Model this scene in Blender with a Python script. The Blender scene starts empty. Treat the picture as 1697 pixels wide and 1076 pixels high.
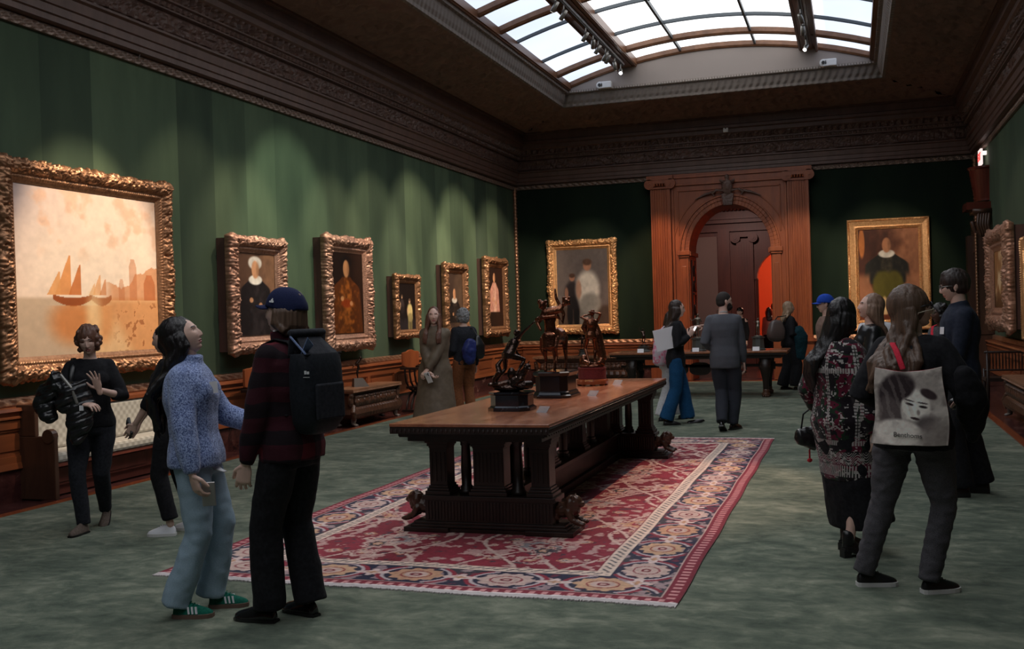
import bpy, math, random
import numpy as np
from mathutils import Vector, Matrix, noise
random.seed(7)
C = bpy.context.scene.collection
PI = math.pi
V = Vector
rad = math.radians

# ---------------------------------------------------------------- materials
class N:                                    # tiny expression wrapper around node sockets
    def __init__(s, t, k): s.t = t; s.k = k
    def op(s, o, b=None, c=None):
        n = s.t.nodes.new('ShaderNodeMath'); n.operation = o
        for i, x in enumerate((s, b, c)):
            if x is None: continue
            if isinstance(x, N): s.t.links.new(x.k, n.inputs[i])
            else: n.inputs[i].default_value = x
        return N(s.t, n.outputs[0])
    def __add__(s, b): return s.op('ADD', b)
    def __sub__(s, b): return s.op('SUBTRACT', b)
    def __mul__(s, b): return s.op('MULTIPLY', b)
    def __truediv__(s, b): return s.op('DIVIDE', b)
    def gt(s, b): return s.op('GREATER_THAN', b)
    def lt(s, b): return s.op('LESS_THAN', b)
    def sin(s): return s.op('SINE')
    def abs(s): return s.op('ABSOLUTE')
    def frac(s): return s.op('FRACT')
    def floor(s): return s.op('FLOOR')
    def mx(s, b): return s.op('MAXIMUM', b)
    def mn(s, b): return s.op('MINIMUM', b)
    def band(s, a, b): return s.gt(a) * s.lt(b)

class Mat:
    def __init__(s, name, col=(.5, .5, .5), rough=.6, metal=0., spec=.5, emit=None, es=1., sheen=0.):
        s.m = bpy.data.materials.new(name); s.m.use_nodes = True
        s.t = s.m.node_tree; s.p = s.t.nodes['Principled BSDF']
        s.p.inputs['Base Color'].default_value = (*col, 1); s.p.inputs['Roughness'].default_value = rough
        s.p.inputs['Metallic'].default_value = metal; s.p.inputs['Specular IOR Level'].default_value = spec
        if sheen: s.p.inputs['Sheen Weight'].default_value = sheen
        if emit: s.p.inputs['Emission Color'].default_value = (*emit, 1); s.p.inputs['Emission Strength'].default_value = es
        s.tc = None
    def node(s, ty, **kw):
        n = s.t.nodes.new(ty)
        for k, v in kw.items(): setattr(n, k, v)
        return n
    def co(s, scale=(1, 1, 1), rot=(0, 0, 0), space='Object'):
        if s.tc is None: s.tc = s.node('ShaderNodeTexCoord')
        mp = s.node('ShaderNodeMapping'); mp.inputs['Scale'].default_value = scale; mp.inputs['Rotation'].default_value = rot
        s.t.links.new(s.tc.outputs[space], mp.inputs[0]); return mp.outputs[0]
    def xyz(s, scale=(1, 1, 1), rot=(0, 0, 0)):
        n = s.node('ShaderNodeSeparateXYZ'); s.t.links.new(s.co(scale, rot), n.inputs[0])
        return [N(s.t, o) for o in n.outputs]
    def noise(s, scale=5, detail=3, rough=.5, sc=(1, 1, 1), dist=0):
        n = s.node('ShaderNodeTexNoise'); n.inputs['Scale'].default_value = scale; n.inputs['Detail'].default_value = detail
        n.inputs['Roughness'].default_value = rough; n.inputs['Distortion'].default_value = dist
        s.t.links.new(s.co(sc), n.inputs['Vector']); return N(s.t, n.outputs[0])
    def vor(s, scale=5, sc=(1, 1, 1), feature='F1'):
        n = s.node('ShaderNodeTexVoronoi', feature=feature); n.inputs['Scale'].default_value = scale
        s.t.links.new(s.co(sc), n.inputs['Vector']); return N(s.t, n.outputs[0])
    def ramp(s, f, stops):
        n = s.node('ShaderNodeValToRGB'); s.t.links.new(f.k, n.inputs[0]); e = n.color_ramp.elements
        while len(e) < len(stops): e.new(.5)
        for i, (p, c) in enumerate(stops): e[i].position = p; e[i].color = (*c, 1)
        return n.outputs[0]
    def mix(s, f, a, b, blend='MIX'):
        n = s.node('ShaderNodeMix', data_type='RGBA', blend_type=blend)
        for i, x in ((0, f), (6, a), (7, b)):
            if isinstance(x, N): s.t.links.new(x.k, n.inputs[i])
            elif isinstance(x, (int, float)): n.inputs[i].default_value = x
            elif isinstance(x, tuple): n.inputs[i].default_value = (*x, 1)
            else: s.t.links.new(x, n.inputs[i])
        return n.outputs[2]
    def col(s, k): s.t.links.new(k, s.p.inputs['Base Color']); return s
    def rgh(s, n): s.t.links.new(n.k, s.p.inputs['Roughness']); return s
    def bump(s, n, st=.3, d=.01):
        b = s.node('ShaderNodeBump'); b.inputs['Strength'].default_value = st; b.inputs['Distance'].default_value = d
        s.t.links.new(n.k, b.inputs['Height']); s.t.links.new(b.outputs[0], s.p.inputs['Normal']); return s
    def em(s, k, st):
        s.t.links.new(k, s.p.inputs['Emission Color']); s.p.inputs['Emission Strength'].default_value = st; return s

def cloth(name, c, c2=None, scale=60, rough=.85, sheen=.02, st=.25):
    m = Mat(name, c, rough, sheen=sheen, spec=.18); n = m.noise(scale, 3)
    m.col(m.ramp(n, [(.3, c), (.7, c2 or tuple(x * 1.35 for x in c))])); m.bump(n, st, .004); return m.m

def wood(name, a, b, rough=.4, sc=(1, 1, 6), scale=6, st=.12):
    m = Mat(name, a, rough, spec=.5); n = m.noise(scale, 5, .6, (1 / sc[0], 1 / sc[1], 1 / sc[2]), .6)
    m.col(m.ramp(n, [(.3, a), (.7, b)])); m.bump(n, st, .004); return m.m

M = {}
M['wood'] = wood('panel_wood', (.19, .043, .014), (.33, .085, .025), .42)
M['wood_h'] = wood('rail_wood', (.16, .042, .015), (.28, .078, .026), .42, (1, 6, 1))
M['wood_x'] = wood('cross_wood', (.16, .042, .015), (.28, .078, .026), .42, (6, 1, 1))
M['ceil_wood'] = wood('ceiling_wood', (.17, .105, .083), (.23, .145, .115), .65)
M['ceil_dark'] = wood('cornice_wood', (.085, .048, .038), (.14, .08, .062), .5)
M['bead_wood'] = wood('skylight_wood', (.12, .05, .024), (.22, .10, .05), .4, (1, 6, 1))
M['plaster'] = Mat('lunette_plaster', (.30, .255, .235), .8).m
M['mould'] = Mat('fluted_plaster', (.36, .31, .28), .7).m
M['dark'] = wood('dark_walnut', (.012, .007, .006), (.028, .014, .010), .4)
M['dark2'] = wood('carved_walnut', (.05, .022, .014), (.10, .045, .026), .35)
m = Mat('table_top_wood', (.2, .07, .03), .17, spec=.6); n = m.noise(5, 6, .6, (2, .35, 1), .8); n2 = m.noise(1.5, 4)
m.col(m.mix(n2.op('MULTIPLY', .5), m.ramp(n, [(.25, (.20, .062, .028)), (.55, (.38, .14, .066)), (.8, (.46, .20, .10))]), (.16, .06, .035)))
m.rgh(n * .18 + .12); m.bump(n, .06, .003); M['table_top'] = m.m
def gilt(name, a, b, rough=.38, metal=.75):
    m = Mat(name, a, rough, metal); n = m.noise(30, 4, .6); m.col(m.ramp(n, [(.3, a), (.68, b)])); m.bump(m.noise(90, 3), .35, .006); return m.m
M['gilt'] = gilt('gilded_wood', (.26, .125, .065), (.50, .26, .14), .42)
M['gilt2'] = gilt('bright_gilded_wood', (.55, .28, .12), (.80, .46, .22), .42, .6)
M['giltrose'] = gilt('rose_gilded_wood', (.30, .155, .105), (.56, .32, .23), .48, .6)
M['gilt_edge'] = gilt('dull_gilded_bead', (.26, .13, .08), (.45, .25, .15), .45)
M['gilt_dark'] = gilt('aged_gilded_bead', (.17, .12, .095), (.30, .22, .18), .5, .5)
M['frameside'] = wood('frame_side_wood', (.07, .035, .03), (.13, .06, .05), .5)
# green damask: vertical lengths of cloth with slightly different sheen
m = Mat('green_velvet', (.05, .09, .05), .8, spec=.15, sheen=.04)
x, y, z = m.xyz(); w = (x + y) * 1.35; cell = w.floor()
cn = m.node('ShaderNodeTexWhiteNoise', noise_dimensions='1D'); m.t.links.new(cell.k, cn.inputs['W'])
f = N(m.t, cn.outputs[0]) * .5 + m.noise(2.2, 4, .55, (1, 1, .25)) * .6 - .05
m.col(m.ramp(f, [(.15, (.032, .052, .034)), (.5, (.056, .088, .053)), (.9, (.100, .148, .086))])); m.bump(m.noise(160, 2), .15, .003)
M['green'] = m.m
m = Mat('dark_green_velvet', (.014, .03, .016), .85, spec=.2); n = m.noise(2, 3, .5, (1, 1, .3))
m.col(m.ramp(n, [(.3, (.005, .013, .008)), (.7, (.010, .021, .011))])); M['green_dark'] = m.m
# carpet
m = Mat('green_carpet', (.15, .18, .15), .95, spec=.08, sheen=.05)
n = m.noise(1.6, 6, .66, (1, 1.35, 1), .6); n2 = m.noise(.45, 3); n3 = m.noise(6.5, 4, .6, (1, 1.5, 1), .5)
f = n * .6 + n3 * .4 + n2 * .1 - .03
m.col(m.ramp(f, [(.36, (.066, .086, .066)), (.48, (.115, .140, .107)), (.58, (.185, .21, .158)), (.68, (.29, .305, .235))]))
m.bump(m.noise(220, 3), .5, .01); M['carpet'] = m.m
m = Mat('red_marble', (.06, .018, .016), .25, spec=.6); n = m.noise(4, 8, .7, dist=1.2)
m.col(m.ramp(n, [(.35, (.035, .012, .012)), (.6, (.085, .028, .024)), (.70, (.22, .13, .11)), (.74, (.07, .02, .02))])); M['marble'] = m.m
m = Mat('skylight_glass', (.8, .85, .9), .4); n = m.noise(.35, 3, .5, (1, .6, 1)); x, y, z = m.xyz()
ctr = (x + 2.55).abs(); ctr = (ctr.op('MULTIPLY', -1.) + 2.2).op('MULTIPLY', 3.).mx(0.).mn(1.)
k = m.mix(ctr, m.ramp(n, [(.3, (.55, .63, .78)), (.7, (.78, .86, 1.0))]), m.ramp(n, [(.3, (1.45, 1.48, 1.5)), (.7, (1.8, 1.82, 1.85))]))
m.em(k, 1.0); m.p.inputs['Base Color'].default_value = (.1, .1, .1, 1); M['skyglass'] = m.m
M['white'] = Mat('white_plastic', (.75, .75, .76), .4).m
M['black'] = Mat('black_metal', (.015, .015, .017), .4).m
M['grey_metal'] = Mat('grey_metal', (.28, .27, .25), .35, .6).m
M['track'] = Mat('white_track', (.62, .64, .70), .5).m
M['lampglow'] = Mat('lamp_lens', (1, 1, 1), .3, emit=(1, .97, .92), es=14).m
M['lens_off'] = Mat('lamp_lens_side', (.8, .8, .8), .3, emit=(1, .95, .85), es=1.5).m
def bronze(name, a, b, rough=.22):
    m = Mat(name, a, rough, .85); n = m.noise(9, 4); m.col(m.ramp(n, [(.35, a), (.7, b)])); m.rgh(n * .2 + rough - .06); return m.m
M['bronze'] = bronze('brown_bronze', (.09, .032, .018), (.20, .075, .038))
M['bronze_dk'] = bronze('black_bronze', (.045, .028, .024), (.09, .055, .042), .2)
M['bronze_gr'] = bronze('grey_bronze', (.14, .12, .10), (.26, .22, .18), .35)
m = Mat('black_marble', (.01, .01, .012), .12, spec=.7); n = m.noise(7, 8, .7, dist=1.5)
m.col(m.ramp(n, [(.62, (.008, .008, .01)), (.655, (.16, .16, .17)), (.675, (.01, .01, .012))])); M['bmarble'] = m.m
M['ebony'] = Mat('black_lacquer', (.008, .007, .008), .14, spec=.7).m
M['porph'] = cloth('porphyry', (.12, .022, .025), (.17, .035, .035), 80, .3)
M['redwood'] = wood('red_base_wood', (.22, .05, .02), (.32, .08, .03), .2)
M['acrylic'] = Mat('clear_label', (.75, .8, .85), .1).m
M['acrylic'].node_tree.nodes['Principled BSDF'].inputs['Transmission Weight'].default_value = .8
M['ink'] = Mat('dark_ink', (.03, .03, .03), .6).m
M['paper'] = Mat('white_paper', (.80, .80, .84), .7).m
m = Mat('cream_damask', (.42, .39, .33), .8, sheen=.2); x, y, z = m.xyz()
p_ = ((y * 70.).sin() * (z * 70.).sin()).op('MULTIPLY', .5) + .5
m.col(m.ramp(p_, [(.2, (.36, .33, .28)), (.8, (.52, .49, .43))])); m.bump(p_, .3, .006); M['damask'] = m.m
m = Mat('painted_canvas', (.5, .5, .5), .5, spec=.35); a = m.node('ShaderNodeVertexColor'); a.layer_name = 'Col'
m.t.links.new(a.outputs[0], m.p.inputs['Base Color']); m.bump(m.noise(70, 3), .08, .002); M['canvas'] = m.m
m = Mat('woven_rug', (.5, .5, .5), .95, spec=.1, sheen=.2); a = m.node('ShaderNodeVertexColor'); a.layer_name = 'Col'
m.t.links.new(a.outputs[0], m.p.inputs['Base Color']); m.bump(m.noise(150, 2), .4, .005); M['rug'] = m.m
m = Mat('printed_cloth', (.5, .5, .5), .85, spec=.15); a = m.node('ShaderNodeVertexColor'); a.layer_name = 'Col'
m.t.links.new(a.outputs[0], m.p.inputs['Base Color']); M['print'] = m.m

# ---------------------------------------------------------------- geometry
class G:
    def __init__(s): s.v = []; s.f = []; s.mi = []; s.M = Matrix(); s.k = 0
    def add(s, vs, fs, k=None):
        o = len(s.v); T = s.M
        s.v += [tuple(T @ V(p)) for p in vs]
        s.f += [tuple(i + o for i in q) for q in fs]; s.mi += [s.k if k is None else k] * len(fs)
        return s
    def box(s, x0, y0, z0, x1, y1, z1, k=None):
        vs = [(x, y, z) for z in (z0, z1) for (x, y) in ((x0, y0), (x1, y0), (x1, y1), (x0, y1))]
        return s.add(vs, [(3, 2, 1, 0), (4, 5, 6, 7), (0, 1, 5, 4), (1, 2, 6, 5), (2, 3, 7, 6), (3, 0, 4, 7)], k)
    def cbox(s, c, d, k=None): return s.box(c[0] - d[0] / 2, c[1] - d[1] / 2, c[2] - d[2] / 2, c[0] + d[0] / 2, c[1] + d[1] / 2, c[2] + d[2] / 2, k)
    def tube(s, P, R, seg=12, hint=(1, 0, 0), caps=True, round_=True, k=None, sup=2.):
        # tube through points P; R = radius, or (rx, ry) with rx measured along hint
        P = [V(p) for p in P]; R = R if isinstance(R, list) else [R] * len(P); R = [(r, r) if isinstance(r, (int, float)) else r for r in R]
        if round_:
            a = (P[0] - P[1]).normalized(); b = (P[-1] - P[-2]).normalized(); r0 = min(R[0]); r1 = min(R[-1])
            def sc(r, c): return (r[0] * c, r[1] * c)
            P = [P[0] + a * r0 * .95, P[0] + a * r0 * .7] + P + [P[-1] + b * r1 * .7, P[-1] + b * r1 * .95]
            R = [sc(R[0], .3), sc(R[0], .72)] + R + [sc(R[-1], .72), sc(R[-1], .3)]
        n = len(P); vs = []; fs = []
        hint = V(hint)
        for i in range(n):
            t = (P[min(i + 1, n - 1)] - P[max(i - 1, 0)]).normalized()
            u = hint - t * hint.dot(t)
            if u.length < 1e-3: u = V((0, 1, 0)) - t * t.y
            u.normalize(); w = t.cross(u)
            for j in range(seg):
                a = 2 * PI * j / seg; ca, sa = math.cos(a), math.sin(a)
                if sup != 2.: ca = math.copysign(abs(ca) ** (2 / sup), ca); sa = math.copysign(abs(sa) ** (2 / sup), sa)
                vs.append(P[i] + u * R[i][0] * ca + w * R[i][1] * sa)
        for i in range(n - 1):
            for j in range(seg):
                a = i * seg + j; b = i * seg + (j + 1) % seg; fs.append((a, b, b + seg, a + seg))
        if caps: fs.append(tuple(range(seg - 1, -1, -1))); fs.append(tuple((n - 1) * seg + j for j in range(seg)))
        return s.add(vs, fs, k)
    def lathe(s, prof, c=(0, 0, 0), seg=24, k=None, sx=1, sy=1):
        vs = []; fs = []; n = len(prof)
        for r, z in prof:
            for j in range(seg): a = 2 * PI * j / seg; vs.append((c[0] + r * sx * math.cos(a), c[1] + r * sy * math.sin(a), c[2] + z))
        for i in range(n - 1):
            for j in range(seg): a = i * seg + j; b = i * seg + (j + 1) % seg; fs.append((a, b, b + seg, a + seg))
        fs.append(tuple(range(seg - 1, -1, -1))); fs.append(tuple((n - 1) * seg + j for j in range(seg)))
        return s.add(vs, fs, k)
    def ell(s, c, r, rot=None, su=20, sv=12, k=None):
        vs = []; fs = []
        for i in range(1, sv):
            a = PI * i / sv
            for j in range(su): b = 2 * PI * j / su; vs.append(V((r[0] * math.sin(a) * math.cos(b), r[1] * math.sin(a) * math.sin(b), r[2] * math.cos(a))))
        vs.append(V((0, 0, r[2]))); vs.append(V((0, 0, -r[2])))
        if rot: vs = [rot @ p for p in vs]
        vs = [p + V(c) for p in vs]
        for i in range(sv - 2):
            for j in range(su): a = i * su + j; b = i * su + (j + 1) % su; fs.append((a, a + su, b + su, b))
        t = len(vs) - 2
        for j in range(su):
            fs.append((t, j, (j + 1) % su)); fs.append((t + 1, (sv - 2) * su + (j + 1) % su, (sv - 2) * su + j))
        return s.add(vs, fs, k)
    def prism(s, poly, y0, y1, k=None):          # poly in (x,z), extruded along y
        n = len(poly); vs = [(x, y0, z) for x, z in poly] + [(x, y1, z) for x, z in poly]
        a = sum(poly[i][0] * poly[(i + 1) % n][1] - poly[(i + 1) % n][0] * poly[i][1] for i in range(n))
        fs = [tuple(range(n)), tuple(range(2 * n - 1, n - 1, -1))] + [(i, i + n, (i + 1) % n + n, (i + 1) % n) for i in range(n)]
        if a < 0: fs = [tuple(reversed(q)) for q in fs]
        if y1 < y0: fs = [tuple(reversed(q)) for q in fs]
        return s.add(vs, fs, k)
    def sweep(s, prof, path, k=None, closed=False):   # prof: list of points per station already placed
        n = len(prof[0]); m = len(prof); vs = [p for r in prof for p in r]; fs = []
        for i in range(m - (0 if closed else 1)):
            for j in range(n - 1):
                a = i * n + j; b = ((i + 1) % m) * n + j; fs.append((a, b, b + 1, a + 1))
        return s.add(vs, fs, k)
    def surf(s, fn, nu, nv, k=None):
        vs = [fn(i / nu, j / nv) for i in range(nu + 1) for j in range(nv + 1)]
        fs = [(i * (nv + 1) + j, (i + 1) * (nv + 1) + j, (i + 1) * (nv + 1) + j + 1, i * (nv + 1) + j + 1) for i in range(nu) for j in range(nv)]
        return s.add(vs, fs, k)
    def data(s, name):
        me = bpy.data.meshes.new(name); me.from_pydata(s.v, [], s.f); return me
    def obj(s, name, mats, parent=None, smooth=False, bevel=0, flip=False):
        me = s.data(name)
        for m in (mats if isinstance(mats, (list, tuple)) else [mats]): me.materials.append(M[m] if isinstance(m, str) else m)
        me.polygons.foreach_set('material_index', s.mi)
        if smooth: me.polygons.foreach_set('use_smooth', [True] * len(s.f))
        if flip: me.flip_normals()
        me.update(); o = bpy.data.objects.new(name, me); C.objects.link(o); o.parent = parent
        if bevel:
            b = o.modifiers.new('b', 'BEVEL'); b.width = bevel; b.segments = 2; b.limit_method = 'ANGLE'
        if smooth is True or smooth == 'auto':
            pass
        return o

def tag(o, label, cat, group=None, kind=None):
    o['label'] = label
    if cat: o['category'] = cat
    if group: o['group'] = group
    if kind: o['kind'] = kind
    return o
def thing(name, label, cat, loc=(0, 0, 0), rz=0, group=None):
    o = bpy.data.objects.new(name, None); C.objects.link(o); o.location = loc; o.rotation_euler = (0, 0, rz)
    o.empty_display_size = .1
    return tag(o, label, cat, group)
def struct(o, label=None):
    o['kind'] = 'structure'
    if label: o['label'] = label
    return o
def copy_tree(o, parent=None):
    c = o.copy(); C.objects.link(c)
    if parent: c.parent = parent
    for ch in [q for q in bpy.data.objects if q.parent == o and q != c]: copy_tree(ch, c)
    return c

def remesh(g, voxel, smooth=2, disp=None):
    """one continuous surface from overlapping closed shapes; returns a mesh"""
    me = g.data('tmp'); o = bpy.data.objects.new('tmp', me); C.objects.link(o)
    r = o.modifiers.new('r', 'REMESH'); r.mode = 'VOXEL'; r.voxel_size = voxel; r.adaptivity = 0
    if smooth: s = o.modifiers.new('s', 'SMOOTH'); s.iterations = smooth; s.factor = .5
    dg = bpy.context.evaluated_depsgraph_get(); dg.update()
    out = bpy.data.meshes.new_from_object(o.evaluated_get(dg))
    bpy.data.objects.remove(o); bpy.data.meshes.remove(me)
    n = len(out.vertices); co = np.empty(n * 3, 'f'); out.vertices.foreach_get('co', co); co = co.reshape(-1, 3)
    if disp is not None:
        no = np.empty(n * 3, 'f'); out.vertices.foreach_get('normal', no); no = no.reshape(-1, 3)
        d = np.array([disp(V(p)) for p in co.tolist()], 'f')
        co = co + no * d[:, None]; out.vertices.foreach_set('co', co.ravel())
    out.polygons.foreach_set('use_smooth', [True] * len(out.polygons)); out.update()
    return out
def mobj(name, me, mats, parent=None):
    me.materials.clear()
    for m in (mats if isinstance(mats, (list, tuple)) else [mats]): me.materials.append(M[m] if isinstance(m, str) else m)
    me.name = name; o = bpy.data.objects.new(name, me); C.objects.link(o); o.parent = parent; return o
def me2g(me, g, mi=0):
    g.add([v.co.copy() for v in me.vertices], [tuple(p.vertices) for p in me.polygons], mi)
def nz(p, s=1., sx=1., sy=1., sz=1.): return noise.noise(V((p[0] * s * sx, p[1] * s * sy, p[2] * s * sz)))

def colgrid(name, fn, nx, nz_, parent, mat, place, thick=0):
    """grid with a colour per point; fn(u,v)->rgb arrays; place(u,v)->xyz arrays; front face + back box edge"""
    u, v = np.meshgrid(np.linspace(0, 1, nx), np.linspace(0, 1, nz_))
    xyz = np.stack(place(u.ravel(), v.ravel()), 1); c = np.stack(fn(u.ravel(), v.ravel()), 1)
    idx = np.arange(nx * nz_).reshape(nz_, nx); q = np.stack([idx[:-1, :-1], idx[:-1, 1:], idx[1:, 1:], idx[1:, :-1]], -1).reshape(-1, 4)
    me = bpy.data.meshes.new(name); nf = len(q)
    me.vertices.add(len(xyz)); me.vertices.foreach_set('co', xyz.astype('f').ravel())
    me.loops.add(nf * 4); me.loops.foreach_set('vertex_index', q.astype('i').ravel())
    me.polygons.add(nf); me.polygons.foreach_set('loop_start', np.arange(0, nf * 4, 4, dtype='i')); me.polygons.foreach_set('loop_total', np.full(nf, 4, 'i'))
    me.update(calc_edges=True)
    a = me.color_attributes.new('Col', 'FLOAT_COLOR', 'POINT')
    a.data.foreach_set('color', np.concatenate([np.clip(c, 0, 1) ** 2.2, np.ones((len(c), 1))], 1).astype('f').ravel())
    me.materials.append(M[mat]); me.polygons.foreach_set('use_smooth', [True] * nf)
    o = bpy.data.objects.new(name, me); C.objects.link(o); o.parent = parent
    if thick: s = o.modifiers.new('s', 'SOLIDIFY'); s.thickness = thick; s.offset = -1
    return o
# smooth random field for numpy
def field(u, v, fx, fy, seed=0, octv=4):
    r = np.random.RandomState(seed); out = np.zeros_like(u); amp = 1; tot = 0
    for o in range(octv):
        nx, ny = int(fx * 2 ** o) + 2, int(fy * 2 ** o) + 2; g = r.rand(ny + 1, nx + 1)
        x = np.clip(u, 0, .9999) * (nx - 1); y = np.clip(v, 0, .9999) * (ny - 1); i = x.astype(int); j = y.astype(int); a = x - i; b = y - j
        a = a * a * (3 - 2 * a); b = b * b * (3 - 2 * b)
        out += amp * ((g[j, i] * (1 - a) + g[j, i + 1] * a) * (1 - b) + (g[j + 1, i] * (1 - a) + g[j + 1, i + 1] * a) * b); tot += amp; amp *= .5
    return out / tot
def lerp(c, d, m): return [a * (1 - m) + b * m for a, b in zip(c, d)]
def ss(x, a, b): t = np.clip((x - a) / (b - a), 0, 1); return t * t * (3 - 2 * t)
SPK=2.1; EXPO=0.38
# ---------------------------------------------------------------- the gallery
XL, XR, YF, YN = -7.7, 2.53, 23.8, -5.5
ZT = 4.66
CXR = (XL + XR) / 2                     # room axis -2.585
WF = {  # side: origin, along, inward, length
 'left': (V((XL, YN, 0)), V((0, 1, 0)), V((1, 0, 0)), YF - YN),
 'far': (V((XL, YF, 0)), V((1, 0, 0)), V((0, -1, 0)), XR - XL),
 'right': (V((XR, YF, 0)), V((0, -1, 0)), V((-1, 0, 0)), YF - YN),
 'near': (V((XR, YN, 0)), V((-1, 0, 0)), V((0, 1, 0)), XR - XL)}
def strip(side, prof, step=.5, disp=None, s0=None, s1=None, g=None, k=None, mitre=True):
    """moulding along a wall. prof: (d, z[, carved]) ; mitred corners"""
    o, a, n, L = WF[side]; g = g or G(); A = 0 if s0 is None else s0; B = L if s1 is None else s1
    cnt = max(1, int((B - A) / step)); rows = []
    for i in range(cnt + 1):
        t = i / cnt; r = []
        for q in prof:
            d, z = q[0], q[1]; lo = A + (d if (mitre and s0 is None) else 0); hi = B - (d if (mitre and s1 is None) else 0)
            s = lo + (hi - lo) * t; dd = 0
            if disp and len(q) > 2: dd = disp(s, z, q[2])
            r.append(o + a * s + n * (d + dd) + V((0, 0, z - dd * .3)))
        rows.append(r)
    return g.sweep(rows, None, k)
def acanth(s, z, amp):       # scrolled leaf carving
    u = s * 5.2; ph = math.sin(u) * .35; w = math.sin(u * 2 + z * 34 + 3 * math.sin(u)) * .5 + .5
    return amp * (w * .8 + noise.noise(V((s * 22, z * 26, 1))) * .7)
def beads(s, z, amp): return amp * (abs(math.sin(s * 26)) - .3)
def dent(s, z, amp): return amp * (1 if math.sin(s * 62) > 0 else 0)
def rows(z0, z1, d0, d1, n, amp): return [(d0 + (d1 - d0) * i / n, z0 + (z1 - z0) * i / n, amp) for i in range(1, n)]

# floor: carpet with a polished border
g = G(); g.surf(lambda u, v: (XL + .67 + u * (XR - XL - 1.47), YN + v * (23.25 - YN), 0.0), 2, 2)
o = struct(g.obj('floor', 'carpet'))
g = G(); g.box(XL - .3, YN - .3, -.3, XR + .3, YF + .3, -.012)
struct(g.obj('trim_1', 'marble'), 'dark red marble floor border')
for i, (x0, y0, x1, y1) in enumerate([(XL + .60, YN, XL + .67, 23.3), (XR - .80, YN, XR - .70, 23.3), (XL + .67, 23.25, XR - .80, 23.32)]):
    g = G(); g.box(x0, y0, -.02, x1, y1, .012); struct(g.obj('trim_%d' % (i + 2), 'redwood'), 'reddish wood edging of the carpet')
g = G(); g.box(XL + .67, 18.84, 0.0, XR - .8, 18.87, .004); struct(g.obj('trim_5', Mat('carpet_seam', (.10, .07, .05), .9).m), 'thin seam across the carpet')

# walls
g = G(); g.box(XL - .3, YN - .3, -.3, XL, YF + .3, 6.6); struct(g.obj('wall_left', 'green'))
g = G(); g.box(XR, YN - .3, -.3, XR + .3, YF + .3, 6.6); struct(g.obj('wall_right', 'green'))
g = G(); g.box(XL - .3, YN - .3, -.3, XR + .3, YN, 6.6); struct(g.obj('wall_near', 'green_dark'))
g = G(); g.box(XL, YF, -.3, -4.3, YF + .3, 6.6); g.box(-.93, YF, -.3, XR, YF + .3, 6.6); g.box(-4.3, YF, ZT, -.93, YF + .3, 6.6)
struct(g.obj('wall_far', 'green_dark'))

# dado: gilded rail, wooden mouldings, panels, marble skirting
ti = 6
RAIL = [(0, .97), (.035, .965)] + rows(.965, .885, .04, .06, 5, .016) + [(.062, .885), (.03, .88)]
CAP = [(.03, .88), (.17, .875), (.18, .845), (.15, .835), (.14, .80), (.165, .79), (.165, .775), (.12, .765), (.12, .30)]
BASE = [(.12, .36), (.15, .355), (.16, .30), (.12, .29)]
SK = [(.13, .30), (.13, -.02)]
DOOR = (3.33, 6.83)                      # span of the door surround measured along the far wall
def dado(side, s0=None, s1=None, pw=1.05, fine=.05):
    global ti
    o, a, n, L = WF[side]; A = s0 or 0; B = s1 or L
    g = G(); strip(side, RAIL, fine, lambda s, z, q: q * (math.sin(s * 38 + z * 60) + .4 * math.sin(s * 90)), s0, s1, g)
    struct(g.obj('trim_%d' % ti, 'gilt_edge', smooth=True), 'gilded carved rail along the %s wall' % side); ti += 1
    g = G(); strip(side, CAP, 2, None, s0, s1, g); strip(side, BASE, 2, None, s0, s1, g)
    lo, hi = A + .16, B - .16; cnt = max(1, round((hi - lo) / pw)); w = (hi - lo) / cnt
    def bx(sa, sb, za, zb, d0, d1):
        p = [o + a * sa + n * d0, o + a * sb + n * d1]; g.box(min(p[0].x, p[1].x), min(p[0].y, p[1].y), za, max(p[0].x, p[1].x), max(p[0].y, p[1].y), zb)
    bx(lo, hi, .68, .765, .11, .145); bx(lo, hi, .30, .42, .11, .145)
    for i in range(cnt + 1): c = lo + i * w; bx(max(lo, c - .055), min(hi, c + .055), .42, .68, .11, .145)
    for i in range(cnt):
        c0 = lo + i * w + .055; c1 = c0 + w - .11
        for (sa, sb, za, zb) in ((c0, c1, .655, .68), (c0, c1, .42, .445), (c0, c0 + .025, .445, .655), (c1 - .025, c1, .445, .655)): bx(sa, sb, za, zb, .11, .132)
        bx(c0 + .06, c1 - .06, .475, .625, .11, .13)
    struct(g.obj('trim_%d' % ti, 'wood_h' if side in ('left', 'right') else 'wood_x'), 'panelled wooden dado of the %s wall' % side); ti += 1
    g = G(); strip(side, SK, 5, None, s0, s1, g)
    struct(g.obj('baseboard_' + side + ('' if not s0 else '_end'), 'marble')); 
dado('left'); dado('far', None, DOOR[0]); dado('far', DOOR[1], None); dado('right', fine=.1); dado('near', fine=.3)

# gilded bead that frames the green cloth: corners
for i, (x, y) in enumerate([(XL + .03, YF - .05), (XR - .03, YF - .05)]):
    g = G(); n_ = 150
    for j in range(n_ + 1):
        pass
    dx = .035 if i == 1 else .05; dy = .05 if i == 1 else .035
    g.M = Matrix.Translation((x, y, 0)); sgn = 1
    P = [(0, 0, .97 + (ZT - .97) * j / n_) for j in range(n_ + 1)]
    g.tube(P, [.052 + .010 * math.sin(j * 1.9) for j in range(n_ + 1)], 8, round_=False)
    struct(g.obj('trim_%d' % ti, 'gilt_edge', smooth=True), 'slim gilded bead in the corner of the green wall'); ti += 1

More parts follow.
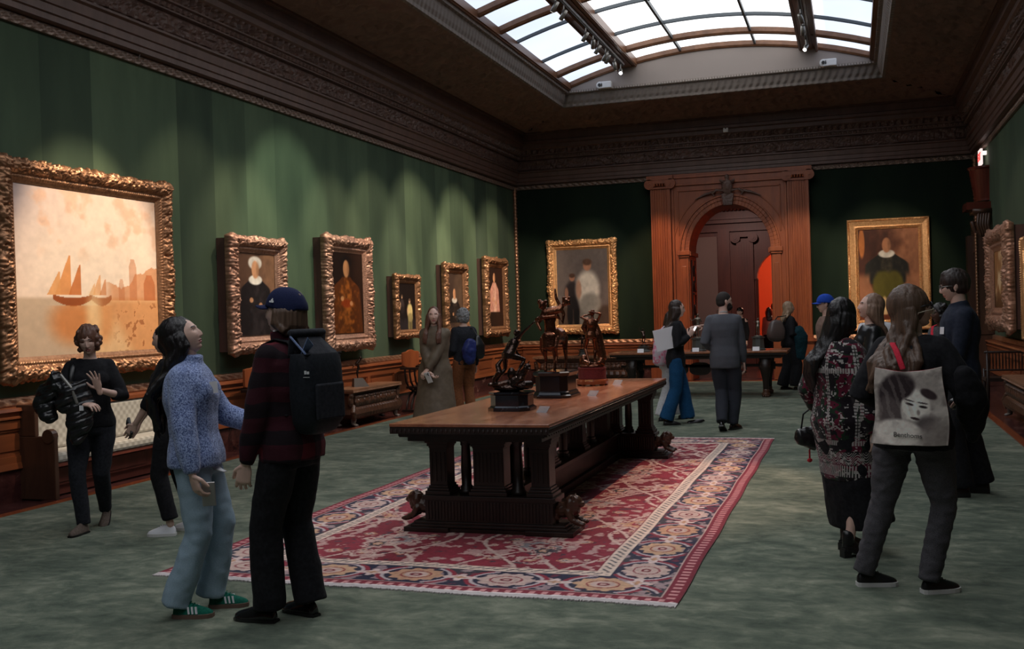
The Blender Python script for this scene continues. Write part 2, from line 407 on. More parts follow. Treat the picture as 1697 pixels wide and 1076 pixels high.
# cornice
def corn(side, fine):
    global ti
    g = G()
    strip(side, [(0, 4.60), (.04, 4.60)] + rows(4.60, 4.69, .045, .05, 4, .014) + [(.05, 4.69), (.02, 4.70)], fine, lambda s, z, q: q * math.sin(s * 42 + 50 * z), None, None, g, 0)
    strip(side, [(.02, 4.70), (.13, 4.71), (.13, 4.77), (.155, 4.78), (.155, 4.86), (.18, 4.87), (.19, 4.97), (.23, 4.985), (.23, 5.01), (.16, 5.03)], .6, None, None, None, g, 1)
    strip(side, [(.16, 5.03, .0)] + rows(5.03, 5.27, .165, .165, 9, .035) + [(.16, 5.27)], fine, acanth, None, None, g, 1)
    strip(side, [(.16, 5.27), (.22, 5.28), (.22, 5.30)], 1, None, None, None, g, 1)
    strip(side, [(.22, 5.30, 0), (.225, 5.31, .02), (.235, 5.34, .02), (.235, 5.36, 0)], fine * .6, dent, None, None, g, 1)
    strip(side, [(.235, 5.36), (.27, 5.37), (.27, 5.39)] + rows(5.39, 5.50, .27, .31, 5, .03) + [(.33, 5.50)], fine, lambda s, z, q: q * (math.sin(s * 44) + noise.noise(V((s * 30, z * 30, 0)))), None, None, g, 1)
    strip(side, [(.33, 5.50), (.36, 5.52), (.36, 5.60), (.43, 5.62), (.43, 5.68), (.40, 5.70), (.40, 5.84), (.47, 5.85), (.47, 5.89), (.43, 5.90)], 1, None, None, None, g, 1)
    o = struct(g.obj('trim_%d' % ti, ['gilt_dark', 'ceil_dark'], smooth=False), 'deep carved wooden cornice of the %s wall' % side); ti += 1
for s_, f_ in (('left', .03), ('far', .03), ('right', .05), ('near', .5)): corn(s_, f_)

# coffered soffit between cornice and skylight opening
OX0, OX1, OY0, OY1 = -5.84, .67, -3.6, 21.65; ZO = 6.07
def relief(s, t):            # s metres along, t 0..1 across
    k = s / 1.45; f = (k - math.floor(k) - .5) * 1.45; dy = (t - .5) * 1.4; r = math.hypot(f, dy)
    if t < .08 or t > .92: return .012
    if r < .30: return .05 * max(0, 1 - abs(r - .2) / .06) + (.05 if r < .08 else 0)
    a = noise.noise(V((s * 4.2, t * 5.5, 3))); b = noise.noise(V((s * 10, t * 14, 7)))
    return .045 * max(0, .3 - abs(a)) / .3 + .016 * b
def soffit(side):
    global ti
    o, a, n, L = WF[side]; ins0 = .43; ins1 = {'left': 1.86, 'right': 1.86, 'far': 2.15, 'near': 1.9}[side]
    g = G(); fine = .045 if side != 'near' else .4; ns = int(L / fine); nt = 34 if side != 'near' else 6
    e0 = 1.86 if side in ('far', 'near') else {'left': 1.9, 'right': 2.15}[side]; e1 = 1.86 if side in ('far', 'near') else {'left': 2.15, 'right': 1.9}[side]
    def fn(u, v):
        d = ins0 + (ins1 - ins0) * v; lo = ins0 + (e0 - ins0) * v; hi = L - ins0 - (e1 - ins0) * v; s = lo + (hi - lo) * u
        p = o + a * s + n * d; return (p.x, p.y, 5.90 + (ZO - 5.90) * v - 1.5 * relief(s, v))
    g.surf(fn, ns, nt)
    g2 = g.obj('ceiling', 'ceil_wood', smooth=True); struct(g2, 'carved wooden ceiling border beside the %s wall' % side)
for s_ in WF: soffit(s_)
# fluted frame round the opening
g = G(); rings = [(0, 6.07), (.0, 6.04), (.05, 6.05), (.06, 6.10), (.10, 6.16), (.13, 6.24), (.14, 6.30), (.20, 6.31), (.20, 6.36)]
def rect(x0, y0, x1, y1, i): return [(x0 + i, y0 + i), (x1 - i, y0 + i), (x1 - i, y1 - i), (x0 + i, y1 - i)]
rr = [[(*p, z) for p in rect(OX0 - .03, OY0 - .03, OX1 + .03, OY1 + .03, d)] for d, z in rings]
for a_, b_ in zip(rr[:-1], rr[1:]):
    for i in range(4): g.add([a_[i], a_[(i + 1) % 4], b_[(i + 1) % 4], b_[i]], [(0, 1, 2, 3)])
m = Mat('fluted_moulding', (.22, .185, .165), .75); x, y, z = m.xyz(); fl = ((x + y) * 46.).sin(); m.bump(fl, .8, .012); M['fluted'] = m.m
struct(g.obj('trim_%d' % ti, 'fluted'), 'fluted grey moulding round the skylight opening'); ti += 1
g = G()
for i in range(int((OX1 - OX0) / .055)): x = OX0 + .15 + i * .055; g.box(x, OY1 - .20, 6.31, x + .03, OY1 - .165, 6.345)
struct(g.obj('trim_%d' % ti, 'mould'), 'row of small dentils under the lunette'); ti += 1
# vault: arch height over x
GX0, GX1, GY0, GY1 = -5.68, .48, -3.4, 21.5
def arch(x): t = (x - CXR) / 3.1; return 6.46 + .53 * (1 - t * t)
g = G()          # lunettes
for y in (OY1 - .16, OY0 + .16):
    n_ = 30
    for i in range(n_):
        x0 = OX0 + (OX1 - OX0) * i / n_; x1 = OX0 + (OX1 - OX0) * (i + 1) / n_
        g.box(x0, y, 6.3, x1, y + .1, max(6.42, arch((x0 + x1) / 2) + .1))
struct(g.obj('wall_far_upper', 'plaster'), 'plaster lunette under the end of the skylight vault')
g = G(); g.box(OX0 - .4, OY0, 6.33, OX0 + .14, OY1, 6.6); g.box(OX1 - .14, OY0, 6.33, OX1 + .4, OY1, 6.6); g.box(XL - .3, YN - .3, 6.62, OX0 - .1, YF + .3, 6.7); g.box(OX1 + .1, YN - .3, 6.62, XR + .3, YF + .3, 6.7)
g.box(XL, OY1, 6.4, XR, YF + .3, 7.2); g.box(XL, YN - .3, 6.4, XR, OY0, 7.2)
struct(g.obj('ceiling', 'ceil_wood'), 'wooden edge beside the skylight')
# glass vault
g = G(); g.surf(lambda u, v: (GX0 + .02 + u * (GX1 - GX0 - .04), GY0 + v * (GY1 - GY0), arch(GX0 + u * (GX1 - GX0)) + .06), 24, 10)
struct(g.obj('window_1', 'skyglass', smooth=True, flip=True), 'frosted glass of the skylight vault'); SKY = bpy.data.objects['window_1']
# ribs
def rib(y, w, h, x0, x1, mt, g, z=0):
    n_ = 18; R_ = []
    for i in range(n_ + 1):
        x = x0 + (x1 - x0) * i / n_; a_ = arch(x) + z
        R_.append([(x, y - w / 2, a_ + .05), (x, y - w / 2, a_ - h * .5), (x, y - w * .3, a_ - h), (x, y + w * .3, a_ - h), (x, y + w / 2, a_ - h * .5), (x, y + w / 2, a_ + .05)])
    g.sweep(R_, None)
def lbar(x, w, h, g, y0=GY0, y1=GY1):
    z = arch(x); g.box(x - w / 2, y0, z - h, x + w / 2, y1, z + .05); g.box(x - w * .32, y0, z - h - .02, x + w * .32, y1, z - h + .01)
WR = [21.5, 20.45, 16.85, 15.75, 12.15, 11.05, 7.45, 6.35, 2.75, 1.65, -1.95, -3.05]; TR = []
for a_, b_ in zip(WR[1::2], WR[2::2]): TR += [b_ + (a_ - b_) * .26, b_ + (a_ - b_) * .70]
g = G()
for y in WR: rib(y, .13, .07, GX0, GX1, 0, g)
struct(g.obj('trim_%d' % ti, 'bead_wood'), 'carved wooden cross ribs of the skylight'); ti += 1
g = G(); lbar(GX0, .16, .08, g); lbar(GX1 + .02, .16, .08, g); lbar(-4.36, .30, .07, g); lbar(-.72, .26, .07, g)
for x in (-4.56, -4.19, -.88, -.56): lbar(x, .05, .10, g)
struct(g.obj('trim_%d' % ti, 'bead_wood'), 'long wooden beams of the skylight'); ti += 1
g = G()
for y in TR: rib(y, .03, .03, GX0, GX1, 0, g, .02)
for x in (-3.25, -1.75): g.box(x - .022, GY0, arch(x) - .03, x + .022, GY1, arch(x) + .04)
struct(g.obj('trim_%d' % ti, Mat('dark_glazing_bar', (.07, .085, .10), .5).m), 'thin dark glazing bars'); ti += 1

# door surround of the far wall
DX = -2.605; AR = .90; ARZ = 1.02; SZ = 2.93; FY = 23.66
def arcpts(rx, rz, n=20, a0=PI, a1=0): return [(DX + rx * math.cos(a0 + (a1 - a0) * i / n), SZ + rz * math.sin(a0 + (a1 - a0) * i / n)) for i in range(n + 1)]
g = G()
def halves(g, y0, y1, xo, zt, rx, rz):
    L_ = arcpts(rx, rz)[:11]; R2 = arcpts(rx, rz)[10:]
    g.prism([(DX - xo, 0), (DX - rx, 0)] + L_ + [(DX, zt), (DX - xo, zt)], y0, y1)
    g.prism([(DX, zt)] + R2 + [(DX + rx, 0), (DX + xo, 0), (DX + xo, zt)], y0, y1)
halves(g, FY, YF + .9, 1.75, ZT + .04, AR, ARZ)
struct(g.obj('trim_%d' % ti, 'wood'), 'wooden surround of the arched doorway'); ti += 1
def archivolt(g, r0, r1, y, dy, n=40, rz0=ARZ - AR):
    A_ = arcpts(r0, r0 + rz0, n); B_ = arcpts(r1, r1 + rz0, n)
    for i in range(n):
        q = [(A_[i][0], A_[i][1]), (B_[i][0], B_[i][1]), (B_[i + 1][0], B_[i + 1][1]), (A_[i + 1][0], A_[i + 1][1])]; g.prism(q, y, y - dy)
g = G()
archivolt(g, .90, 1.0, FY, .04); archivolt(g, 1.0, 1.08, FY, .06); archivolt(g, 1.08, 1.12, FY, .09); archivolt(g, 1.26, 1.29, FY, .02)
for s_ in (-1, 1):
    x0 = DX + s_ * .88; x1 = DX + s_ * 1.16; g.box(min(x0, x1), FY - .1, 2.85, max(x0, x1), FY, 2.95); g.box(min(x0, x1) + .02, FY - .07, 2.80, max(x0, x1) - .02, FY, 2.85)
    a_, b_ = sorted((DX + s_ * .92, DX + s_ * 1.12)); g.box(a_, FY - .04, 0, b_, FY, 2.82); g.box(a_ + .05, FY - .055, .3, b_ - .05, FY, 2.6)
    a_, b_ = sorted((DX + s_ * 1.22, DX + s_ * 1.27)); g.box(a_, FY - .05, .0, b_, FY, 4.5)
    a_, b_ = sorted((DX + s_ * .85, DX + s_ * .95)); g.box(a_, FY - .08, 2.83, b_, YF + .9, 2.93)
g.box(DX - 1.27, FY - .05, 4.43, DX + 1.27, FY, 4.48); g.box(DX - 1.27, FY - .04, 4.60, DX + 1.27, FY, ZT)
g.box(DX - 1.14, FY - .03, 4.30, DX + 1.14, FY, 4.33)
for s_ in (-1, 1): a_, b_ = sorted((DX + s_ * 1.11, DX + s_ * 1.14)); g.box(a_, FY - .03, 3.3, b_, FY, 4.33)
struct(g.obj('trim_%d' % ti, 'wood', bevel=.006), 'moulded archivolt and imposts of the arched doorway'); ti += 1
for s_ in (-1, 1):           # fluted ionic pilasters on pedestals
    g = G(); cx = DX + s_ * 1.515; w = .225; P_ = []; nf = 7
    prof = [(-w, 0), (-w, .10)]
    for i in range(nf):
        c0 = -w + .035 + i * (2 * w - .07) / nf; c1 = c0 + (2 * w - .07) / nf * .72
        prof += [(c0, .10), (c0 + .008, .082), (c1 - .008, .082), (c1, .10)]
    prof += [(w, .10), (w, 0)]
    rows_ = [[(cx + x, FY - y, z) for x, y in prof] for z in (.98, 4.40)]; g.sweep([[p for p in reversed(r)] for r in rows_], None)
    g.box(cx - .26, FY - .13, 4.38, cx + .26, FY, 4.42); g.box(cx - .30, FY - .15, 4.58, cx + .30, FY, ZT + .02)
    for z0, z1, e, d in ((.0, .32, .30, .2), (.32, .36, .28, .18), (.36, .80, .26, .15), (.80, .84, .28, .17), (.84, .88, .31, .2), (.88, .92, .27, .15), (.92, .98, .25, .13)):
        g.box(cx - e, FY - d, z0, cx + e, FY, z1)
    for t_ in (-1, 1):
        c_ = (cx + t_ * .24, 4.49)
        for r0, d in ((.115, .15), (.085, .165), (.05, .18), (.022, .2)):
            g.prism([(c_[0] + r0 * math.cos(a * PI / 12), c_[1] + r0 * math.sin(a * PI / 12)) for a in range(24)], FY, FY - d)
    g.box(cx - .24, FY - .14, 4.50, cx + .24, FY, 4.58)
    for i in range(5): g.ell((cx - .12 + i * .06, FY - .13, 4.47), (.022, .03, .035))
    struct(g.obj('trim_%d' % ti, 'wood'), 'fluted ionic pilaster on the %s of the doorway' % ('left' if s_ < 0 else 'right')); ti += 1
g = G(); g.prism([(DX - .10, 3.92), (DX + .10, 3.92), (DX + .14, 4.18), (DX - .14, 4.18)], FY, FY - .16)
g.ell((DX, FY - .15, 4.33), (.12, .06, .17)); g.ell((DX, FY - .17, 4.33), (.07, .06, .10)); g.ell((DX, FY - .14, 4.54), (.05, .05, .08))
for s_ in (-1, 1):
    g.tube([(DX + s_ * .1, FY - .13, 4.25), (DX + s_ * .25, FY - .12, 4.27), (DX + s_ * .34, FY - .1, 4.2), (DX + s_ * .3, FY - .1, 4.15)], [.04, .035, .03, .02])
    g.tube([(DX + s_ * .3, FY - .06, 4.24), (DX + s_ * .5, FY - .05, 4.2), (DX + s_ * .72, FY - .04, 4.1)], [.035, .03, .012])
    g.tube([(DX + s_ * .08, FY - .13, 4.45), (DX + s_ * .16, FY - .12, 4.5), (DX + s_ * .13, FY - .1, 4.42)], [.03, .025, .02])
me = remesh(g, .014, 1, lambda p: .008 * nz(p, 30)); tag(mobj('carved_shield', me, 'ceil_dark'), 'carved wooden shield with scrolls over the arched doorway', 'carving')

# rooms beyond the arch
g = G(); g.box(-6.2, YF + .9, -.05, 1.2, 29, 0); g.box(-6, 29, -.05, 4, 36, 0)
struct(g.obj('floor_beyond', 'marble'), 'floor of the rooms beyond the arch')
g = G(); g.box(-4.36, YF + .3, -.05, -.87, YF + .9, .002); struct(g.obj('trim_%d' % ti, 'marble'), 'marble threshold'); ti += 1
M['inner'] = wood('inner_room_wood', (.13, .03, .02), (.20, .048, .03), .45)
M['orange'] = Mat('orange_wall', (.75, .12, .04), .8).m
g = G()
AX = -1.68; AR2 = .80; SZ2 = 2.38
def arc2(n=16): return [(AX + AR2 * math.cos(PI - PI * i / n), SZ2 + AR2 * math.sin(PI - PI * i / n)) for i in range(n + 1)]
A_ = arc2()
g.prism([(-6.2, 0), (AX - AR2, 0)] + A_[:9] + [(AX, 4.6), (-6.2, 4.6)], 29, 29.3); g.prism([(AX, 4.6)] + A_[8:] + [(AX + AR2, 0), (1.2, 0), (1.2, 4.6)], 29, 29.3)
g.box(-6.2, 28.9, 3.72, 1.2, 29, 3.80); g.box(-6.2, 28.85, 3.95, 1.2, 29, 4.05); g.box(-6.2, 28.78, 4.05, 1.2, 29, 4.25)
n_ = 60
for i in range(n_): x = -5.5 + i * .1; g.ell((x, 28.8, 4.33), (.05, .06, .07), su=8, sv=6)
for i in range(16):
    a0, b0 = A_[i], A_[i + 1]; f_ = lambda p, r: (AX + (p[0] - AX) * r, SZ2 + (p[1] - SZ2) * r)
    g.prism([f_(a0, 1.0), f_(a0, 1.13), f_(b0, 1.13), f_(b0, 1.0)], 29, 28.94)
struct(g.obj('wall_beyond', 'inner'), 'reddish wooden wall of the next room with a second arch')
g = G(); g.box(-4.3, 28.95, 0, -3.53, 29, 3.6); g.box(-6.2, YF + .9, 0, -6.1, 29, 4.6); struct(g.obj('wall_beyond_left', Mat('pink_plaster', (.34, .21, .18), .8).m), 'dull pink panel of the next room')
g = G(); g.box(-3.5, 28.9, 0, -3.18, 29, 3.72)
for i in range(6): x = -2.98 + i * .072; g.box(x, 28.86, .5, x + .045, 28.9, 3.4)
g.box(-3.0, 28.87, 0, -2.55, 29, 3.42)
for c_ in (-3.02, -2.55):
    for r0, d in ((.13, .2), (.09, .22), (.045, .24)): g.prism([(c_ + r0 * math.cos(a * PI / 12), 3.52 + r0 * math.sin(a * PI / 12)) for a in range(24)], 29, 29 - d)
g.box(-3.02, 28.84, 3.55, -2.55, 29, 3.66)
g.tube([(-2.47, 28.93, .0), (-2.47, 28.93, 2.38)], .035)
struct(g.obj('trim_%d' % ti, 'inner'), 'ionic pilaster of the next room'); ti += 1
g = G(); g.box(-6.2, YF + .9, 4.6, 1.2, 29.3, 4.7); g.box(1.1, YF + .9, 0, 1.2, 29, 4.6); g.box(-6.2, 29.3, 4.5, 4, 36, 4.6); struct(g.obj('ceiling_beyond', 'inner'), 'ceiling of the next room')
g = G(); g.box(-6, 35, 0, 4, 35.2, 4.6); g.box(-5, 29.3, 0, -4.9, 35, 4.6); g.box(2, 29.3, 0, 2.1, 35, 4.6); struct(g.obj('wall_beyond_far', 'orange'), 'orange wall seen through the second arch')
# niche in the left reveal
g = G(); g.box(DX - .905, YF + .1, .9, DX - .88, YF + .16, 2.75); g.box(DX - .905, YF + .62, .9, DX - .88, YF + .68, 2.75)
g.box(DX - .9, YF + .2, 1.0, DX - .86, YF + .58, 1.05); g.box(DX - .9, YF + .2, 1.95, DX - .86, YF + .58, 2.0)
for z in (1.25, 1.6, 2.15, 2.5): g.ell((DX - .89, YF + .39, z), (.035, .1, .13))
struct(g.obj('trim_%d' % ti, 'dark'), 'carved dark panel in the door reveal'); ti += 1

# side doorway casing of the right wall
g = G(); y0 = 21.45
g.box(2.25, y0, 0, 2.53, y0 + .35, 2.95); g.box(2.29, y0 - .03, .98, 2.50, y0, 2.8); g.box(2.22, y0 - .02, 0, 2.53, y0 + .37, .95); g.box(2.35, y0 + .35, 2.6, 2.53, 23.4, 3.2); g.box(2.25, 23.1, 0, 2.53, 23.45, 2.95)
g.box(2.42, y0 + .35, 0, 2.53, 23.1, 2.6)
me_ = g.obj('door_1', 'dark2'); struct(me_, 'dark wooden casing of the side doorway')
g = G(); n_ = 90
for s_ in (2.24,): g.tube([(s_, y0 - .01, .95 + 1.95 * j / n_) for j in range(n_ + 1)], [.022 + .009 * math.sin(j * 2.2) for j in range(n_ + 1)], 8, round_=False)
struct(g.obj('trim_%d' % ti, 'gilt_edge', smooth=True), 'gilded bead of the side doorway'); ti += 1
g = G()
for q in range(5): g.tube([(2.30 + .045 * q, y0 - .02, 3.25), (2.27 + .045 * q, y0 - .06, 3.05), (2.33 + .04 * q, y0 - .04, 2.85)], [.03, .04, .018], 10)
g.tube([(2.2, y0 + .1, 3.1), (2.26, y0 + .1, 2.85)], [.05, .02], 10); g.box(2.2, y0 - .04, 3.28, 2.53, y0 + .6, 3.36)
struct(g.obj('trim_%d' % ti, 'dark2', smooth=True), 'carved scroll bracket of the side doorway'); ti += 1
g = G()       # tapering polished bracket above
g.lathe([(.36, 0), (.36, -.03), (.33, -.06), (.25, -.62), (.25, -.66)], (2.53, y0 + .55, 4.2), 32); g.box(2.1, y0 + .1, 3.36, 2.53, y0 + .9, 3.5)
struct(g.obj('trim_%d' % ti, wood('polished_bracket', (.10, .02, .012), (.16, .03, .02), .2), smooth=False), 'polished tapering wooden bracket over the side doorway'); ti += 1
for s_ in (): pass
g = G(); g.cbox((2.43, 22.0, 4.42), (.05, .34, .26)); g.cbox((2.5, 22.0, 4.42), (.06, .08, .08))
t = thing('exit_sign', 'small lit exit sign with red letters high beside the right wall', 'sign', (2.42, 22.05, 4.40), rad(0))
g = G(); g.cbox((0, 0, 0), (.04, .42, .30)); g.box(.02, -.05, .05, .11, .05, .12); g.obj('housing', Mat('sign_white', (.8, .8, .8), .5, emit=(1, .78, .74), es=.8).m, t)
tcu = bpy.data.curves.new('letters', 'FONT'); tcu.body = 'EXIT'; tcu.size = .21; tcu.extrude = .004; tcu.align_x = 'CENTER'; tcu.align_y = 'CENTER'; tcu.offset = .004
tcu.materials.append(Mat('sign_red', (.8, .02, .02), .5, emit=(1, .06, .05), es=1.2).m)
to = bpy.data.objects.new('tmp', tcu); C.objects.link(to); dg = bpy.context.evaluated_depsgraph_get(); dg.update(); me = bpy.data.meshes.new_from_object(to.evaluated_get(dg)); bpy.data.objects.remove(to); to = bpy.data.objects.new('letters', me); C.objects.link(to); to.parent = t; to.location = (-.022, 0, 0); to.rotation_euler = (PI / 2, 0, -PI / 2)

# pilaster strip edge of the camera side of the right wall is plain green cloth
# security cameras and the little white sensor
for i, (x, y, z, lb) in enumerate([(-4.83, 21.42, 6.39, 'white security camera below the left end of the vault'), (-.32, 21.42, 6.39, 'white security camera below the right end of the vault')]):
    t = thing('security_camera', lb, 'camera', (x, y, z), 0, 'security cameras')
    g = G(); g.box(-.10, -.06, -.07, .13, .07, .07); g.tube([(-.12, -.06, 0), (-.12, .06, 0)], .075, 20, round_=False); g.obj('housing', 'white', t, bevel=.015)
    g = G(); g.tube([(-.12, -.085, 0), (-.12, -.06, 0)], .032, 16, round_=False); g.obj('lens', 'black', t)
t = thing('motion_sensor', 'small white square sensor box on the far cornice', 'sensor', (-2.59, 23.42, 5.60), 0)
g = G(); g.cbox((0, 0, 0), (.11, .08, .15)); g.obj('housing', 'white', t, bevel=.01); g = G(); g.cbox((0, -.045, .01), (.03, .01, .03)); g.obj('lens', 'black', t)
# picture hooks of the rail
for i, y in enumerate((9.9, 12.5, 15.4)):
    g = G(); g.tube([(0, 0, -.03), (0.02, 0, .02), (.0, 0, .07)], .006, 6, round_=False); o = tag(g.obj('picture_hook', 'grey_metal'), 'thin metal picture hook on the gilded moulding above the left wall', 'hook', 'picture hooks'); o.location = (XL + .07, y, 4.68)

# ---------------------------------------------------------------- track lights
LT = []
def track(x, tag_, y0=-3, y1=21.0):
    z = arch(x) - .13; g = G(); g.box(x - .03, y0, z - .02, x + .03, y1, z + .02); g.box(x - .012, y0, z - .05, x + .012, y1, z - .02, 1)
    tag(g.obj('light_track', ['track', 'black']), tag_, 'light track', 'light tracks'); return z - .05
zt1 = track(-4.36, 'long white track for spotlights under the left skylight beam'); zt2 = track(-.72, 'long track for spotlights under the right skylight beam')
def spot(x, y, z, target, lens, label, group, power=None, col=(1, .80, .58), size=rad(30), blend=.6):
    t = thing('track_spotlight', label, 'spotlight', (x, y, z), 0, group); d = (V(target) - V((x, y, z - .14))).normalized()
    g = G(); g.tube([(0, 0, 0), (0, 0, -.10)], .012, 8, round_=False); g.obj('stem', 'grey_metal', t)
    g = G(); c = V((0, 0, -.14)); g.tube([c - d * .07, c + d * .11], .037, 16, round_=False); g.obj('can', 'grey_metal', t, smooth='auto')
    g = G(); g.tube([c + d * .108, c + d * .113], .032, 16, round_=False); g.obj('lens', lens, t)
    if power:
        L_ = bpy.data.lights.new('spot', 'SPOT'); L_.energy = power; L_.color = col; L_.spot_size = size; L_.spot_blend = blend; L_.shadow_soft_size = .03
        lo = bpy.data.objects.new('spot_light', L_); C.objects.link(lo); lo.parent = t; lo.location = c + d * .13
        lo.rotation_euler = d.to_track_quat('-Z', 'Y').to_euler()
# ---------------------------------------------------------------- pictures
def frame_mesh(W, H, b, depth, style, step, seed=0, sidew=0):
    """carved picture frame in local coords: x right, z up, front towards -y; outer size W x H, border b; back at y=0"""
    g = G(); n = 14 if style != 'plain' else 12
    if style == 'plain': prof = [(0, 0), (0, depth * .8), (.08, depth), (.16, depth), (.22, depth * .85), (.30, depth * .82), (.62, depth * .70), (.70, depth * .72), (.78, depth * .8), (.86, depth * .62), (.93, depth * .55), (1, depth * .35)]
    else:
        prof = [(0, 0), (0, depth * .35)]
        for i in range(n): t = i / (n - 1); prof.append((.02 + t * .62, depth * (.45 + .55 * math.sin(.35 + t * 2.5))))
        prof += [(.67, depth * .60), (.72, depth * .66), (.78, depth * .66), (.83, depth * .52), (.92, depth * .42), (1, depth * .35)]
    hw, hh = W / 2, H / 2; per = []
    for (ax, L_) in (('t', W), ('r', H), ('b', W), ('l', H)):
        k = max(6, int(L_ / step))
        for i in range(k): per.append((ax, i / k, L_))
    R_ = []
    for ax, t, L_ in per:
        row = []; s = t * L_; e = min(s, L_ - s); mid = abs(s - L_ / 2); bump_ = math.exp(-(e / (b * .9)) ** 2) + .8 * math.exp(-(mid / (b * .7)) ** 2)
        for j, (u, d) in enumerate(prof):
            o = u * b; w, h = hw - o, hh - o
            p = {'t': V((-w + 2 * w * t, 0, h)), 'r': V((w, 0, h - 2 * h * t)), 'b': V((w - 2 * w * t, 0, -h)), 'l': V((-w, 0, -h + 2 * h * t))}[ax]
            out = {'t': V((0, 0, 1)), 'r': V((1, 0, 0)), 'b': V((0, 0, -1)), 'l': V((-1, 0, 0))}[ax]
            dd = d
            if style == 'carved' and 1 <= j <= n + 1:
                q = V((p.x * 24 + seed, u * b * 20 + 5, p.z * 24)); r1 = 1 - abs(noise.noise(q)) * 3.; r2 = noise.noise(q * 2.4)
                wv = math.sin(s * 2 * PI / (b * 1.15) + u * 7)
                k_ = math.sin(min(1, u / .64) * PI) ** .5 if u > 0.03 else .7
                dd += depth * (.20 * r1 + .20 * r2 + .05 * wv) * k_ + depth * .16 * bump_ * k_
                if j <= 4: p = p + out * (b * (.03 * wv + .08 * r2 + .12 * bump_ + .05 * r1) * (1 - (j - 1) / 4))
            elif style == 'carved' and u > .66 and u < .8: dd += depth * .05 * math.sin(s * 160)
            elif style == 'plain' and (j in (2, 3, 8, 9)): dd += depth * .09 * math.sin(s * 2 * PI / .035)
            row.append(V((p.x, -dd, p.z)))
        R_.append(row)
    g.sweep(R_, None, 0, closed=True); return g
def painting(label, side, s0, s1, z0, z1, b, depth, style, mat, fn, res=110, box=0, bd=0, step=.018, group='framed paintings', bt=None):
    W, H = abs(s1 - s0), z1 - z0; c = (s0 + s1) / 2; zc = (z0 + z1) / 2
    loc, rz = {'L': ((XL + .005, c, zc), PI / 2), 'F': ((c, YF - .005, zc), 0), 'R': ((XR - .005, c, zc), -PI / 2)}[side]
    t = thing('framed_painting', label, 'painting', loc, rz, group)
    if box:
        g = G(); g.box(-W / 2 + .03, -box, -H / 2 + .03, W / 2 - .03, 0, H / 2 - .03); g.obj('backing_box', 'frameside', t)
    g = frame_mesh(W, H, b, depth, style, step, seed=c)
    o = g.obj('frame', mat, t, smooth=(style == 'carved')); o.location = (0, -box, 0)
    w, h = W - 2 * b + .02, H - 2 * b + .02; ny = int(res * h / w) if h > w else res; nx_ = res if h > w else int(res * w / h)
    colgrid('canvas', fn, nx_, ny, t, 'canvas', lambda u, v: (-w / 2 + u * w, np.full_like(u, -box - depth * .30), -h / 2 + v * h), thick=.01)
    return t
def blob(u, v, cx, cy, rx, ry, soft=.3): return 1 - ss(np.hypot((u - cx) / rx, (v - cy) / ry), 1 - soft, 1 + soft)
def rgb(*c): return [x / 255. for x in c]
def full(u, c): return [np.full_like(u, x) for x in c]
def harbour(u, v):                      # generic warm harbour view, v up
    n = field(u, v, 4, 3, 5); n2 = field(u, v, 10, 9, 9); n3 = field(u, v, 30, 30, 4)
    c = lerp(full(u, rgb(244, 212, 190)), rgb(196, 176, 172), np.clip(ss(.75 - u, .1, .9) * ss(v, .35, .9) * (.5 + n) * .9, 0, 1))
    c = lerp(c, rgb(250, 228, 204), blob(u, v, .58, .52, .5, .34, .8) * .8)
    c = lerp(c, rgb(232, 178, 142), ss(n2, .52, .72) * ss(v, .5, .75) * .55)
    c = lerp(c, rgb(150, 120, 120), ss(n2 * .6 + n * .5, .62, .75) * blob(u, v, .25, .8, .25, .12, .6) * .6)
    w = 1 - ss(v, .33, .36)
    c = lerp(c, rgb(198, 170, 142), w * .9); c = lerp(c, rgb(236, 190, 140), w * ss(u, .3, .6))
    c = lerp(c, rgb(218, 152, 100), (1 - ss(v, .30, .36)) * ss(u + (v - .2) * .6, .60, .72) * .9)
    # far shore and masses
    sky = field(u * 1.0, u * 0 + .3, 16, 2, 12) * .12
    c = lerp(c, rgb(214, 140, 92), ss(u, .55, .66) * (v > .33) * (v < .36 + sky + .10 * ss(u, .7, .95)) * .75)
    for cx, w_, h_, k in ((.80, .030, .60, .45), (.93, .045, .50, .75), (.71, .022, .47, .4)):
        c = lerp(c, rgb(190, 108, 66), (np.abs(u - cx) < w_ * (1 - .5 * ss(v, h_ - .06, h_))) * (v < h_) * (v > .33) * k)
    # two fishing boats with triangular sails
    for cx, s, k in ((.36, 1., .9), (.56, .55, .6)):
        hull = (np.abs((u - cx) / (.13 * s)) < 1) * (v < .345 + .02 * ((u - cx) / (.13 * s)) ** 2) * (v > .295 + .04 * ((u - cx) / (.13 * s)) ** 2)
        for m0, top, wd, col in ((-.02, .60, .10, (226, 146, 84)), (.05, .55, .08, (204, 116, 62)), (-.09, .50, .08, (232, 160, 98))):
            x = (u - cx - m0 * s) / (wd * s); t = (v - .36) / ((top - .36) * s)
            c = lerp(c, rgb(*col), (x > -1 + t) * (x < .12) * (t > 0) * (t < 1) * k)
        c = lerp(c, rgb(150, 72, 34), hull * k)
        c = lerp(c, rgb(210, 122, 62), blob(u, v, cx, .20, .15 * s, .13, .5) * .85 * k * (v < .3))
    c = lerp(c, rgb(250, 222, 170), blob(u, v, .50, .22, .05, .14, .7) * .6)
    c = lerp(c, rgb(120, 62, 34), (n3 > .70) * (1 - ss(v, .28, .36)) * ss(u, .55, .8) * .5)
    return [x * (.94 + .1 * n3) for x in c]
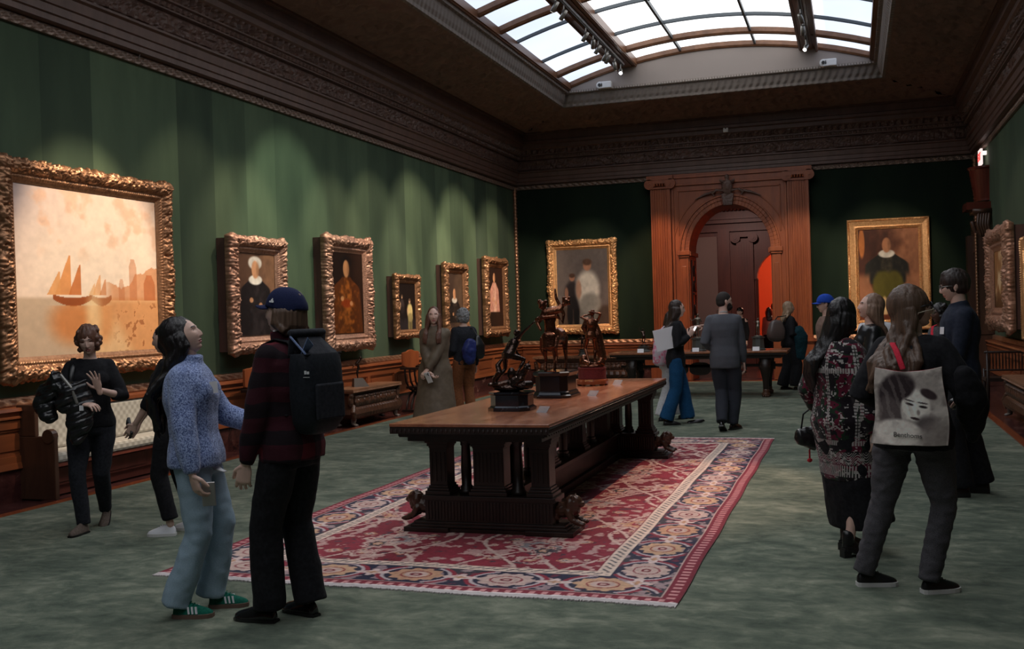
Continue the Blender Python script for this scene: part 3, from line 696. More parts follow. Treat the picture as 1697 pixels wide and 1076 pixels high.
def sitter(bg, bg2, robe, robe2, skin=(196, 140, 104), cx=.47, hy=.74, r=.10, shoulder=.30, base=.02, collar=None, hat=None, seed=1, sash=None, asp=1.6):
    def fn(u, v):
        n = field(u, v, 5, 6, seed); n2 = field(u, v, 14, 18, seed + 3)
        c = lerp(full(u, rgb(*bg)), rgb(*bg2), ss(u * .7 + n * .5, .45, .9)); ry = r / asp * 1.3
        w = r * .9 + shoulder * ss(hy - ry * 1.0 - v, -.02, .14) + (hy - v) * .16
        body = (1 - ss(np.abs(u - cx) / w, .9, 1.04)) * (1 - ss(v, hy - ry * 1.1, hy - ry * .8)) * ss(v, base - .01, base + .01)
        rc = lerp(full(u, rgb(*robe)), rgb(*robe2), ss(n2 * .6 + .4 * (1 - np.abs(u - cx - .02) / w), .42, .85))
        c = [a * (1 - body) + q * body for a, q in zip(c, rc)]
        if sash: c = lerp(c, rgb(*sash), blob(u, v, cx, hy - .42, .18, .05, .3) * .8)
        if hat: c = lerp(c, rgb(*hat), blob(u, v, cx, hy + ry * .75, r * 1.35, ry * .75, .15))
        if collar: c = lerp(c, rgb(*collar), blob(u, v, cx, hy - ry * 1.15, r * 1.35, ry * .55, .15))
        c = lerp(c, rgb(*skin), blob(u, v, cx, hy, r * .72, ry, .15)); c = lerp(c, [x * .6 for x in rgb(*skin)], blob(u, v, cx + r * .55, hy, r * .35, ry * .9, .5) * .5)
        for s_, yy in ((-1, hy - .36), (1, hy - .42)): c = lerp(c, rgb(*skin), blob(u, v, cx + s_ * shoulder * .5, yy, .05, .03, .25) * .9)
        return [x * (.9 + .2 * n2) for x in c]
    return fn
def two_figures(bg, bg2, A, B_, seed=2):
    def fn(u, v):
        n = field(u, v, 5, 6, seed); n2 = field(u, v, 16, 18, seed + 5); c = lerp(full(u, rgb(*bg)), rgb(*bg2), 1 - ss(v + .1 * n, .26, .34))
        for (cx, cy, s, col, skin) in (A, B_):
            for dx, dy, rx, ry, k in ((-.05, -.26, .05, .14, .55), (.06, -.27, .05, .15, .5), (0, -.02, .13, .14, 1.), (.02, -.13, .12, .08, .7)):
                c = lerp(c, [x * k for x in rgb(*col)], blob(u, v, cx + dx * s, cy + dy * s, rx * s, ry * s, .25))
            c = lerp(c, rgb(*skin), blob(u, v, cx, cy + .16 * s, .045 * s, .04 * s, .2)); c = lerp(c, [x * .5 for x in rgb(*skin)], blob(u, v, cx, cy + .185 * s, .05 * s, .025 * s, .3))
            c = lerp(c, rgb(*skin), blob(u, v, cx - .1 * s, cy - .02 * s, .03 * s, .07 * s, .3) * .8)
        return [x * (.9 + .2 * n2) for x in c]
    return fn
painting('very large pale orange harbour painting in a heavy gilded frame on the left wall', 'L', 7.71, 10.29, 1.12, 3.26, .23, .13, 'carved', 'gilt', harbour, 190, box=.05, step=.012)
painting('tall portrait of a figure in black with white collar behind the man in the cap', 'L', 11.36, 12.68, 1.22, 2.74, .21, .13, 'carved', 'giltrose', sitter((86, 62, 50), (128, 92, 70), (30, 26, 28), (46, 40, 42), hy=.80, r=.13, shoulder=.24, collar=(226, 216, 206), hat=(200, 190, 182), seed=3), 90, box=.14, step=.012)
painting('tall dark portrait of a figure in a glowing golden orange robe and dark hat', 'L', 13.86, 15.38, 1.15, 2.90, .24, .13, 'carved', 'giltrose', sitter((30, 19, 14), (42, 26, 18), (84, 44, 18), (158, 88, 36), hy=.80, r=.13, shoulder=.28, hat=(18, 14, 14), seed=8, sash=(140, 52, 20), skin=(190, 132, 90)), 90, box=.14, step=.012)
painting('smallest painting of the left wall, two pale figures at a table on a dark ground', 'L', 16.41, 17.45, 1.26, 2.38, .15, .09, 'carved', 'gilt', two_figures((26, 20, 20), (40, 36, 40), (.25, .55, .95, (60, 50, 50), (180, 140, 110)), (.68, .42, 1.2, (214, 192, 130), (190, 150, 120)), 4), 60, box=.12, step=.015)
painting('narrow portrait on the left wall behind the grey haired visitor', 'L', 18.68, 19.89, 1.2, 2.66, .19, .11, 'carved', 'gilt', sitter((62, 48, 42), (84, 66, 54), (28, 24, 24), (60, 50, 46), hy=.62, r=.12, shoulder=.2, base=.1, collar=(190, 180, 170), seed=12), 60, box=.12, step=.018)
painting('last painting of the left wall, a standing figure in pale pink beside the corner', 'L', 21.0, 22.43, 1.16, 2.88, .21, .12, 'carved', 'gilt', sitter((38, 24, 20), (50, 30, 24), (186, 128, 112), (214, 170, 150), hy=.82, r=.10, shoulder=.16, base=.25, seed=14), 60, box=.12, step=.018)
painting('grey painting of two working figures in a bright gold frame, left of the doorway', 'F', -6.89, -5.22, 1.12, 3.33, .22, .13, 'carved', 'gilt2', two_figures((98, 88, 86), (74, 58, 50), (.30, .44, 1.15, (40, 33, 36), (150, 104, 84)), (.60, .50, 1.75, (216, 204, 192), (170, 120, 96)), 6), 110, step=.013)
def armour(u, v):
    f = sitter((70, 36, 24), (150, 98, 70), (30, 28, 24), (70, 62, 48), hy=.82, r=.10, shoulder=.24, base=.40, collar=(220, 210, 196), seed=21, skin=(186, 124, 88)); c = f(u, v)
    n = field(u, v, 12, 12, 2); bgm = blob(u, v, .1, .1, .9, .45, .2)
    c0 = c; c = lerp(c, rgb(158, 104, 74), (1 - ss(v, .45, .55)) * (1 - blob(u, v, .48, .46, .3, .2, .1)) * .9)
    c = lerp(c, rgb(92, 84, 28), blob(u, v, .40, .38, .17, .16, .2)); c = lerp(c, rgb(92, 84, 28), blob(u, v, .58, .38, .16, .16, .2))
    for x in (.42, .55): c = lerp(c, rgb(220, 180, 130), blob(u, v, x, .14, .05, .12, .2))
    c = lerp(c, rgb(104, 50, 26), 1 - ss(v, .05, .07)); c = lerp(c, rgb(186, 110, 56), blob(u, v, .06, .85, .05, .16, .2))
    return [q * (.88 + .22 * n) for q in c]
painting('large portrait of a bearded figure in dark armour and green breeches, right of the doorway', 'F', -.09, 1.58, 1.04, 3.45, .23, .10, 'plain', 'gilt2', armour, 110)
def waterfall(u, v):
    n = field(u, v, 10, 3, 3); n2 = field(u, v, 14, 14, 6); c = lerp(full(u, rgb(150, 104, 66)), rgb(222, 190, 150), ss(n, .4, .7)); c = lerp(c, rgb(90, 60, 38), 1 - ss(v + .2 * n2, .2, .45)); return c
painting('ornate framed tan painting seen edge on along the right wall', 'R', 17.5, 19.9, 1.13, 2.8, .36, .14, 'carved', 'giltrose', waterfall, 50, box=.16, step=.018)
painting('bead edged gold frame cut by the right edge of the picture', 'R', 15.2, 17.25, 1.0, 2.55, .24, .1, 'plain', 'gilt2', waterfall, 40, box=.03)

# spotlights: real fixtures on the two tracks
T1 = -4.36
def sp(y, tx, ty, tz, pw, size=26, x=T1, lens='lens_off', lb=None, col=(1, .78, .55), blend=.55):
    spot(x, y, zt1 if x == T1 else zt2, (tx, ty, tz), lens, lb or ('grey spotlight on the %s track' % ('left' if x == T1 else 'right')), 'spotlights of the %s track' % ('left' if x == T1 else 'right'), pw, col, rad(size), blend)
W_ = (1, .80, .58); GR = (1, .92, .70)
# ---------------------------------------------------------------- rug
RX0, RX1, RY0, RY1 = -4.345, -.955, 5.64, 13.01
def rug(u, v):
    X = u * (RX1 - RX0); Y = v * (RY1 - RY0); W, L = RX1 - RX0, RY1 - RY0
    ex = np.minimum(X, W - X); ey = np.minimum(Y, L - Y); e = np.minimum(ex, ey)
    side = ex < ey; s = np.where(side, Y - L / 2, X - W / 2)
    n = field(u, v, 40, 80, 1); n2 = field(u, v, 160, 330, 2, 2); n3 = field(u, v, 6, 12, 3)
    red, red2, cream, tan, navy, char, grey = rgb(148, 50, 66), rgb(128, 42, 56), rgb(206, 176, 166), rgb(200, 152, 122), rgb(48, 48, 70), rgb(70, 66, 74), rgb(150, 140, 142)
    c = lerp(full(u, red), red2, ss(n3, .35, .65))
    cx, cy = np.abs(X - W / 2), Y - L / 2
    # vines
    for (f, ph, am, off) in ((2.6, 0, .24, .36), (2.6, PI, .24, .36), (1.7, .6, .3, .85), (1.7, PI + .6, .3, .85), (3.4, 1., .16, 1.1)):
        d = np.abs(cx - off - am * np.sin(cy * f * 1.3 + ph)); c = lerp(c, cream, (d < .008 + .016 * n2))
    def pal(c, px, py, px0, py0, r, lob, inner, outer, core, asp=1.):
        gx = ((px - px0 + 1e3 * 0) ); dx = gx; dy = (py - py0) / asp; rr = np.hypot(dx, dy); th = np.arctan2(dy, dx)
        R = r * (1 + .16 * np.cos(th * lob) + .25 * (n2 - .5))
        c = lerp(c, outer, rr < R); c = lerp(c, red, (rr < R * .80) * (rr > R * .70)); c = lerp(c, inner, rr < R * .62); c = lerp(c, core, (rr < R * .34)); c = lerp(c, cream, rr < R * .15); return c
    def tile(p, per, off=0): return (p + off + per / 2) % per - per / 2
    row = np.floor((cy + 50 * .82) / .82 + .5)
    c = pal(c, tile(cx, 1.1, 0.), tile(cy, 1.64, 0), 0, 0, .26, 8, tan, cream, red, .72)
    c = pal(c, tile(cx, 1.1, .55), tile(cy, 1.64, .82), 0, 0, .22, 7, grey, cream, red2, .8)
    c = pal(c, tile(cx, .9, .3), tile(cy, .82, .41), 0, 0, .11, 5, red, cream, tan, 1)
    c = pal(c, tile(cx, .72, .1), tile(cy, 1.2, .2), 0, 0, .10, 6, char, cream, tan, 1.2)
    c = pal(c, tile(cx, .5, .17), tile(cy, .55, .1), 0, 0, .05, 4, cream, tan, char, 1)
    c = pal(c, tile(cx, .34, .05), tile(cy, .42, .3), 0, 0, .038, 5, cream, red2, tan, 1)
    c = pal(c, tile(cx, .42, .2), tile(cy, .30, .1), 0, 0, .03, 3, tan, cream, char, 1.4)
    c = lerp(c, cream, (n > .62) * .8); c = lerp(c, char, (n < .27) * .7)
    # guard stripe
    gu = (e > .50) * (e < .60); c = lerp(c, rgb(224, 198, 182), gu); zz = np.abs(e - .55 - .022 * np.sign(np.sin(s * 78)) * np.abs(np.sin(s * 39))) < .010; c = lerp(c, char, gu * zz * .8); c = lerp(c, red2, ((e > .595) * (e < .61) + (e > .49) * (e < .50)) * .8)
    # main border
    b = (e > .115) * (e <= .50); bc = lerp(full(u, char), navy, ss(n3, .4, .6)); t = e - .305
    vine = np.abs(t - .10 * np.sin(s * 2 * PI / .62)) < .014; bc = lerp(bc, cream, vine); bc = lerp(bc, rgb(190, 160, 160), (n > .60) * .8); bc = lerp(bc, red, (n < .30) * .6)
    per = .60; k = tile(s, per); par = np.floor((s + 30 * per + per / 2) / per).astype(int) % 3
    rr = np.hypot(k / .20, t / .165); th = np.arctan2(t, k)
    bc = lerp(bc, np.array(red)[:, None] * np.ones_like(u) if False else red, (rr < 1.32) * (rr > 1.16) * (np.abs(np.sin(th)) < .8)); bc = lerp(bc, rgb(196, 180, 182), (rr < 1.16) * (rr > 1.04) * (np.abs(np.sin(th)) < .85)); bc = lerp(bc, navy, (rr <= 1.04) * (rr > .9))
    Rm = 1 + .10 * np.cos(th * 10); base = [np.where(par == 0, a, np.where(par == 1, q, w_)) for a, q, w_ in zip(tan, cream, rgb(206, 164, 132))]
    m_ = rr < .86 * Rm; bc = [x * (1 - m_) + y * m_ for x, y in zip(bc, base)]; bc = lerp(bc, red, (rr < .52) * (rr > .46)); bc = lerp(bc, cream, rr < .4); bc = lerp(bc, red2, (rr < .2) * (rr > .1))
    h = tile(s, per, per / 2); rs = np.hypot(h / .085, t / .06) / (1 + .35 * np.cos(4 * np.arctan2(t, h))); bc = lerp(bc, rgb(222, 196, 190), rs < 1); bc = lerp(bc, tan, rs < .4)
    c = [x * (1 - b) + y * b for x, y in zip(c, bc)]
    c = lerp(c, cream, (e > .105) * (e <= .118))
    ob = e <= .105; c = lerp(c, rgb(134, 46, 62), ob); c = lerp(c, rgb(214, 150, 150), ob * (np.abs(e - .055) < .022) * (np.sin(s * 2 * PI / .075) > .15)); c = lerp(c, red2, e < .018)
    fr = (ey < .028) * (ey <= ex + .5) ; c = lerp(c, rgb(226, 214, 214), ey < .02 + .012 * n2)
    g_ = .90 + .2 * n2
    return [x * g_ for x in c]
t = thing('persian_rug', 'large red persian rug with a dark border of medallions under the long table', 'rug', ((RX0 + RX1) / 2, (RY0 + RY1) / 2, 0))
colgrid('pile', rug, 400, 870, t, 'rug', lambda u, v: ((u - .5) * (RX1 - RX0) + .005 * np.sin(v * 31), (v - .5) * (RY1 - RY0) + .01 * np.sin(u * 17), .010 + 0 * u), thick=.008)
g = G(); n_ = 420
for e_ in (-1, 1):
    for i in range(n_):
        x = (i / n_ - .5) * (RX1 - RX0); y = e_ * (RY1 - RY0) / 2; w = (RX1 - RX0) / n_; l = .03 + .02 * random.random(); yy = .01 * math.sin((i / n_) * 17)
        g.box(x, min(y + yy, y + yy + e_ * l) - .004, .001, x + w * .8, max(y + yy, y + yy + e_ * l), .009)
o = g.obj('fringe', Mat('rug_fringe', (.66, .60, .60), .9).m, t); o['kind'] = 'stuff'; o['label'] = 'short white wool fringe'

# ---------------------------------------------------------------- long central table
TX, TY0, TY1, TZ = -2.60, 6.80, 11.50, .86
t = thing('long_table', 'long carved dark walnut table with a polished red brown top on the rug', 'table', (TX, (TY0 + TY1) / 2, 0.011))
ly = (TY1 - TY0) / 2; HW = .60
g = G(); g.box(-HW, -ly, TZ - .035, HW, ly, TZ - .011); g.obj('table_top', 'table_top', t, bevel=.006)
g = G(); g.box(-HW + .004, -ly + .004, TZ - .085, HW - .004, ly - .004, TZ - .036)
n_ = int(2 * ly / .035)
for i in range(n_):
    y = -ly + i * .035
    for s_ in (-1, 1): g.ell((s_ * (HW - .01), y + .017, TZ - .062), (.016, .012, .018), su=6, sv=4)
for i in range(34):
    for s_ in (-1, 1): g.ell((-HW + .018 + i * .0352, s_ * (ly - .01), TZ - .062), (.012, .016, .018), su=6, sv=4)
g.obj('carved_edge', 'dark', t)
g = G(); g.box(-HW + .05, -ly + .06, TZ - .115, HW - .05, ly - .06, TZ - .085); g.box(-HW + .09, -ly + .12, TZ - .15, HW - .09, ly - .12, TZ - .115)
for i in range(int(2 * ly / .06)): y = -ly + .08 + i * .06; g.box(-HW + .035, y, TZ - .11, HW - .035, y + .03, TZ - .088)
g.obj('apron', 'dark', t)
def pier(g, x, y, w, d, z0=.27, z1=TZ - .15):
    g.box(x - w / 2, y - d / 2, z0 + .07, x + w / 2, y + d / 2, z1 - .09)
    for a, b_, e in ((0, .03, .03), (.03, .05, .018), (.05, .07, .008)): g.box(x - w / 2 - e, y - d / 2 - e, z0 + a, x + w / 2 + e, y + d / 2 + e, z0 + b_)
    for a, b_, e in ((.09, .075, .004), (.075, .05, .014), (.05, .02, .026), (.02, .0, .035)): g.box(x - w / 2 - e, y - d / 2 - e, z1 - a, x + w / 2 + e, y + d / 2 + e, z1 - b_)
    k = max(2, int(w / .03))
    for i in range(k): c = x - w / 2 + (i + .5) * w / k; g.box(c - .006, y - d / 2 - .006, z0 + .1, c + .006, y - d / 2, z1 - .12)
def column(g, x, y, r, z0=.27, z1=TZ - .15):
    g.lathe([(r * 1.5, 0), (r * 1.5, .03), (r * 1.25, .035), (r * 1.3, .055), (r, .065), (r * 1.06, .2), (r * .86, z1 - z0 - .08), (r * 1.1, z1 - z0 - .07), (r * 1.0, z1 - z0 - .06), (r * 1.45, z1 - z0 - .02), (r * 1.6, z1 - z0 - .018), (r * 1.6, z1 - z0)], (x, y, z0), 16)
def lion():
    g = G()
    g.tube([(-.10, 0, .10), (0, 0, .11), (.07, 0, .12)], [.055, .06, .06], 12); g.ell((.09, 0, .17), (.055, .05, .05)); g.ell((.135, 0, .155), (.03, .028, .024))
    g.ell((.06, 0, .15), (.045, .068, .07))
    for s_ in (-1, 1): g.tube([(.05, s_ * .05, .1), (.08, s_ * .055, .045), (.14, s_ * .055, .02)], [.03, .024, .022], 8); g.ell((.15, s_ * .055, .018), (.03, .026, .018)); g.ell((.085, s_ * .045, .21), (.012, .012, .016))
    g.ell((-.08, 0, .06), (.06, .075, .06))
    return remesh(g, .008, 1, lambda p: .005 * nz(p, 60))
LM = lion(); LM.materials.append(M['dark2']); LM.name = 'lion_foot'
for yy in (-ly + .50, ly - .22):
    g = G()
    for a_, b_ in ((-.66, -.30), (.30, .66)): g.box(a_, yy - .17, .0, b_, yy + .17, .035)
    g.box(-.64, yy - .14, .0, .64, yy + .14, .03); g.box(-.61, yy - .15, .035, .61, yy + .15, .055); g.box(-.59, yy - .135, .055, .59, yy + .135, .075)
    g.box(-.50, yy - .12, .075, .50, yy + .12, .25); g.box(-.52, yy - .13, .235, .52, yy + .13, .27)
    for i in range(38): x = -.48 + i * .0255; g.box(x, yy - .128, .09, x + .012, yy + .128, .225)
    g.obj('plinth', 'dark', t, bevel=.003)
    g = G(); pier(g, -.40, yy, .14, .16); g.obj('pier', 'dark', t, bevel=.003)
    g = G(); pier(g, .40, yy, .14, .16); g.obj('pier', 'dark', t, bevel=.003)
    g = G(); pier(g, 0, yy, .24, .16); g.obj('pier', 'dark', t, bevel=.003)
    for x in (-.205, .205): g = G(); column(g, x, yy, .038); g.obj('column', 'dark', t, smooth='auto')
    for s_ in (-1, 1):
        o = bpy.data.objects.new('lion_foot', LM); C.objects.link(o); o.parent = t; o.location = (s_ * .545, yy, .06); o.rotation_euler = (0, 0, 0 if s_ > 0 else PI)
g = G(); y0_, y1_ = -ly + .64, ly - .36; g.box(-.14, y0_, .0, .14, y1_, .07); g.box(-.10, y0_, .07, .10, y1_, .25); g.box(-.13, y0_, .235, .13, y1_, .27); g.box(-.12, y0_, TZ - .19, .12, y1_, TZ - .15); g.obj('stretcher', 'dark', t, bevel=.003)
for i in range(7):
    y = y0_ + .25 + i * (y1_ - y0_ - .5) / 6; g = G()
    if i % 2 == 0: pier(g, 0, y, .14, .14)
    else: column(g, 0, y, .04)
    g.obj('pier' if i % 2 == 0 else 'column', 'dark', t)
for i, (x, y, r_) in enumerate([(-2.30, 7.62, .3), (-2.28, 9.15, .3), (-2.36, 10.55, .3)]):
    tt = thing('label_plate', 'small clear acrylic label beside the %s bronze on the long table' % ('nearest', 'middle', 'farthest')[i], 'label', (x, y, TZ), -.4)
    g = G(); g.add([(-.05, 0, .0), (.05, 0, .0), (.05, .05, .045), (-.05, .05, .045), (-.05, .006, -.0), (.05, .006, -.0), (.05, .056, .045), (-.05, .056, .045)], [(0, 1, 2, 3), (7, 6, 5, 4), (0, 4, 5, 1), (3, 2, 6, 7), (0, 3, 7, 4), (1, 5, 6, 2)]); g.obj('stand', 'acrylic', tt)

# ---------------------------------------------------------------- long table by the doorway
t = thing('side_table', 'long dark table with scrolled legs across the room in front of the doorway', 'table', (-2.75, 19.5, 0))
g = G(); g.box(-1.62, -.55, .80, 1.62, .55, .84); g.obj('table_top', 'table_top', t, bevel=.008)
g = G(); g.box(-1.60, -.53, .765, 1.60, .53, .80); g.box(-1.5, -.45, .70, 1.5, .45, .765); g.obj('apron', 'dark', t)
for x in (-1.22, 1.22):
    for s_ in (-1, 1):
        g = G(); y = s_ * .38
        g.tube([(x, y, .70), (x, y + s_ * .03, .60), (x, y + s_ * .06, .52), (x, y + s_ * .02, .42), (x, y, .3), (x, y, .14)], [(.11, .05), (.10, .06), (.09, .07), (.08, .05), (.055, .05), (.05, .05)], 12)
        g.tube([(x - .09, y + s_ * .05, .54), (x + .09, y + s_ * .05, .54)], .06, 14, round_=False)
        g.obj('leg', 'dark', t, smooth='auto')
        g = G(); g.lathe([(.05, .0), (.075, .02), (.08, .06), (.05, .1), (.06, .12), (.045, .15)], (x, y, 0), 14)
        for q in (-1, 0, 1): g.tube([(x + q * .035, y, .03), (x + q * .04, y + s_ * .08, .02)], .02, 8)
        g.obj('paw_foot', 'dark2', t, smooth='auto')
    g = G(); g.cbox((x, 0, .56), (.10, .7, .10)); g.obj('crosspiece', 'dark', t)
g = G(); g.box(-1.5, -.03, .53, 1.5, .03, .58); g.cbox((-1.22, 0, .55), (.3, .08, .14)); g.cbox((1.22, 0, .55), (.3, .08, .14)); g.obj('stretcher', 'dark', t)
for i in range(3): g = G(); x = -.42 + i * .42; g.prism([(x + .2 * math.copysign(abs(math.cos(a)) ** .7, math.cos(a)), .50 + .12 * math.copysign(abs(math.sin(a)) ** .8, math.sin(a))) for a in [k * PI / 12 for k in range(24)]], -.03, .03); g.obj('carved_oval', 'dark', t)

# ---------------------------------------------------------------- carved chests
def chest(label, loc, rz, L_=1.75, D=.45, H=.57, low=False, matt='dark2', group='carved chests'):
    t = thing('carved_chest', label, 'chest', loc, rz, group); h = L_ / 2       # length along x, front towards -y
    g = G()
    def pr(z, d, l): return [(-l, -d, z), (l, -d, z), (l, d, z), (-l, d, z)]
    g.box(-h, -D / 2, H - .03, h, D / 2, H); g.box(-h + .02, -D / 2 + .015, H - .06, h - .02, D / 2 - .015, H - .03)
    for i in range(int(L_ / .05)): g.ell((-h + .03 + i * .05, -D / 2 + .005, H - .045), (.02, .018, .014), su=8, sv=5)
    g.obj('lid', 'chest_lid', t)
    g = G(); S = [(.10, .155, .80), (.13, .20, .90), (.19, .225, .965), (.26, .21, .95), (.29, .18, .90), (.31, .165, .88), (.46, .15, .86), (.50, .18, .92), (H - .06, .20, .96)]
    R_ = []
    nx = 70
    for z, d, l in S:
        r = [V((-h * l + 2 * h * l * i / nx, -d * D / .45, z)) for i in range(nx + 1)] + [V((h * l, d * D / .45, z)), V((-h * l, d * D / .45, z))]
        for i, p in enumerate(r[:nx + 1]):
            if .12 < z < .28: p.y -= .010 * math.sin(i * 1.6)
        R_.append(r)
    m_ = len(R_[0]); vs = [p for r in R_ for p in r]; fs = []
    for i in range(len(S) - 1):
        for j in range(m_): fs.append((i * m_ + j, i * m_ + (j + 1) % m_, (i + 1) * m_ + (j + 1) % m_, (i + 1) * m_ + j))
    fs.append(tuple(range(m_ - 1, -1, -1))); g.add(vs, fs); g.obj('body', matt, t)
    g = G(); rnd = random.Random(3)
    g.box(-h * .84, -.17 * D / .45, .31, h * .84, -.14 * D / .45, .47)
    for i in range(int(L_ * 16)):
        x = -h * .82 + i / (L_ * 16) * 2 * h * .82; y = -.175 * D / .45
        a = rnd.random() * 2 - 1; g.tube([(x, y, .31), (x + .02 * a, y - .012, .36), (x + .03 * a, y - .01, .41)], [.02, .026, .018], 7); g.ell((x + .03 * a, y - .02, .44), (.016, .016, .02), su=8, sv=6)
        g.tube([(x, y - .01, .40), (x + .04 * rnd.choice((-1, 1)), y - .025, .37)], [.01, .008], 6)
    mobj('relief_figures', remesh(g, .011, 1), matt, t)
    for s_ in (-1, 1):
        g = G(); g.ell((s_ * h * .95, -.15, .40), (.05, .05, .10)); g.ell((s_ * h * .96, -.17, .47), (.04, .045, .045)); g.tube([(s_ * h * .9, -.18, .3), (s_ * h * .96, -.2, .22), (s_ * h * .92, -.19, .12)], [.035, .045, .03], 10)
        mobj('corner_figure', remesh(g, .011, 1, lambda p: .006 * nz(p, 40)), matt, t)
        for y in (-.15, .13):
            g = G(); g.tube([(s_ * h * .84, y, .12), (s_ * h * .86, y, .05)], [.045, .035], 10)
            for q in (-1, 0, 1): g.tube([(s_ * h * .86 + q * .02, y - .01, .035), (s_ * h * .87 + q * .035, y - .06, .018)], [.02, .014], 8)
            g.obj('paw_foot', 'paw', t, smooth='auto')
    return t
M['chest_lid'] = wood('carved_lid_wood', (.20, .085, .045), (.32, .16, .09), .35); M['paw'] = Mat('worn_paw', (.12, .09, .075), .4).m
chest('dark carved chest with lion paw feet against the left wall under the small painting', (-7.345, 14.8, 0), PI / 2, 1.75)
chest('dark carved chest along the far wall under the painting of figures at work', (-5.85, 23.2, 0), 0, 2.5, .5, .62)
chest('dark carved chest against the right wall, cut by the right edge of the picture', (2.18, 14.9, 0), -PI / 2, 2.1)

# built in bench of the left wall
t = thing('upholstered_bench', 'wooden bench with pale cream upholstery along the left wall', 'bench', (-7.5, 8.95, 0)); y0, y1 = -1.02, 1.35
g = G(); g.box(-.1, y0, .0, .12, y1, .10); g.box(-.1, y0, .10, .16, y1, .30); g.box(-.1, y0 - .0, .30, .30, y1, .34)
for i in range(3): a = y0 + .1 + i * .75; g.box(.155, a, .13, .175, a + .62, .27)
g.obj('base', 'inner', t, bevel=.004)
g = G(); g.box(-.1, y0, .34, .32, y1, .44); g.obj('seat', 'damask', t, bevel=.03)
g = G(); g.box(-.1, y0, .44, .04, y1, .83); g.obj('backrest', 'damask', t, bevel=.03)
g = G(); g.box(-.1, y0, .83, .05, y1, .875)
g.obj('top_rail', 'wood_h', t, bevel=.004)
for y in (y0, y1): g = G(); g.box(-.1, y - .05, 0, .34, y, .60); g.box(-.1, y - .05, .6, .12, y, .9); g.tube([(.27, y - .06, .6), (.27, y + .01, .6)], .07, 14, round_=False); g.obj('end_panel', 'dark2', t, bevel=.008)
# dark grille in the dado
g = G(); g.box(-7.585, 10.55, .36, -7.56, 11.35, .70); tag(g.obj('heating_grille', 'black'), 'dark grille let into the panelling left of the folding chair', 'grille')
g = G(); g.cbox((-7.53, 10.72, .55), (.03, .02, .1)); 

def folding_chair(label, loc, rz):
    t = thing('folding_chair', label, 'chair', loc, rz, 'curved slat folding chairs')     # faces -y
    for s_ in (-1, 1):
        for i in range(5):
            y = -.18 + i * .09; g = G()
            pts = [(s_ * .33, y, .74), (s_ * .33, y, .66), (s_ * .29, y, .52), (s_ * .16, y, .40), (0, y, .35), (-s_ * .17, y, .28), (-s_ * .28, y, .14), (-s_ * .31, y, .04)]
            g.tube(pts, [(.016, .022)] * 8, 8, hint=(0, 1, 0)); g.obj('curved_slat', 'dark', t, smooth='auto')
        g = G(); g.box(s_ * .33 - .03, -.27, .73, s_ * .33 + .03, .26, .77); g.tube([(s_ * .33 - .03, -.27, .72), (s_ * .33 + .03, -.27, .72)], .045, 12, round_=False); g.obj('armrest', 'dark', t, bevel=.006)
        g = G(); g.box(s_ * .31 - .035, -.26, 0.01, s_ * .31 + .035, .25, .05); g.obj('runner', 'dark', t, bevel=.006)
    g = G(); g.box(-.26, -.2, .40, .26, .2, .44); g.obj('seat', 'dark', t, bevel=.01)
    g = G(); n_ = 20; top = [(-.34 + .68 * i / n_, 1.0 + .045 * math.sin(PI * i / n_) + .02 * abs(math.cos(2 * PI * i / n_))) for i in range(n_ + 1)]; bot = [(.34 - .68 * i / n_, .80 - .05 * math.sin(PI * i / n_)) for i in range(n_ + 1)]
    g.prism(top + bot, .20, .235); g.obj('back_board', 'wood', t, bevel=.005)
folding_chair('curved slat folding chair by the left wall half hidden behind the man in the cap', (-7.15, 11.75, 0), PI / 2)
folding_chair('curved slat folding chair by the left wall behind the woman in the long coat', (-7.12, 16.55, 0), PI / 2)
t = thing('spindle_bench', 'dark spindle backed seat beside the chest on the right wall', 'bench', (2.14, 17.0, 0))
g = G(); g.tube([(-.28, 0, .84), (.33, 0, .84)], .018, 10); g.tube([(-.28, 0, .57), (.33, 0, .57)], .014, 10); g.obj('top_rail', 'dark', t, smooth='auto')
for i in range(14): g = G(); x = -.26 + i * .044; g.tube([(x, 0, .57), (x, 0, .70), (x, 0, .84)], [.007, .012, .006], 6, round_=False); g.obj('spindle', 'dark', t)
for x in (-.25, .3):
    for y in (0, .45): g = G(); g.tube([(x, y, 0), (x, y, .3), (x, y, .57 if y else .86)], [.02, .028, .018], 8, round_=False); g.obj('leg', 'dark', t, smooth='auto')
g = G(); g.box(-.28, -.02, .40, .33, .47, .45); g.obj('seat', 'dark', t)
# ---------------------------------------------------------------- people
def rotm(hy=0, hp=0, hr=0): return Matrix.Rotation(rad(hy), 3, 'Z') @ Matrix.Rotation(rad(hp), 3, 'X') @ Matrix.Rotation(rad(hr), 3, 'Y')
TF = [.44, .48, .53, .60, .66, .72, .77, .80, .82, .835]
TW = {'m': [.088, .092, .094, .085, .087, .099, .104, .092, .062, .036], 'f': [.090, .096, .098, .076, .076, .087, .089, .080, .055, .030]}
TD = {'m': [.056, .062, .066, .057, .059, .067, .063, .052, .042, .034], 'f': [.056, .064, .068, .053, .055, .069, .059, .048, .038, .030]}
def interp(f, T): return float(np.interp(f, TF, T))
def ik(a, t, l1, l2, hint):
    d = t - a; L = min(d.length, (l1 + l2) * .999); d.normalize(); t = a + d * L
    k = (l1 * l1 - l2 * l2 + L * L) / (2 * L); h = math.sqrt(max(0, l1 * l1 - k * k)); hint = V(hint); p = hint - d * hint.dot(d)
    if p.length < 1e-4: p = V((0, -1, 0))
    return a + d * k + p.normalized() * h, t
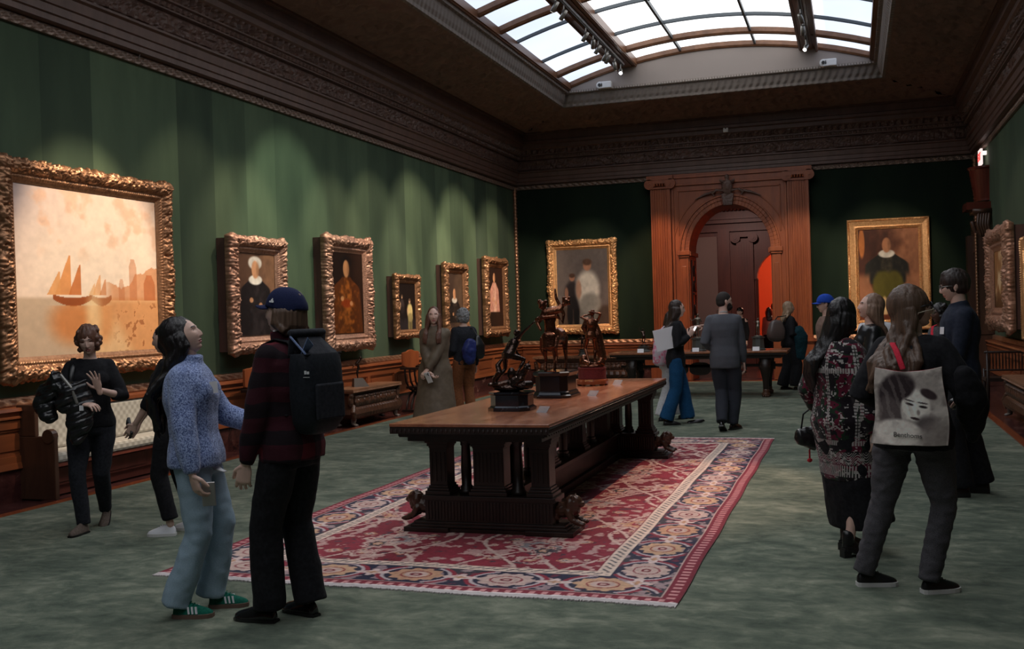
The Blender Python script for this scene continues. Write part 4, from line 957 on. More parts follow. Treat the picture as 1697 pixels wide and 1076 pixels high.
class Rig:
    def __init__(s, H=1.7, sex='f', w=1., lean=0, side=0, twist=0, hy=0, hp=0, hr=0, drop=0, aL=None, aR=None, eL=None, eR=None, fL=(0, 0, 8, 0), fR=(0, 0, -8, 0), kn=(0, 1, 0), hipyaw=0, hips=(0, 0), **kw):
        s.H, s.sex, s.w = H, sex, w; s.hips = V((hips[0], hips[1], (.531 - drop) * H)); s.R = rotm(0, -lean, side); s.T = s.R @ rotm(twist)
        s.up = s.R @ V((0, 0, 1)); s.neck = s.S(.825); s.hs = H / 1.74
        s.Rh = rotm(hy, hp, hr); s.piv = s.S(.875) + s.R @ V((0, .012, 0)); s.Hm = Matrix.Translation(s.piv + s.Rh @ V((0, .02, .09)) * s.hs) @ (s.Rh * s.hs).to_4x4()
        s.arm = {}; sw = (.094 if sex == 'm' else .080) * H * w
        for k, sg, tg, el in (('R', 1, aR, eR), ('L', -1, aL, eL)):
            sh = s.S(.796) + s.T @ V((sg * sw, -.005 * H, 0))
            tg = V(tg) if tg is not None else sh + V((sg * .05, .02, -.318 * H))
            e, wr = ik(sh, tg, .171 * H, .153 * H, el or (sg * .3, -1, -.3)); s.arm[k] = (sh, e, wr)
        s.leg = {}; s.foot = {}; Y = rotm(hipyaw)
        for k, sg, f in (('R', 1, fR), ('L', -1, fL)):
            hp_ = s.hips + Y @ V((sg * .052 * H * w, 0, -.01)); x, y, yaw, pit = f[:4]; lift = f[4] if len(f) > 4 else 0
            ball = V((0, .10 * s.hs, 0)); FM = Matrix.Translation((x + (sg * .055 * H), y, lift)) @ Matrix.Rotation(rad(yaw), 4, 'Z') @ Matrix.Translation(ball) @ Matrix.Rotation(rad(-pit), 4, 'X') @ Matrix.Translation(-ball)
            s.foot[k] = FM; an = FM @ V((0, -.01, .05 * H)); kh = rotm(yaw) @ V(kn); kn_, an = ik(hp_, an, .245 * H, .24 * H, kh); s.leg[k] = (hp_, kn_, an)
    def S(s, f):
        h = (f - .525) * s.H
        return s.hips + s.up * h if h > 0 else s.hips + V((0, 0, h))
    def right(s, f): return (s.T if f > .66 else (s.R if f > .525 else Matrix.Identity(3))) @ V((1, 0, 0))
    def torso(s, g, f0, f1, inf=.0, seg=20, flare=0, sup=2.3, mul=1.):
        fs = [f0] + [f for f in TF if f0 < f < f1] + [f1]; P = [s.S(f) for f in fs]
        if f0 < .44:                                   # long garment follows the legs
            kk = (s.leg['R'][1] + s.leg['L'][1]) / 2
            fs = [f0] + list(np.linspace(f0, .5, 5)[1:-1]) + [f for f in fs if f > .5]
            P = [s.S(f) if f > .5 else s.hips + (kk - s.hips) * min(1.9, (s.hips.z - f * s.H) / (s.hips.z - kk.z)) for f in fs]
        R_ = []
        for f in fs:
            e = inf + max(0, (.55 - f)) * flare * s.H
            R_.append((interp(f, TW[s.sex]) * s.H * s.w * mul + e, interp(f, TD[s.sex]) * s.H * s.w * mul + e * .9))
        # explicit sections using the right vectors
        vs = []; fc = []; n = len(P)
        for i in range(n):
            u = s.right(fs[i]); t = (P[min(i + 1, n - 1)] - P[max(i - 1, 0)]).normalized(); u = (u - t * u.dot(t)).normalized(); w = t.cross(u)
            for j in range(seg):
                a = 2 * PI * j / seg; c_, s_ = math.cos(a), math.sin(a); c_ = math.copysign(abs(c_) ** (2 / sup), c_); s_ = math.copysign(abs(s_) ** (2 / sup), s_)
                vs.append(P[i] + u * R_[i][0] * c_ + w * R_[i][1] * s_)
        for i in range(n - 1):
            for j in range(seg): a = i * seg + j; b = i * seg + (j + 1) % seg; fc.append((a, b, b + seg, a + seg))
        fc.append(tuple(range(seg - 1, -1, -1))); fc.append(tuple((n - 1) * seg + j for j in range(seg)))
        g.add(vs, fc)
    def body(s, g):
        H = s.H; s.torso(g, .47, .835)
        m = 1.08 if s.sex == 'm' else .92
        g.tube([s.S(.80), s.S(.83), s.piv, s.piv + s.Rh @ V((0, .01, .05))], [.036 * H, .032 * H * m, .0305 * H * m, .030 * H * m], 16)
        for k, sg in (('R', 1), ('L', -1)):
            a, e, w = s.arm[k]; g.tube([s.S(.80) + s.T @ V((sg * .03 * H, 0, 0)), a], [.034 * H, .032 * H], 12)
            g.tube([a, a.lerp(e, .5), e, e.lerp(w, .3), w], [.033 * H * m, .027 * H * m, .021 * H, .0215 * H * m, .0145 * H], 12)
            h, kn, an = s.leg[k]; g.tube([h, h.lerp(kn, .5), kn, kn.lerp(an, .3), kn.lerp(an, .75), an], [.054 * H, .045 * H, .032 * H, .033 * H, .021 * H, .019 * H], 14)
            g.ell(h + V((-sg * .01, -.02 * H, .01)), (.04 * H, .04 * H, .045 * H))
        if s.sex == 'f':
            for sg in (-1, 1): g.ell(s.S(.735) + s.T @ V((sg * .042 * H, .048 * H, 0)), (.036 * H, .03 * H, .034 * H))
def hand(rig, k, d, n, curl=(18, 25, 18), spread=1., thumb=1., L=None):
    sg = 1 if k == 'R' else -1; w = rig.arm[k][2]; d = V(d).normalized(); n = V(n); n = (n - d * n.dot(d)).normalized(); t = d.cross(n) * sg; s = rig.hs
    g = G(); g.tube([w - d * .03 * s, w, w + d * .04 * s, w + d * .092 * s], [(.024 * s, .018 * s), (.026 * s, .017 * s), (.039 * s, .016 * s), (.040 * s, .013 * s)], 12, hint=t)
    curls = curl if isinstance(curl, dict) else {i: curl for i in range(4)}
    for i, (o, ln, yo) in enumerate(((.030, .072, .088), (.0105, .080, .093), (-.0095, .075, .09), (-.029, .058, .083))):
        c = curls.get(i, (18, 25, 18)); p = w + d * yo * s + t * o * s; a = 0; P = [p - d * .02 * s, p]; dd = (d + t * (o * 5.5 * spread)).normalized()
        for q, fr in enumerate((.45, .31, .24)): a += rad(c[q]); p = p + (dd * math.cos(a) + n * math.sin(a)) * ln * fr * s; P.append(p)
        g.tube(P, [.0095 * s, .0095 * s, .0085 * s, .008 * s, .0068 * s], 8)
    b = w + d * .022 * s + t * .026 * s; d1 = (d * .62 + t * .62 * thumb + n * .42).normalized(); d2 = (d * .85 + t * .2 * thumb + n * .45).normalized()
    g.tube([b - d1 * .01 * s, b + d1 * .035 * s, b + d1 * .035 * s + d2 * .028 * s, b + d1 * .035 * s + d2 * .052 * s], [.014 * s, .012 * s, .0105 * s, .0085 * s], 8)
    return remesh(g, .0036, 1)
def E_(x, s): return math.exp(-(x / s) ** 2)
def head_pt(x, y, z, m):
    ax = abs(x)
    if y > 0:
        y *= .985
        if z < .012 and z > -.052:
            h = .0185 * (ss_((.016 - z) / .050)) if z > -.040 else .0185 * ss_((z + .051) / .011)
            y += h * E_(x, .0085 + .005 * max(0, -z / .04)) + (.004 * E_(ax - .011, .006) * E_(z + .041, .006))
        y -= .0085 * E_(ax - .031, .016) * E_(z - .003, .0115); y += .0055 * E_(ax - .028, .024) * E_(z - .021, .008) * (1.5 if m == 'm' else 1)
        y += .005 * E_(ax - .040, .018) * E_(z + .03, .02); y += .0065 * E_(x, .019) * (E_(z + .0615, .0048) + 1.1 * E_(z + .0735, .0058)); y -= .004 * E_(x, .026) * E_(z + .0675, .002)
        y += .010 * E_(x, .023) * E_(z + .101, .014); y -= .003 * E_(x, .03) * E_(z + .086, .006)
    return V((x, y, z))
def ss_(t): t = max(0, min(1, t)); return t * t * (3 - 2 * t)
def head_mesh(sex='f', lod=0, skin='skin', brow=None, jaw=1.):
    nu, nv = ((76, 104), (48, 64), (28, 36))[lod]; vs = []; fs = []; mi = []
    for i in range(nv + 1):
        el = PI * (i / nv - .5); ce, se = math.cos(el), math.sin(el)
        for j in range(nu):
            t = 2 * j / nu - 1; az = PI * math.copysign(abs(t) ** 1.35, t); sa, ca = math.sin(az), math.cos(az)
            z = .113 * se; low = max(0, -se); fr = max(0, ca)
            cx = ce ** .85 if se < 0 else ce; cy = (ce ** (.55 if ca > 0 else 1)) if se < 0 else ce
            x = .074 * sa * cx * (1 - .26 * low ** 1.4 * (1 if jaw == 1 else jaw)); y = (.093 if ca > 0 else .098) * ca * cy
            if ca < 0: y *= 1 - .45 * low
            elif se < 0: y *= 1 - .10 * low
            vs.append(head_pt(x, y, z, sex))
    for i in range(nv):
        for j in range(nu):
            q = (i * nu + j, i * nu + (j + 1) % nu, (i + 1) * nu + (j + 1) % nu, (i + 1) * nu + j); c = (vs[q[0]] + vs[q[2]]) / 2; k = 0
            if c.y > .05 and abs(c.x) < .023 and abs(c.z + .0675) < .0115 * (1 - (c.x / .026) ** 2) + .0005: k = 1
            if c.y > .03 and .013 < abs(c.x) < .047 and abs(c.z - .0235 + .3 * max(0, abs(c.x) - .036)) < .0038: k = 2
            fs.append(q); mi.append(k)
    g = G()
    for q, k in zip(fs, mi): pass
    g.v = [tuple(v) for v in vs]; g.f = [tuple(reversed(q)) for q in fs]; g.mi = mi
    for sg in (-1, 1):
        R_ = rotm(sg * -18, 0, 0) @ rotm(0, 12, 0)
        g.ell((sg * .075, -.006, -.010), (.007, .018, .030), R_, 12, 8, 0); g.ell((sg * .080, -.010, -.004), (.006, .017, .025), R_, 12, 8, 0); g.ell((sg * .078, -.001, -.032), (.006, .009, .010), R_, 8, 6, 0)
    return g
def eyes(rig, parent, iris='brown', lid=False):
    for sg in (-1, 1):
        c = rig.Hm @ V((sg * .0305, .0622, .003)); r = .0128 * rig.hs; f = rig.Rh @ V((0, 1, 0)); g = G(); g.ell(c, (r, r, r), su=14, sv=10, k=0)
        R_ = f.to_track_quat('Z', 'Y').to_matrix(); p = c + f * r * .82; g.ell(p, (.0056 * rig.hs, .0056 * rig.hs, .0026), R_, 12, 6, 1); g.obj('eye', ['eyewhite', 'iris'], parent, smooth='auto')
M['eyewhite'] = Mat('eye_white', (.55, .52, .50), .3).m; M['iris'] = Mat('dark_iris', (.02, .012, .01), .2).m
def skin(name, c):
    m = Mat(name, c, .5, spec=.4); m.p.inputs['Subsurface Weight'].default_value = .08; m.p.inputs['Subsurface Radius'].default_value = (.02, .008, .004)
    n = m.noise(18, 3); m.col(m.ramp(n, [(.3, tuple(x * .92 for x in c)), (.7, tuple(min(1, x * 1.08) for x in c))])); return m.m
M['skin'] = skin('fair_skin', (.68, .45, .37)); M['skin_tan'] = skin('tan_skin', (.46, .26, .19)); M['skin_dark'] = skin('dark_skin', (.10, .045, .03)); M['lip'] = Mat('lip', (.40, .14, .13), .4).m; M['lip_dark'] = Mat('deep_lip', (.12, .04, .035), .4).m
def hairm(name, a, b, rough=.42):
    m = Mat(name, a, rough, spec=.45); n = m.noise(60, 4, .6, (1, 1, .06), .4); n2 = m.noise(7, 2, .5, (1, 1, .3)); m.col(m.ramp(n * .6 + n2 * .4, [(.35, a), (.65, b)])); m.bump(m.noise(170, 3, .6, (1, 1, .05), .3), .7, .005); return m.m
M['h_black'] = hairm('black_hair', (.006, .005, .006), (.016, .012, .013), .34); M['h_dark'] = hairm('dark_brown_hair', (.016, .010, .009), (.045, .026, .02)); M['h_brown'] = hairm('brown_hair', (.06, .034, .022), (.16, .095, .065))
M['h_auburn'] = hairm('auburn_hair', (.07, .028, .018), (.18, .08, .05)); M['h_blond'] = hairm('blond_hair', (.20, .125, .075), (.42, .30, .20)); M['h_grey'] = hairm('grey_hair', (.12, .12, .125), (.36, .36, .37), .6); M['h_lbrown'] = hairm('light_brown_hair', (.15, .085, .055), (.32, .20, .14))
M['h_stub'] = Mat('short_dark_beard', (.02, .014, .012), .8).m
def folds(a=.006, f=7., cz=.55, seed=0, top=None):
    def d(p):
        q = V((p.x * f + seed, p.y * f, p.z * f * cz)); b = V((p.x * f * 2.3, p.y * f * 2.3 + seed, p.z * f * 2.6))
        r = 1 - 2.4 * abs(noise.noise(q)); return a * (r * .7 + .5 * noise.noise(b))
    return d
def shoe(rig, k, kind, parent, mats, nm='shoe', xtra=None):
    s = rig.hs; FM = rig.foot[k]; g = G(); sg = 1 if k == 'R' else -1; L = 1.02 if rig.sex == 'm' else .95
    heel = {'heel': .055, 'boot_heel': .05, 'dress': .02, 'sneaker': .02, 'flat': .008, 'boot': .02, 'chunky': .03}.get(kind, .015); hh = .014 if kind != 'chunky' else .03
    pts = [(-.058, .022, .030), (-.04, .030, .045), (0, .034, .060), (.04, .036, .052), (.09, .041, .038), (.13, .041, .030), (.165, .033, .022), (.188, .016, .013)]
    if kind in ('flat', 'heel', 'boot_heel'): pts[-2:] = [(.17, .026, .018), (.205, .008, .010)]
    if kind == 'flat': pts = [(y, w, h * (.55 if -.03 < y < .08 else .8)) for y, w, h in pts]
    vs = []; fs = []; seg = 16
    def base(y): return (heel * max(0, 1 - max(0, y + .02) / .09) if kind in ('heel', 'boot_heel') else 0) + hh
    for y, w, h in pts:
        for j in range(seg):
            a = 2 * PI * j / seg; cz = math.sin(a); z = base(y) + (h * 1.55 * cz if cz > 0 else 0); xw = w * math.cos(a) * (1.0 if cz <= 0 else (1 - .12 * cz))
            vs.append(V((xw + (sg * -.006 * ((y - .05) / .1) if y > .05 else 0), y * L, z)) * s)
    n = len(pts)
    for i in range(n - 1):
        for j in range(seg): a = i * seg + j; b = i * seg + (j + 1) % seg; fs.append((a, a + seg, b + seg, b))
    fs.append(tuple(range(seg))); fs.append(tuple((n - 1) * seg + j for j in reversed(range(seg))))
    g.M = FM; g.add(vs, fs)
    if kind in ('boot', 'boot_heel'): g.tube([V((0, -.01, .06)) * s, V((0, -.012, .12)) * s, V((0, -.01, .19 if kind == 'boot_heel' else .13)) * s], [(.038 * s, .048 * s), (.036 * s, .042 * s), (.042 * s, .046 * s)], 16, round_=False)
    o = g.obj(nm, mats[0], parent, smooth='auto')
    md = o.modifiers.new('s', 'SUBSURF'); md.levels = 1; md.render_levels = 1
    g = G(); g.M = FM; out = [(w + .004, y * L) for y, w, h in pts]; poly = [(x, y) for x, y in out] + [(-x, y) for x, y in reversed(out)]
    th = hh + (.010 if kind in ('sneaker', 'chunky') else .002); nv = len(poly); vv = [V((x + (sg * -.006 * ((y - .05) / .1) if y > .05 else 0), y, base(y / L) - hh)) * s for x, y in poly] + [V((x + (sg * -.006 * ((y - .05) / .1) if y > .05 else 0), y, base(y / L) - hh + th)) * s for x, y in poly]
    g.add(vv, [tuple(reversed(range(nv))), tuple(range(nv, 2 * nv))] + [(i, (i + 1) % nv, (i + 1) % nv + nv, i + nv) for i in range(nv)])
    if kind in ('heel', 'boot_heel', 'dress'): hz = heel if kind != 'dress' else .012; g.box(-.028 * s, -.062 * s, -.0 if kind != 'dress' else -.004, .028 * s, -.005 * s, hz * s)
    so = g.obj('sole', mats[1], o)
    if xtra:
        for i in range(3):
            for sd in (-1, 1):
                g = G(); g.M = FM; y = .045 + i * .022; w = .041; g.add([V((sd * (w + .002), y, .03)) * s, V((sd * (w + .002), y + .010, .03)) * s, V((sd * (w - .010), y + .002, .068)) * s, V((sd * (w - .010), y - .008, .068)) * s, V((sd * (w - .01), y, .03)) * s, V((sd * (w - .01), y + .010, .03)) * s, V((sd * (w - .022), y + .002, .066)) * s, V((sd * (w - .022), y - .008, .066)) * s], [(0, 1, 2, 3), (7, 6, 5, 4), (0, 4, 5, 1), (1, 5, 6, 2), (2, 6, 7, 3), (3, 7, 4, 0)]); g.obj('stripe', xtra, o)
    if kind in ('sneaker', 'chunky', 'dress'):
        g = G(); g.M = FM
        for i in range(4): y = .05 + i * .018; z = .088 - i * .011; g.tube([V((-.016, y, z)) * s, V((0, y + .003, z + .006)) * s, V((.016, y, z)) * s], .0028 * s, 6)
        g.obj('laces', mats[2] if len(mats) > 2 else mats[0], o)
    return o
def hair(rig, kind, parent, mat, len_=.35, to=(0, -.10), vol=0, seed=1, lod=0, front=False, wav=.0, nm='hair', width=.075, spread=1., off=.045, fan=1.9):
    g = G(); s = rig.hs; Hm = rig.Hm; rnd = random.Random(seed)
    def hp(x, y, z): return Hm @ V((x, y, z))
    def cap(c, r, su=24, sv=16):
        g.M = Hm; g.ell(c, r, None, su, sv); g.M = Matrix()
    v = vol
    if kind == 'short': cap((0, -.018, .030), (.081 + v, .106 + v, .104 + v)); cap((0, -.04, -.01), (.076 + v, .075 + v, .07)); cap((0, .035, .085), (.055, .045, .035 + v))
    elif kind == 'buzz': cap((0, -.012, .018), (.0765, .0985, .106)); cap((0, -.035, -.015), (.072, .072, .06))
    elif kind == 'under':
        cap((0, -.055, -.03), (.084, .062, .075)); cap((0, -.03, .0), (.082, .075, .045))
        for i in range(26):
            a = rnd.uniform(-1.7, 1.7); z = rnd.uniform(-.10, .015); cap((.080 * math.sin(a), -.03 - .085 * math.cos(a), z), (.020, .022, .026), 8, 6)
    elif kind in ('mop', 'curly'):
        cap((0, -.022, .024), (.090 + v, .106 + v, .112 + v)); cap((0, -.05, -.03), (.088 + v, .07 + v, .085))
        for i in range(46 if kind == 'curly' else 22):
            a = rnd.uniform(-2.3, 2.3); z = rnd.uniform(-.09, .10); r = .088 * math.sqrt(max(.1, 1 - (z / .14) ** 2)); cap((r * math.sin(a), -.02 - r * 1.0 * math.cos(a), z + .01), (.026, .026, .024), 8, 6)
    else:
        cap((0, -.028, .026), (.082 + v, .104 + v, .110 + v)); cap((0, -.052, -.02), (.080 + v, .066 + v, .09))
        n = 13
        for i in range(n):
            t = i / (n - 1) * 2 - 1; a = t * (2.25 if front else fan); p0 = V((.078 * math.sin(a), -.022 - .082 * math.cos(a), .02 - .02 * abs(t)))
            P0 = hp(*p0); P1 = hp(p0.x * 1.08, p0.y * 1.05, -.06); ex = V((t * width * spread, to[1] - .02 * math.cos(a) + rnd.uniform(-.01, .01), 0)); Lh = len_ * (1 - .12 * abs(t)) * rnd.uniform(.93, 1.03)
            pts = [P0, P1]; ze = rig.piv.z + .02 - Lh; fr_ = front and abs(t) > .6
            for q in (.2, .4, .6, .8, 1):
                z = P1.z + (ze - P1.z) * q; f = z / rig.H; b = rig.S(f) if f > .44 else rig.S(.5); dp = interp(f, TD[rig.sex]) * rig.H * rig.w * math.sqrt(max(.25, 1 - (t * width * spread / (.11 * rig.H)) ** 2)) + off
                loc = rig.T.inverted() @ (P1 - b); y0 = abs(loc.y) * (1 - q * .8); yy = -max(dp, y0) if not fr_ else max(dp, .03)
                yy = loc.y + (yy - loc.y) * min(1, q * 1.7); xx = loc.x + (t * width * spread + to[0] - loc.x) * min(1, q * 1.3)
                p = b + rig.T @ V((xx + wav * math.sin(q * 9 + i * 1.3), yy + wav * .6 * math.cos(q * 8 + i * 2), 0)); p.z = z; pts.append(p)
            g.tube(pts, [.026 * s, .029 * s, .028 * s, .026 * s, .024 * s, .019 * s, .009 * s], 9)
    a_ = {'short': .006, 'buzz': 0, 'mop': .007, 'curly': .009}.get(kind, .005)
    def dsp(p):
        if kind == 'curly': return .009 * nz(p, 55)
        if kind == 'buzz': return 0
        return a_ * (nz(p, 1, 62, 62, 7) * .9 + nz(p, 1, 26, 26, 4) * .8)
    me = remesh(g, (.0055, .008, .012)[lod], 1, dsp); return mobj(nm, me, mat, parent)
def dress(rig, parent, cl, lod):
    """clothing from a list of dicts"""
    vx = (.010, .014, .02)[lod]; H = rig.H
    for c in cl:
        k = c['k']; g = G(); inf = c.get('inf', .012); am = c.get('a', .005)
        if k == 'top':
            rig.torso(g, c.get('hem', .50), c.get('neck', .832), inf, flare=c.get('flare', .0))
            for a_, sg in (('R', 1), ('L', -1)):
                sh, e, w = rig.arm[a_]; si = c.get('si', inf * .8); g.tube([rig.S(.805) + rig.T @ V((sg * .035 * H, 0, 0)), sh], [.028 * H + inf * .5, .029 * H + inf * .45], 12)
                if c.get('sleeve', 'long') == 'long': cu = c.get('cuff', .017 * H + si * .6); g.tube([sh, sh.lerp(e, .5), e, e.lerp(w, .5), e.lerp(w, .98)], [.0305 * H + si * .6, .028 * H + si * .9, .0245 * H + si, .022 * H + si, cu], 14, round_=False)
                elif c.get('sleeve') == 'short': g.tube([sh, sh.lerp(e, .5), sh.lerp(e, .86)], [.034 * H + si, .032 * H + si, .031 * H + si], 14, round_=False)
                elif c.get('sleeve') == 'half': g.tube([sh, sh.lerp(e, .5), e, e.lerp(w, .35)], [.031 * H + si * .6, .029 * H + si, .025 * H + si, .023 * H + si], 14, round_=False)
                g.ell(sh, (.031 * H + si * .5,) * 3)
            if c.get('collar'): cr = c['collar']; g.tube([rig.S(.815), rig.S(.835) + rig.T @ V((0, .004, 0)), rig.S(.835 + cr) + rig.T @ V((0, .012, 0))], [.044 * H, .038 * H + inf * .5, .035 * H + inf * .5], 18, round_=False)
            if rig.sex == 'f' and c.get('bust', 1):
                for sg in (-1, 1): g.ell(rig.S(.735) + rig.T @ V((sg * .040 * H, .046 * H, 0)), (.038 * H + inf * .6, .03 * H + inf * .6, .038 * H + inf * .6))
        elif k == 'pants':
            r = c.get('r', (.056, .038, .030)); rig.torso(g, .465, c.get('waist', .60), inf * .7)
            for a_, sg in (('R', 1), ('L', -1)):
                h, kn, an = rig.leg[a_]; hz = c.get('hem', .0); d = (an - kn); end = kn + d * (1 - hz) + V((0, -.01, -.012 if not hz else 0)); back = V((0, c.get('back', 0), 0))
                g.tube([h + V((0, 0, .02)), h.lerp(kn, .35), h.lerp(kn, .7), kn, kn.lerp(end, .5) + back * .4, kn.lerp(end, .85) + back, end + back], [r[0] * H, r[0] * H * .98, (r[0] * .4 + r[1] * .6) * H, r[1] * H, (r[1] + r[2]) / 2 * H, r[2] * H, r[2] * H], 18, round_=False)
                g.ell(h + V((-sg * .012, -.022 * H, .0)), (.044 * H, .046 * H, .052 * H))
        elif k == 'skirt':
            rig.torso(g, c['hem'], .60, inf, flare=c.get('flare', .05))
        elif k == 'tube':
            g.tube(c['P'], c['R'], 12)
        me = remesh(g, c.get('vx', vx), 2, folds(am, c.get('f', 7), c.get('cz', .55), c.get('seed', 0)))
        o = mobj(c['n'], me, c['m'], parent)
        if c.get('label'): o['label'] = c['label']
PEOPLE = {}
def person(key, label, x, y, head, rig, clothes, hairs, shoes, skinm='skin', lod=1, hands=None, lips='lip', brow='h_dark', eye=True, group=None, legs=True):
    t = thing('person', label, 'person', (x, y, .0), rad(head), group); r = Rig(**rig); g = G(); r.body(g)
    bm = remesh(g, (.013, .016, .022)[lod], 2); hg = head_mesh(r.sex, lod); G2 = G(); me2g(bm, G2, 0)
    G2.M = r.Hm; o = len(G2.v); G2.v += [tuple(r.Hm @ V(p)) for p in hg.v]; G2.f += [tuple(i + o for i in q) for q in hg.f]; G2.mi += hg.mi; G2.M = Matrix()
    hd = hands or {}
    for k in ('R', 'L'):
        q = hd.get(k, {}); a = r.arm[k]; fd = (a[2] - a[1]).normalized(); sg = 1 if k == 'R' else -1
        me2g(hand(r, k, q.get('d', fd), q.get('n', (-sg, 0, 0)), q.get('curl', (20, 28, 20)), q.get('spread', 1), q.get('thumb', 1)), G2, 0)
    b = G2.obj('body', [skinm, lips, brow], t, smooth='auto')
    if eye and lod < 2: eyes(r, t)
    dress(r, t, clothes, lod)
    for h in (hairs if isinstance(hairs, list) else [hairs]):
        if h: h = dict(h); hair(r, h.pop('kind'), t, h.pop('mat'), lod=lod, **h)
    if shoes:
        for k in ('R', 'L'): shoe(r, k, shoes[0], t, shoes[1], xtra=shoes[2] if len(shoes) > 2 else None)
    PEOPLE[key] = (t, r); return t, r
def world(key, p): t, r = PEOPLE[key]; return Matrix.Translation(t.location) @ Matrix.Rotation(t.rotation_euler.z, 4, 'Z') @ V(p)
# ---------------------------------------------------------------- clothing materials
M['c_black'] = cloth('black_cloth', (.008, .008, .010), (.016, .016, .019), 50); M['c_coal'] = cloth('charcoal_cloth', (.014, .015, .02), (.026, .028, .036), 50)
M['c_navy'] = cloth('navy_shirt_cloth', (.014, .018, .032), (.024, .03, .05), 40); M['c_suit'] = cloth('grey_suit_cloth', (.075, .08, .098), (.11, .115, .135), 220); M['c_suitp'] = cloth('dark_suit_trousers', (.028, .03, .042), (.045, .05, .065), 200)
M['c_white'] = cloth('white_cloth', (.55, .55, .58), (.70, .70, .73), 40); M['c_jean'] = cloth('pale_blue_denim', (.27, .38, .48), (.38, .50, .60), 260); M['c_bluep'] = cloth('bright_blue_trousers', (.008, .055, .14), (.014, .08, .20), 60)
M['c_rust'] = cloth('rust_brown_trousers', (.16, .055, .022), (.26, .095, .04), 40); M['c_olive'] = cloth('olive_brown_coat', (.10, .076, .052), (.15, .115, .082), 14, .5); M['c_greyj'] = cloth('grey_denim', (.055, .052, .06), (.10, .095, .105), 200)
M['c_taupe'] = cloth('taupe_coat', (.16, .10, .08), (.24, .16, .13), 30); M['c_grey'] = cloth('grey_jacket', (.05, .05, .056), (.08, .08, .09), 40); M['c_teal'] = cloth('teal_coat', (.006, .03, .042), (.012, .05, .065), 30)
M['c_leather'] = Mat('black_leather', (.01, .01, .011), .3, spec=.5).m; M['c_cap'] = cloth('navy_cap_cloth', (.008, .012, .045), (.014, .020, .07), 200); M['c_bluecap'] = cloth('royal_blue_cap_cloth', (.01, .05, .35), (.02, .08, .5), 100)
m = Mat('blue_speckled_wool', (.2, .25, .45), .95, sheen=.3, spec=.15); n = m.noise(120, 3, .7); n2 = m.noise(4, 2)
m.col(m.ramp(n * .9 + n2 * .15, [(.40, (.045, .065, .17)), (.50, (.17, .23, .46)), (.60, (.38, .47, .74))])); m.bump(n, .6, .008); M['c_wool'] = m.m
m = Mat('red_black_plaid', (.1, .02, .02), .9, sheen=.03, spec=.15); x, y, z = m.xyz()
a = ((x + y * .6) * 6.5 + m.noise(3, 2) * .5).frac().gt(.5); b = (z * 6.5 + m.noise(4, 2) * .4).frac().gt(.5); s_ = a + b
k = m.ramp(s_ * .5, [(0., (.115, .014, .022)), (.5, (.045, .010, .016)), (1., (.014, .009, .012))]); m.t.nodes[-1].color_ramp.interpolation = 'LINEAR'
m.col(k); m.bump(m.noise(120, 3), .4, .004); M['c_plaid'] = m.m
# patterned knit: woven bands, squares and figures
m = Mat('patterned_knit', (.1, .02, .03), .92, sheen=.15, spec=.15); x, y, z = m.xyz()
n_ = m.node('ShaderNodeMath', operation='ARCTAN2'); m.t.links.new(y.k, n_.inputs[0]); m.t.links.new(x.k, n_.inputs[1]); u = N(m.t, n_.outputs[0]) * .2
def cell(nu, nz_, thr, seed):
    ui = (u * nu).floor(); zi = (z * nz_).floor(); w = m.node('ShaderNodeTexWhiteNoise', noise_dimensions='3D'); cb = m.node('ShaderNodeCombineXYZ'); m.t.links.new(ui.k, cb.inputs[0]); m.t.links.new(zi.k, cb.inputs[1]); cb.inputs[2].default_value = seed; m.t.links.new(cb.outputs[0], w.inputs[0]); return N(m.t, w.outputs[0]).gt(thr)
big = m.noise(9, 2); blk = cell(90, 90, .5, 1.); rnd_ = cell(70, 110, .62, 2.); blob_ = (m.noise(22, 2).gt(.54)) * rnd_
grid = ((u * 62.).frac().gt(.3)) * ((z * 48.).frac().gt(.3))
zz = (z - .52); hem = zz.band(.0, .075) * ((u * 55.).frac().lt(.5)); wave = (((z - .62) * 60. + (u * 60.).sin() * 1.6).frac().lt(.35)) * z.band(.60, .68)
rail = (u * 5.2 + .25).frac().band(.0, .18) * grid * z.band(.76, 1.36); hb = ((z - .74).abs().lt(.016)) + ((z - 1.20).abs().lt(.016)) + ((z - 1.02).abs().lt(.012) * (u.gt(.0)))
wht = blob_.mx(hem).mx(wave).mx(rail).mx(hb.mn(1.) * ((u * 62.).frac().gt(.3)))
base = m.ramp(big, [(.38, (.012, .008, .011)), (.47, (.012, .03, .015)), (.52, (.11, .010, .028)), (.62, (.012, .009, .012))]); m.t.nodes[-1].color_ramp.interpolation = 'CONSTANT'
m.col(m.mix(wht * .8, base, (.50, .46, .44))); m.bump(m.noise(140, 2), .4, .005); M['c_knit'] = m.m
m = Mat('quilted_nylon', (.012, .012, .014), .28, spec=.55); x, y, z = m.xyz(); q = (z * 15. + x * 4.).frac() - .5; q = q * q * -1.; m.bump(q + m.noise(22, 3) * .18, .9, .05); M['c_puffer'] = m.m
m = Mat('floral_bag_cloth', (.7, .5, .6), .8); n = m.vor(26); n2 = m.noise(14, 3)
m.col(m.ramp(n2, [(.38, (.62, .56, .62)), (.5, (.75, .45, .55)), (.58, (.75, .12, .25)), (.66, (.66, .60, .66))])); M['c_floral'] = m.m
M['s_black'] = Mat('black_shoe', (.010, .009, .010), .35).m; M['s_polish'] = Mat('polished_black_leather', (.010, .009, .011), .12, spec=.7).m; M['s_white'] = Mat('white_shoe', (.72, .72, .76), .6).m; M['s_green'] = cloth('green_suede', (.006, .10, .07), (.012, .16, .11), 90)
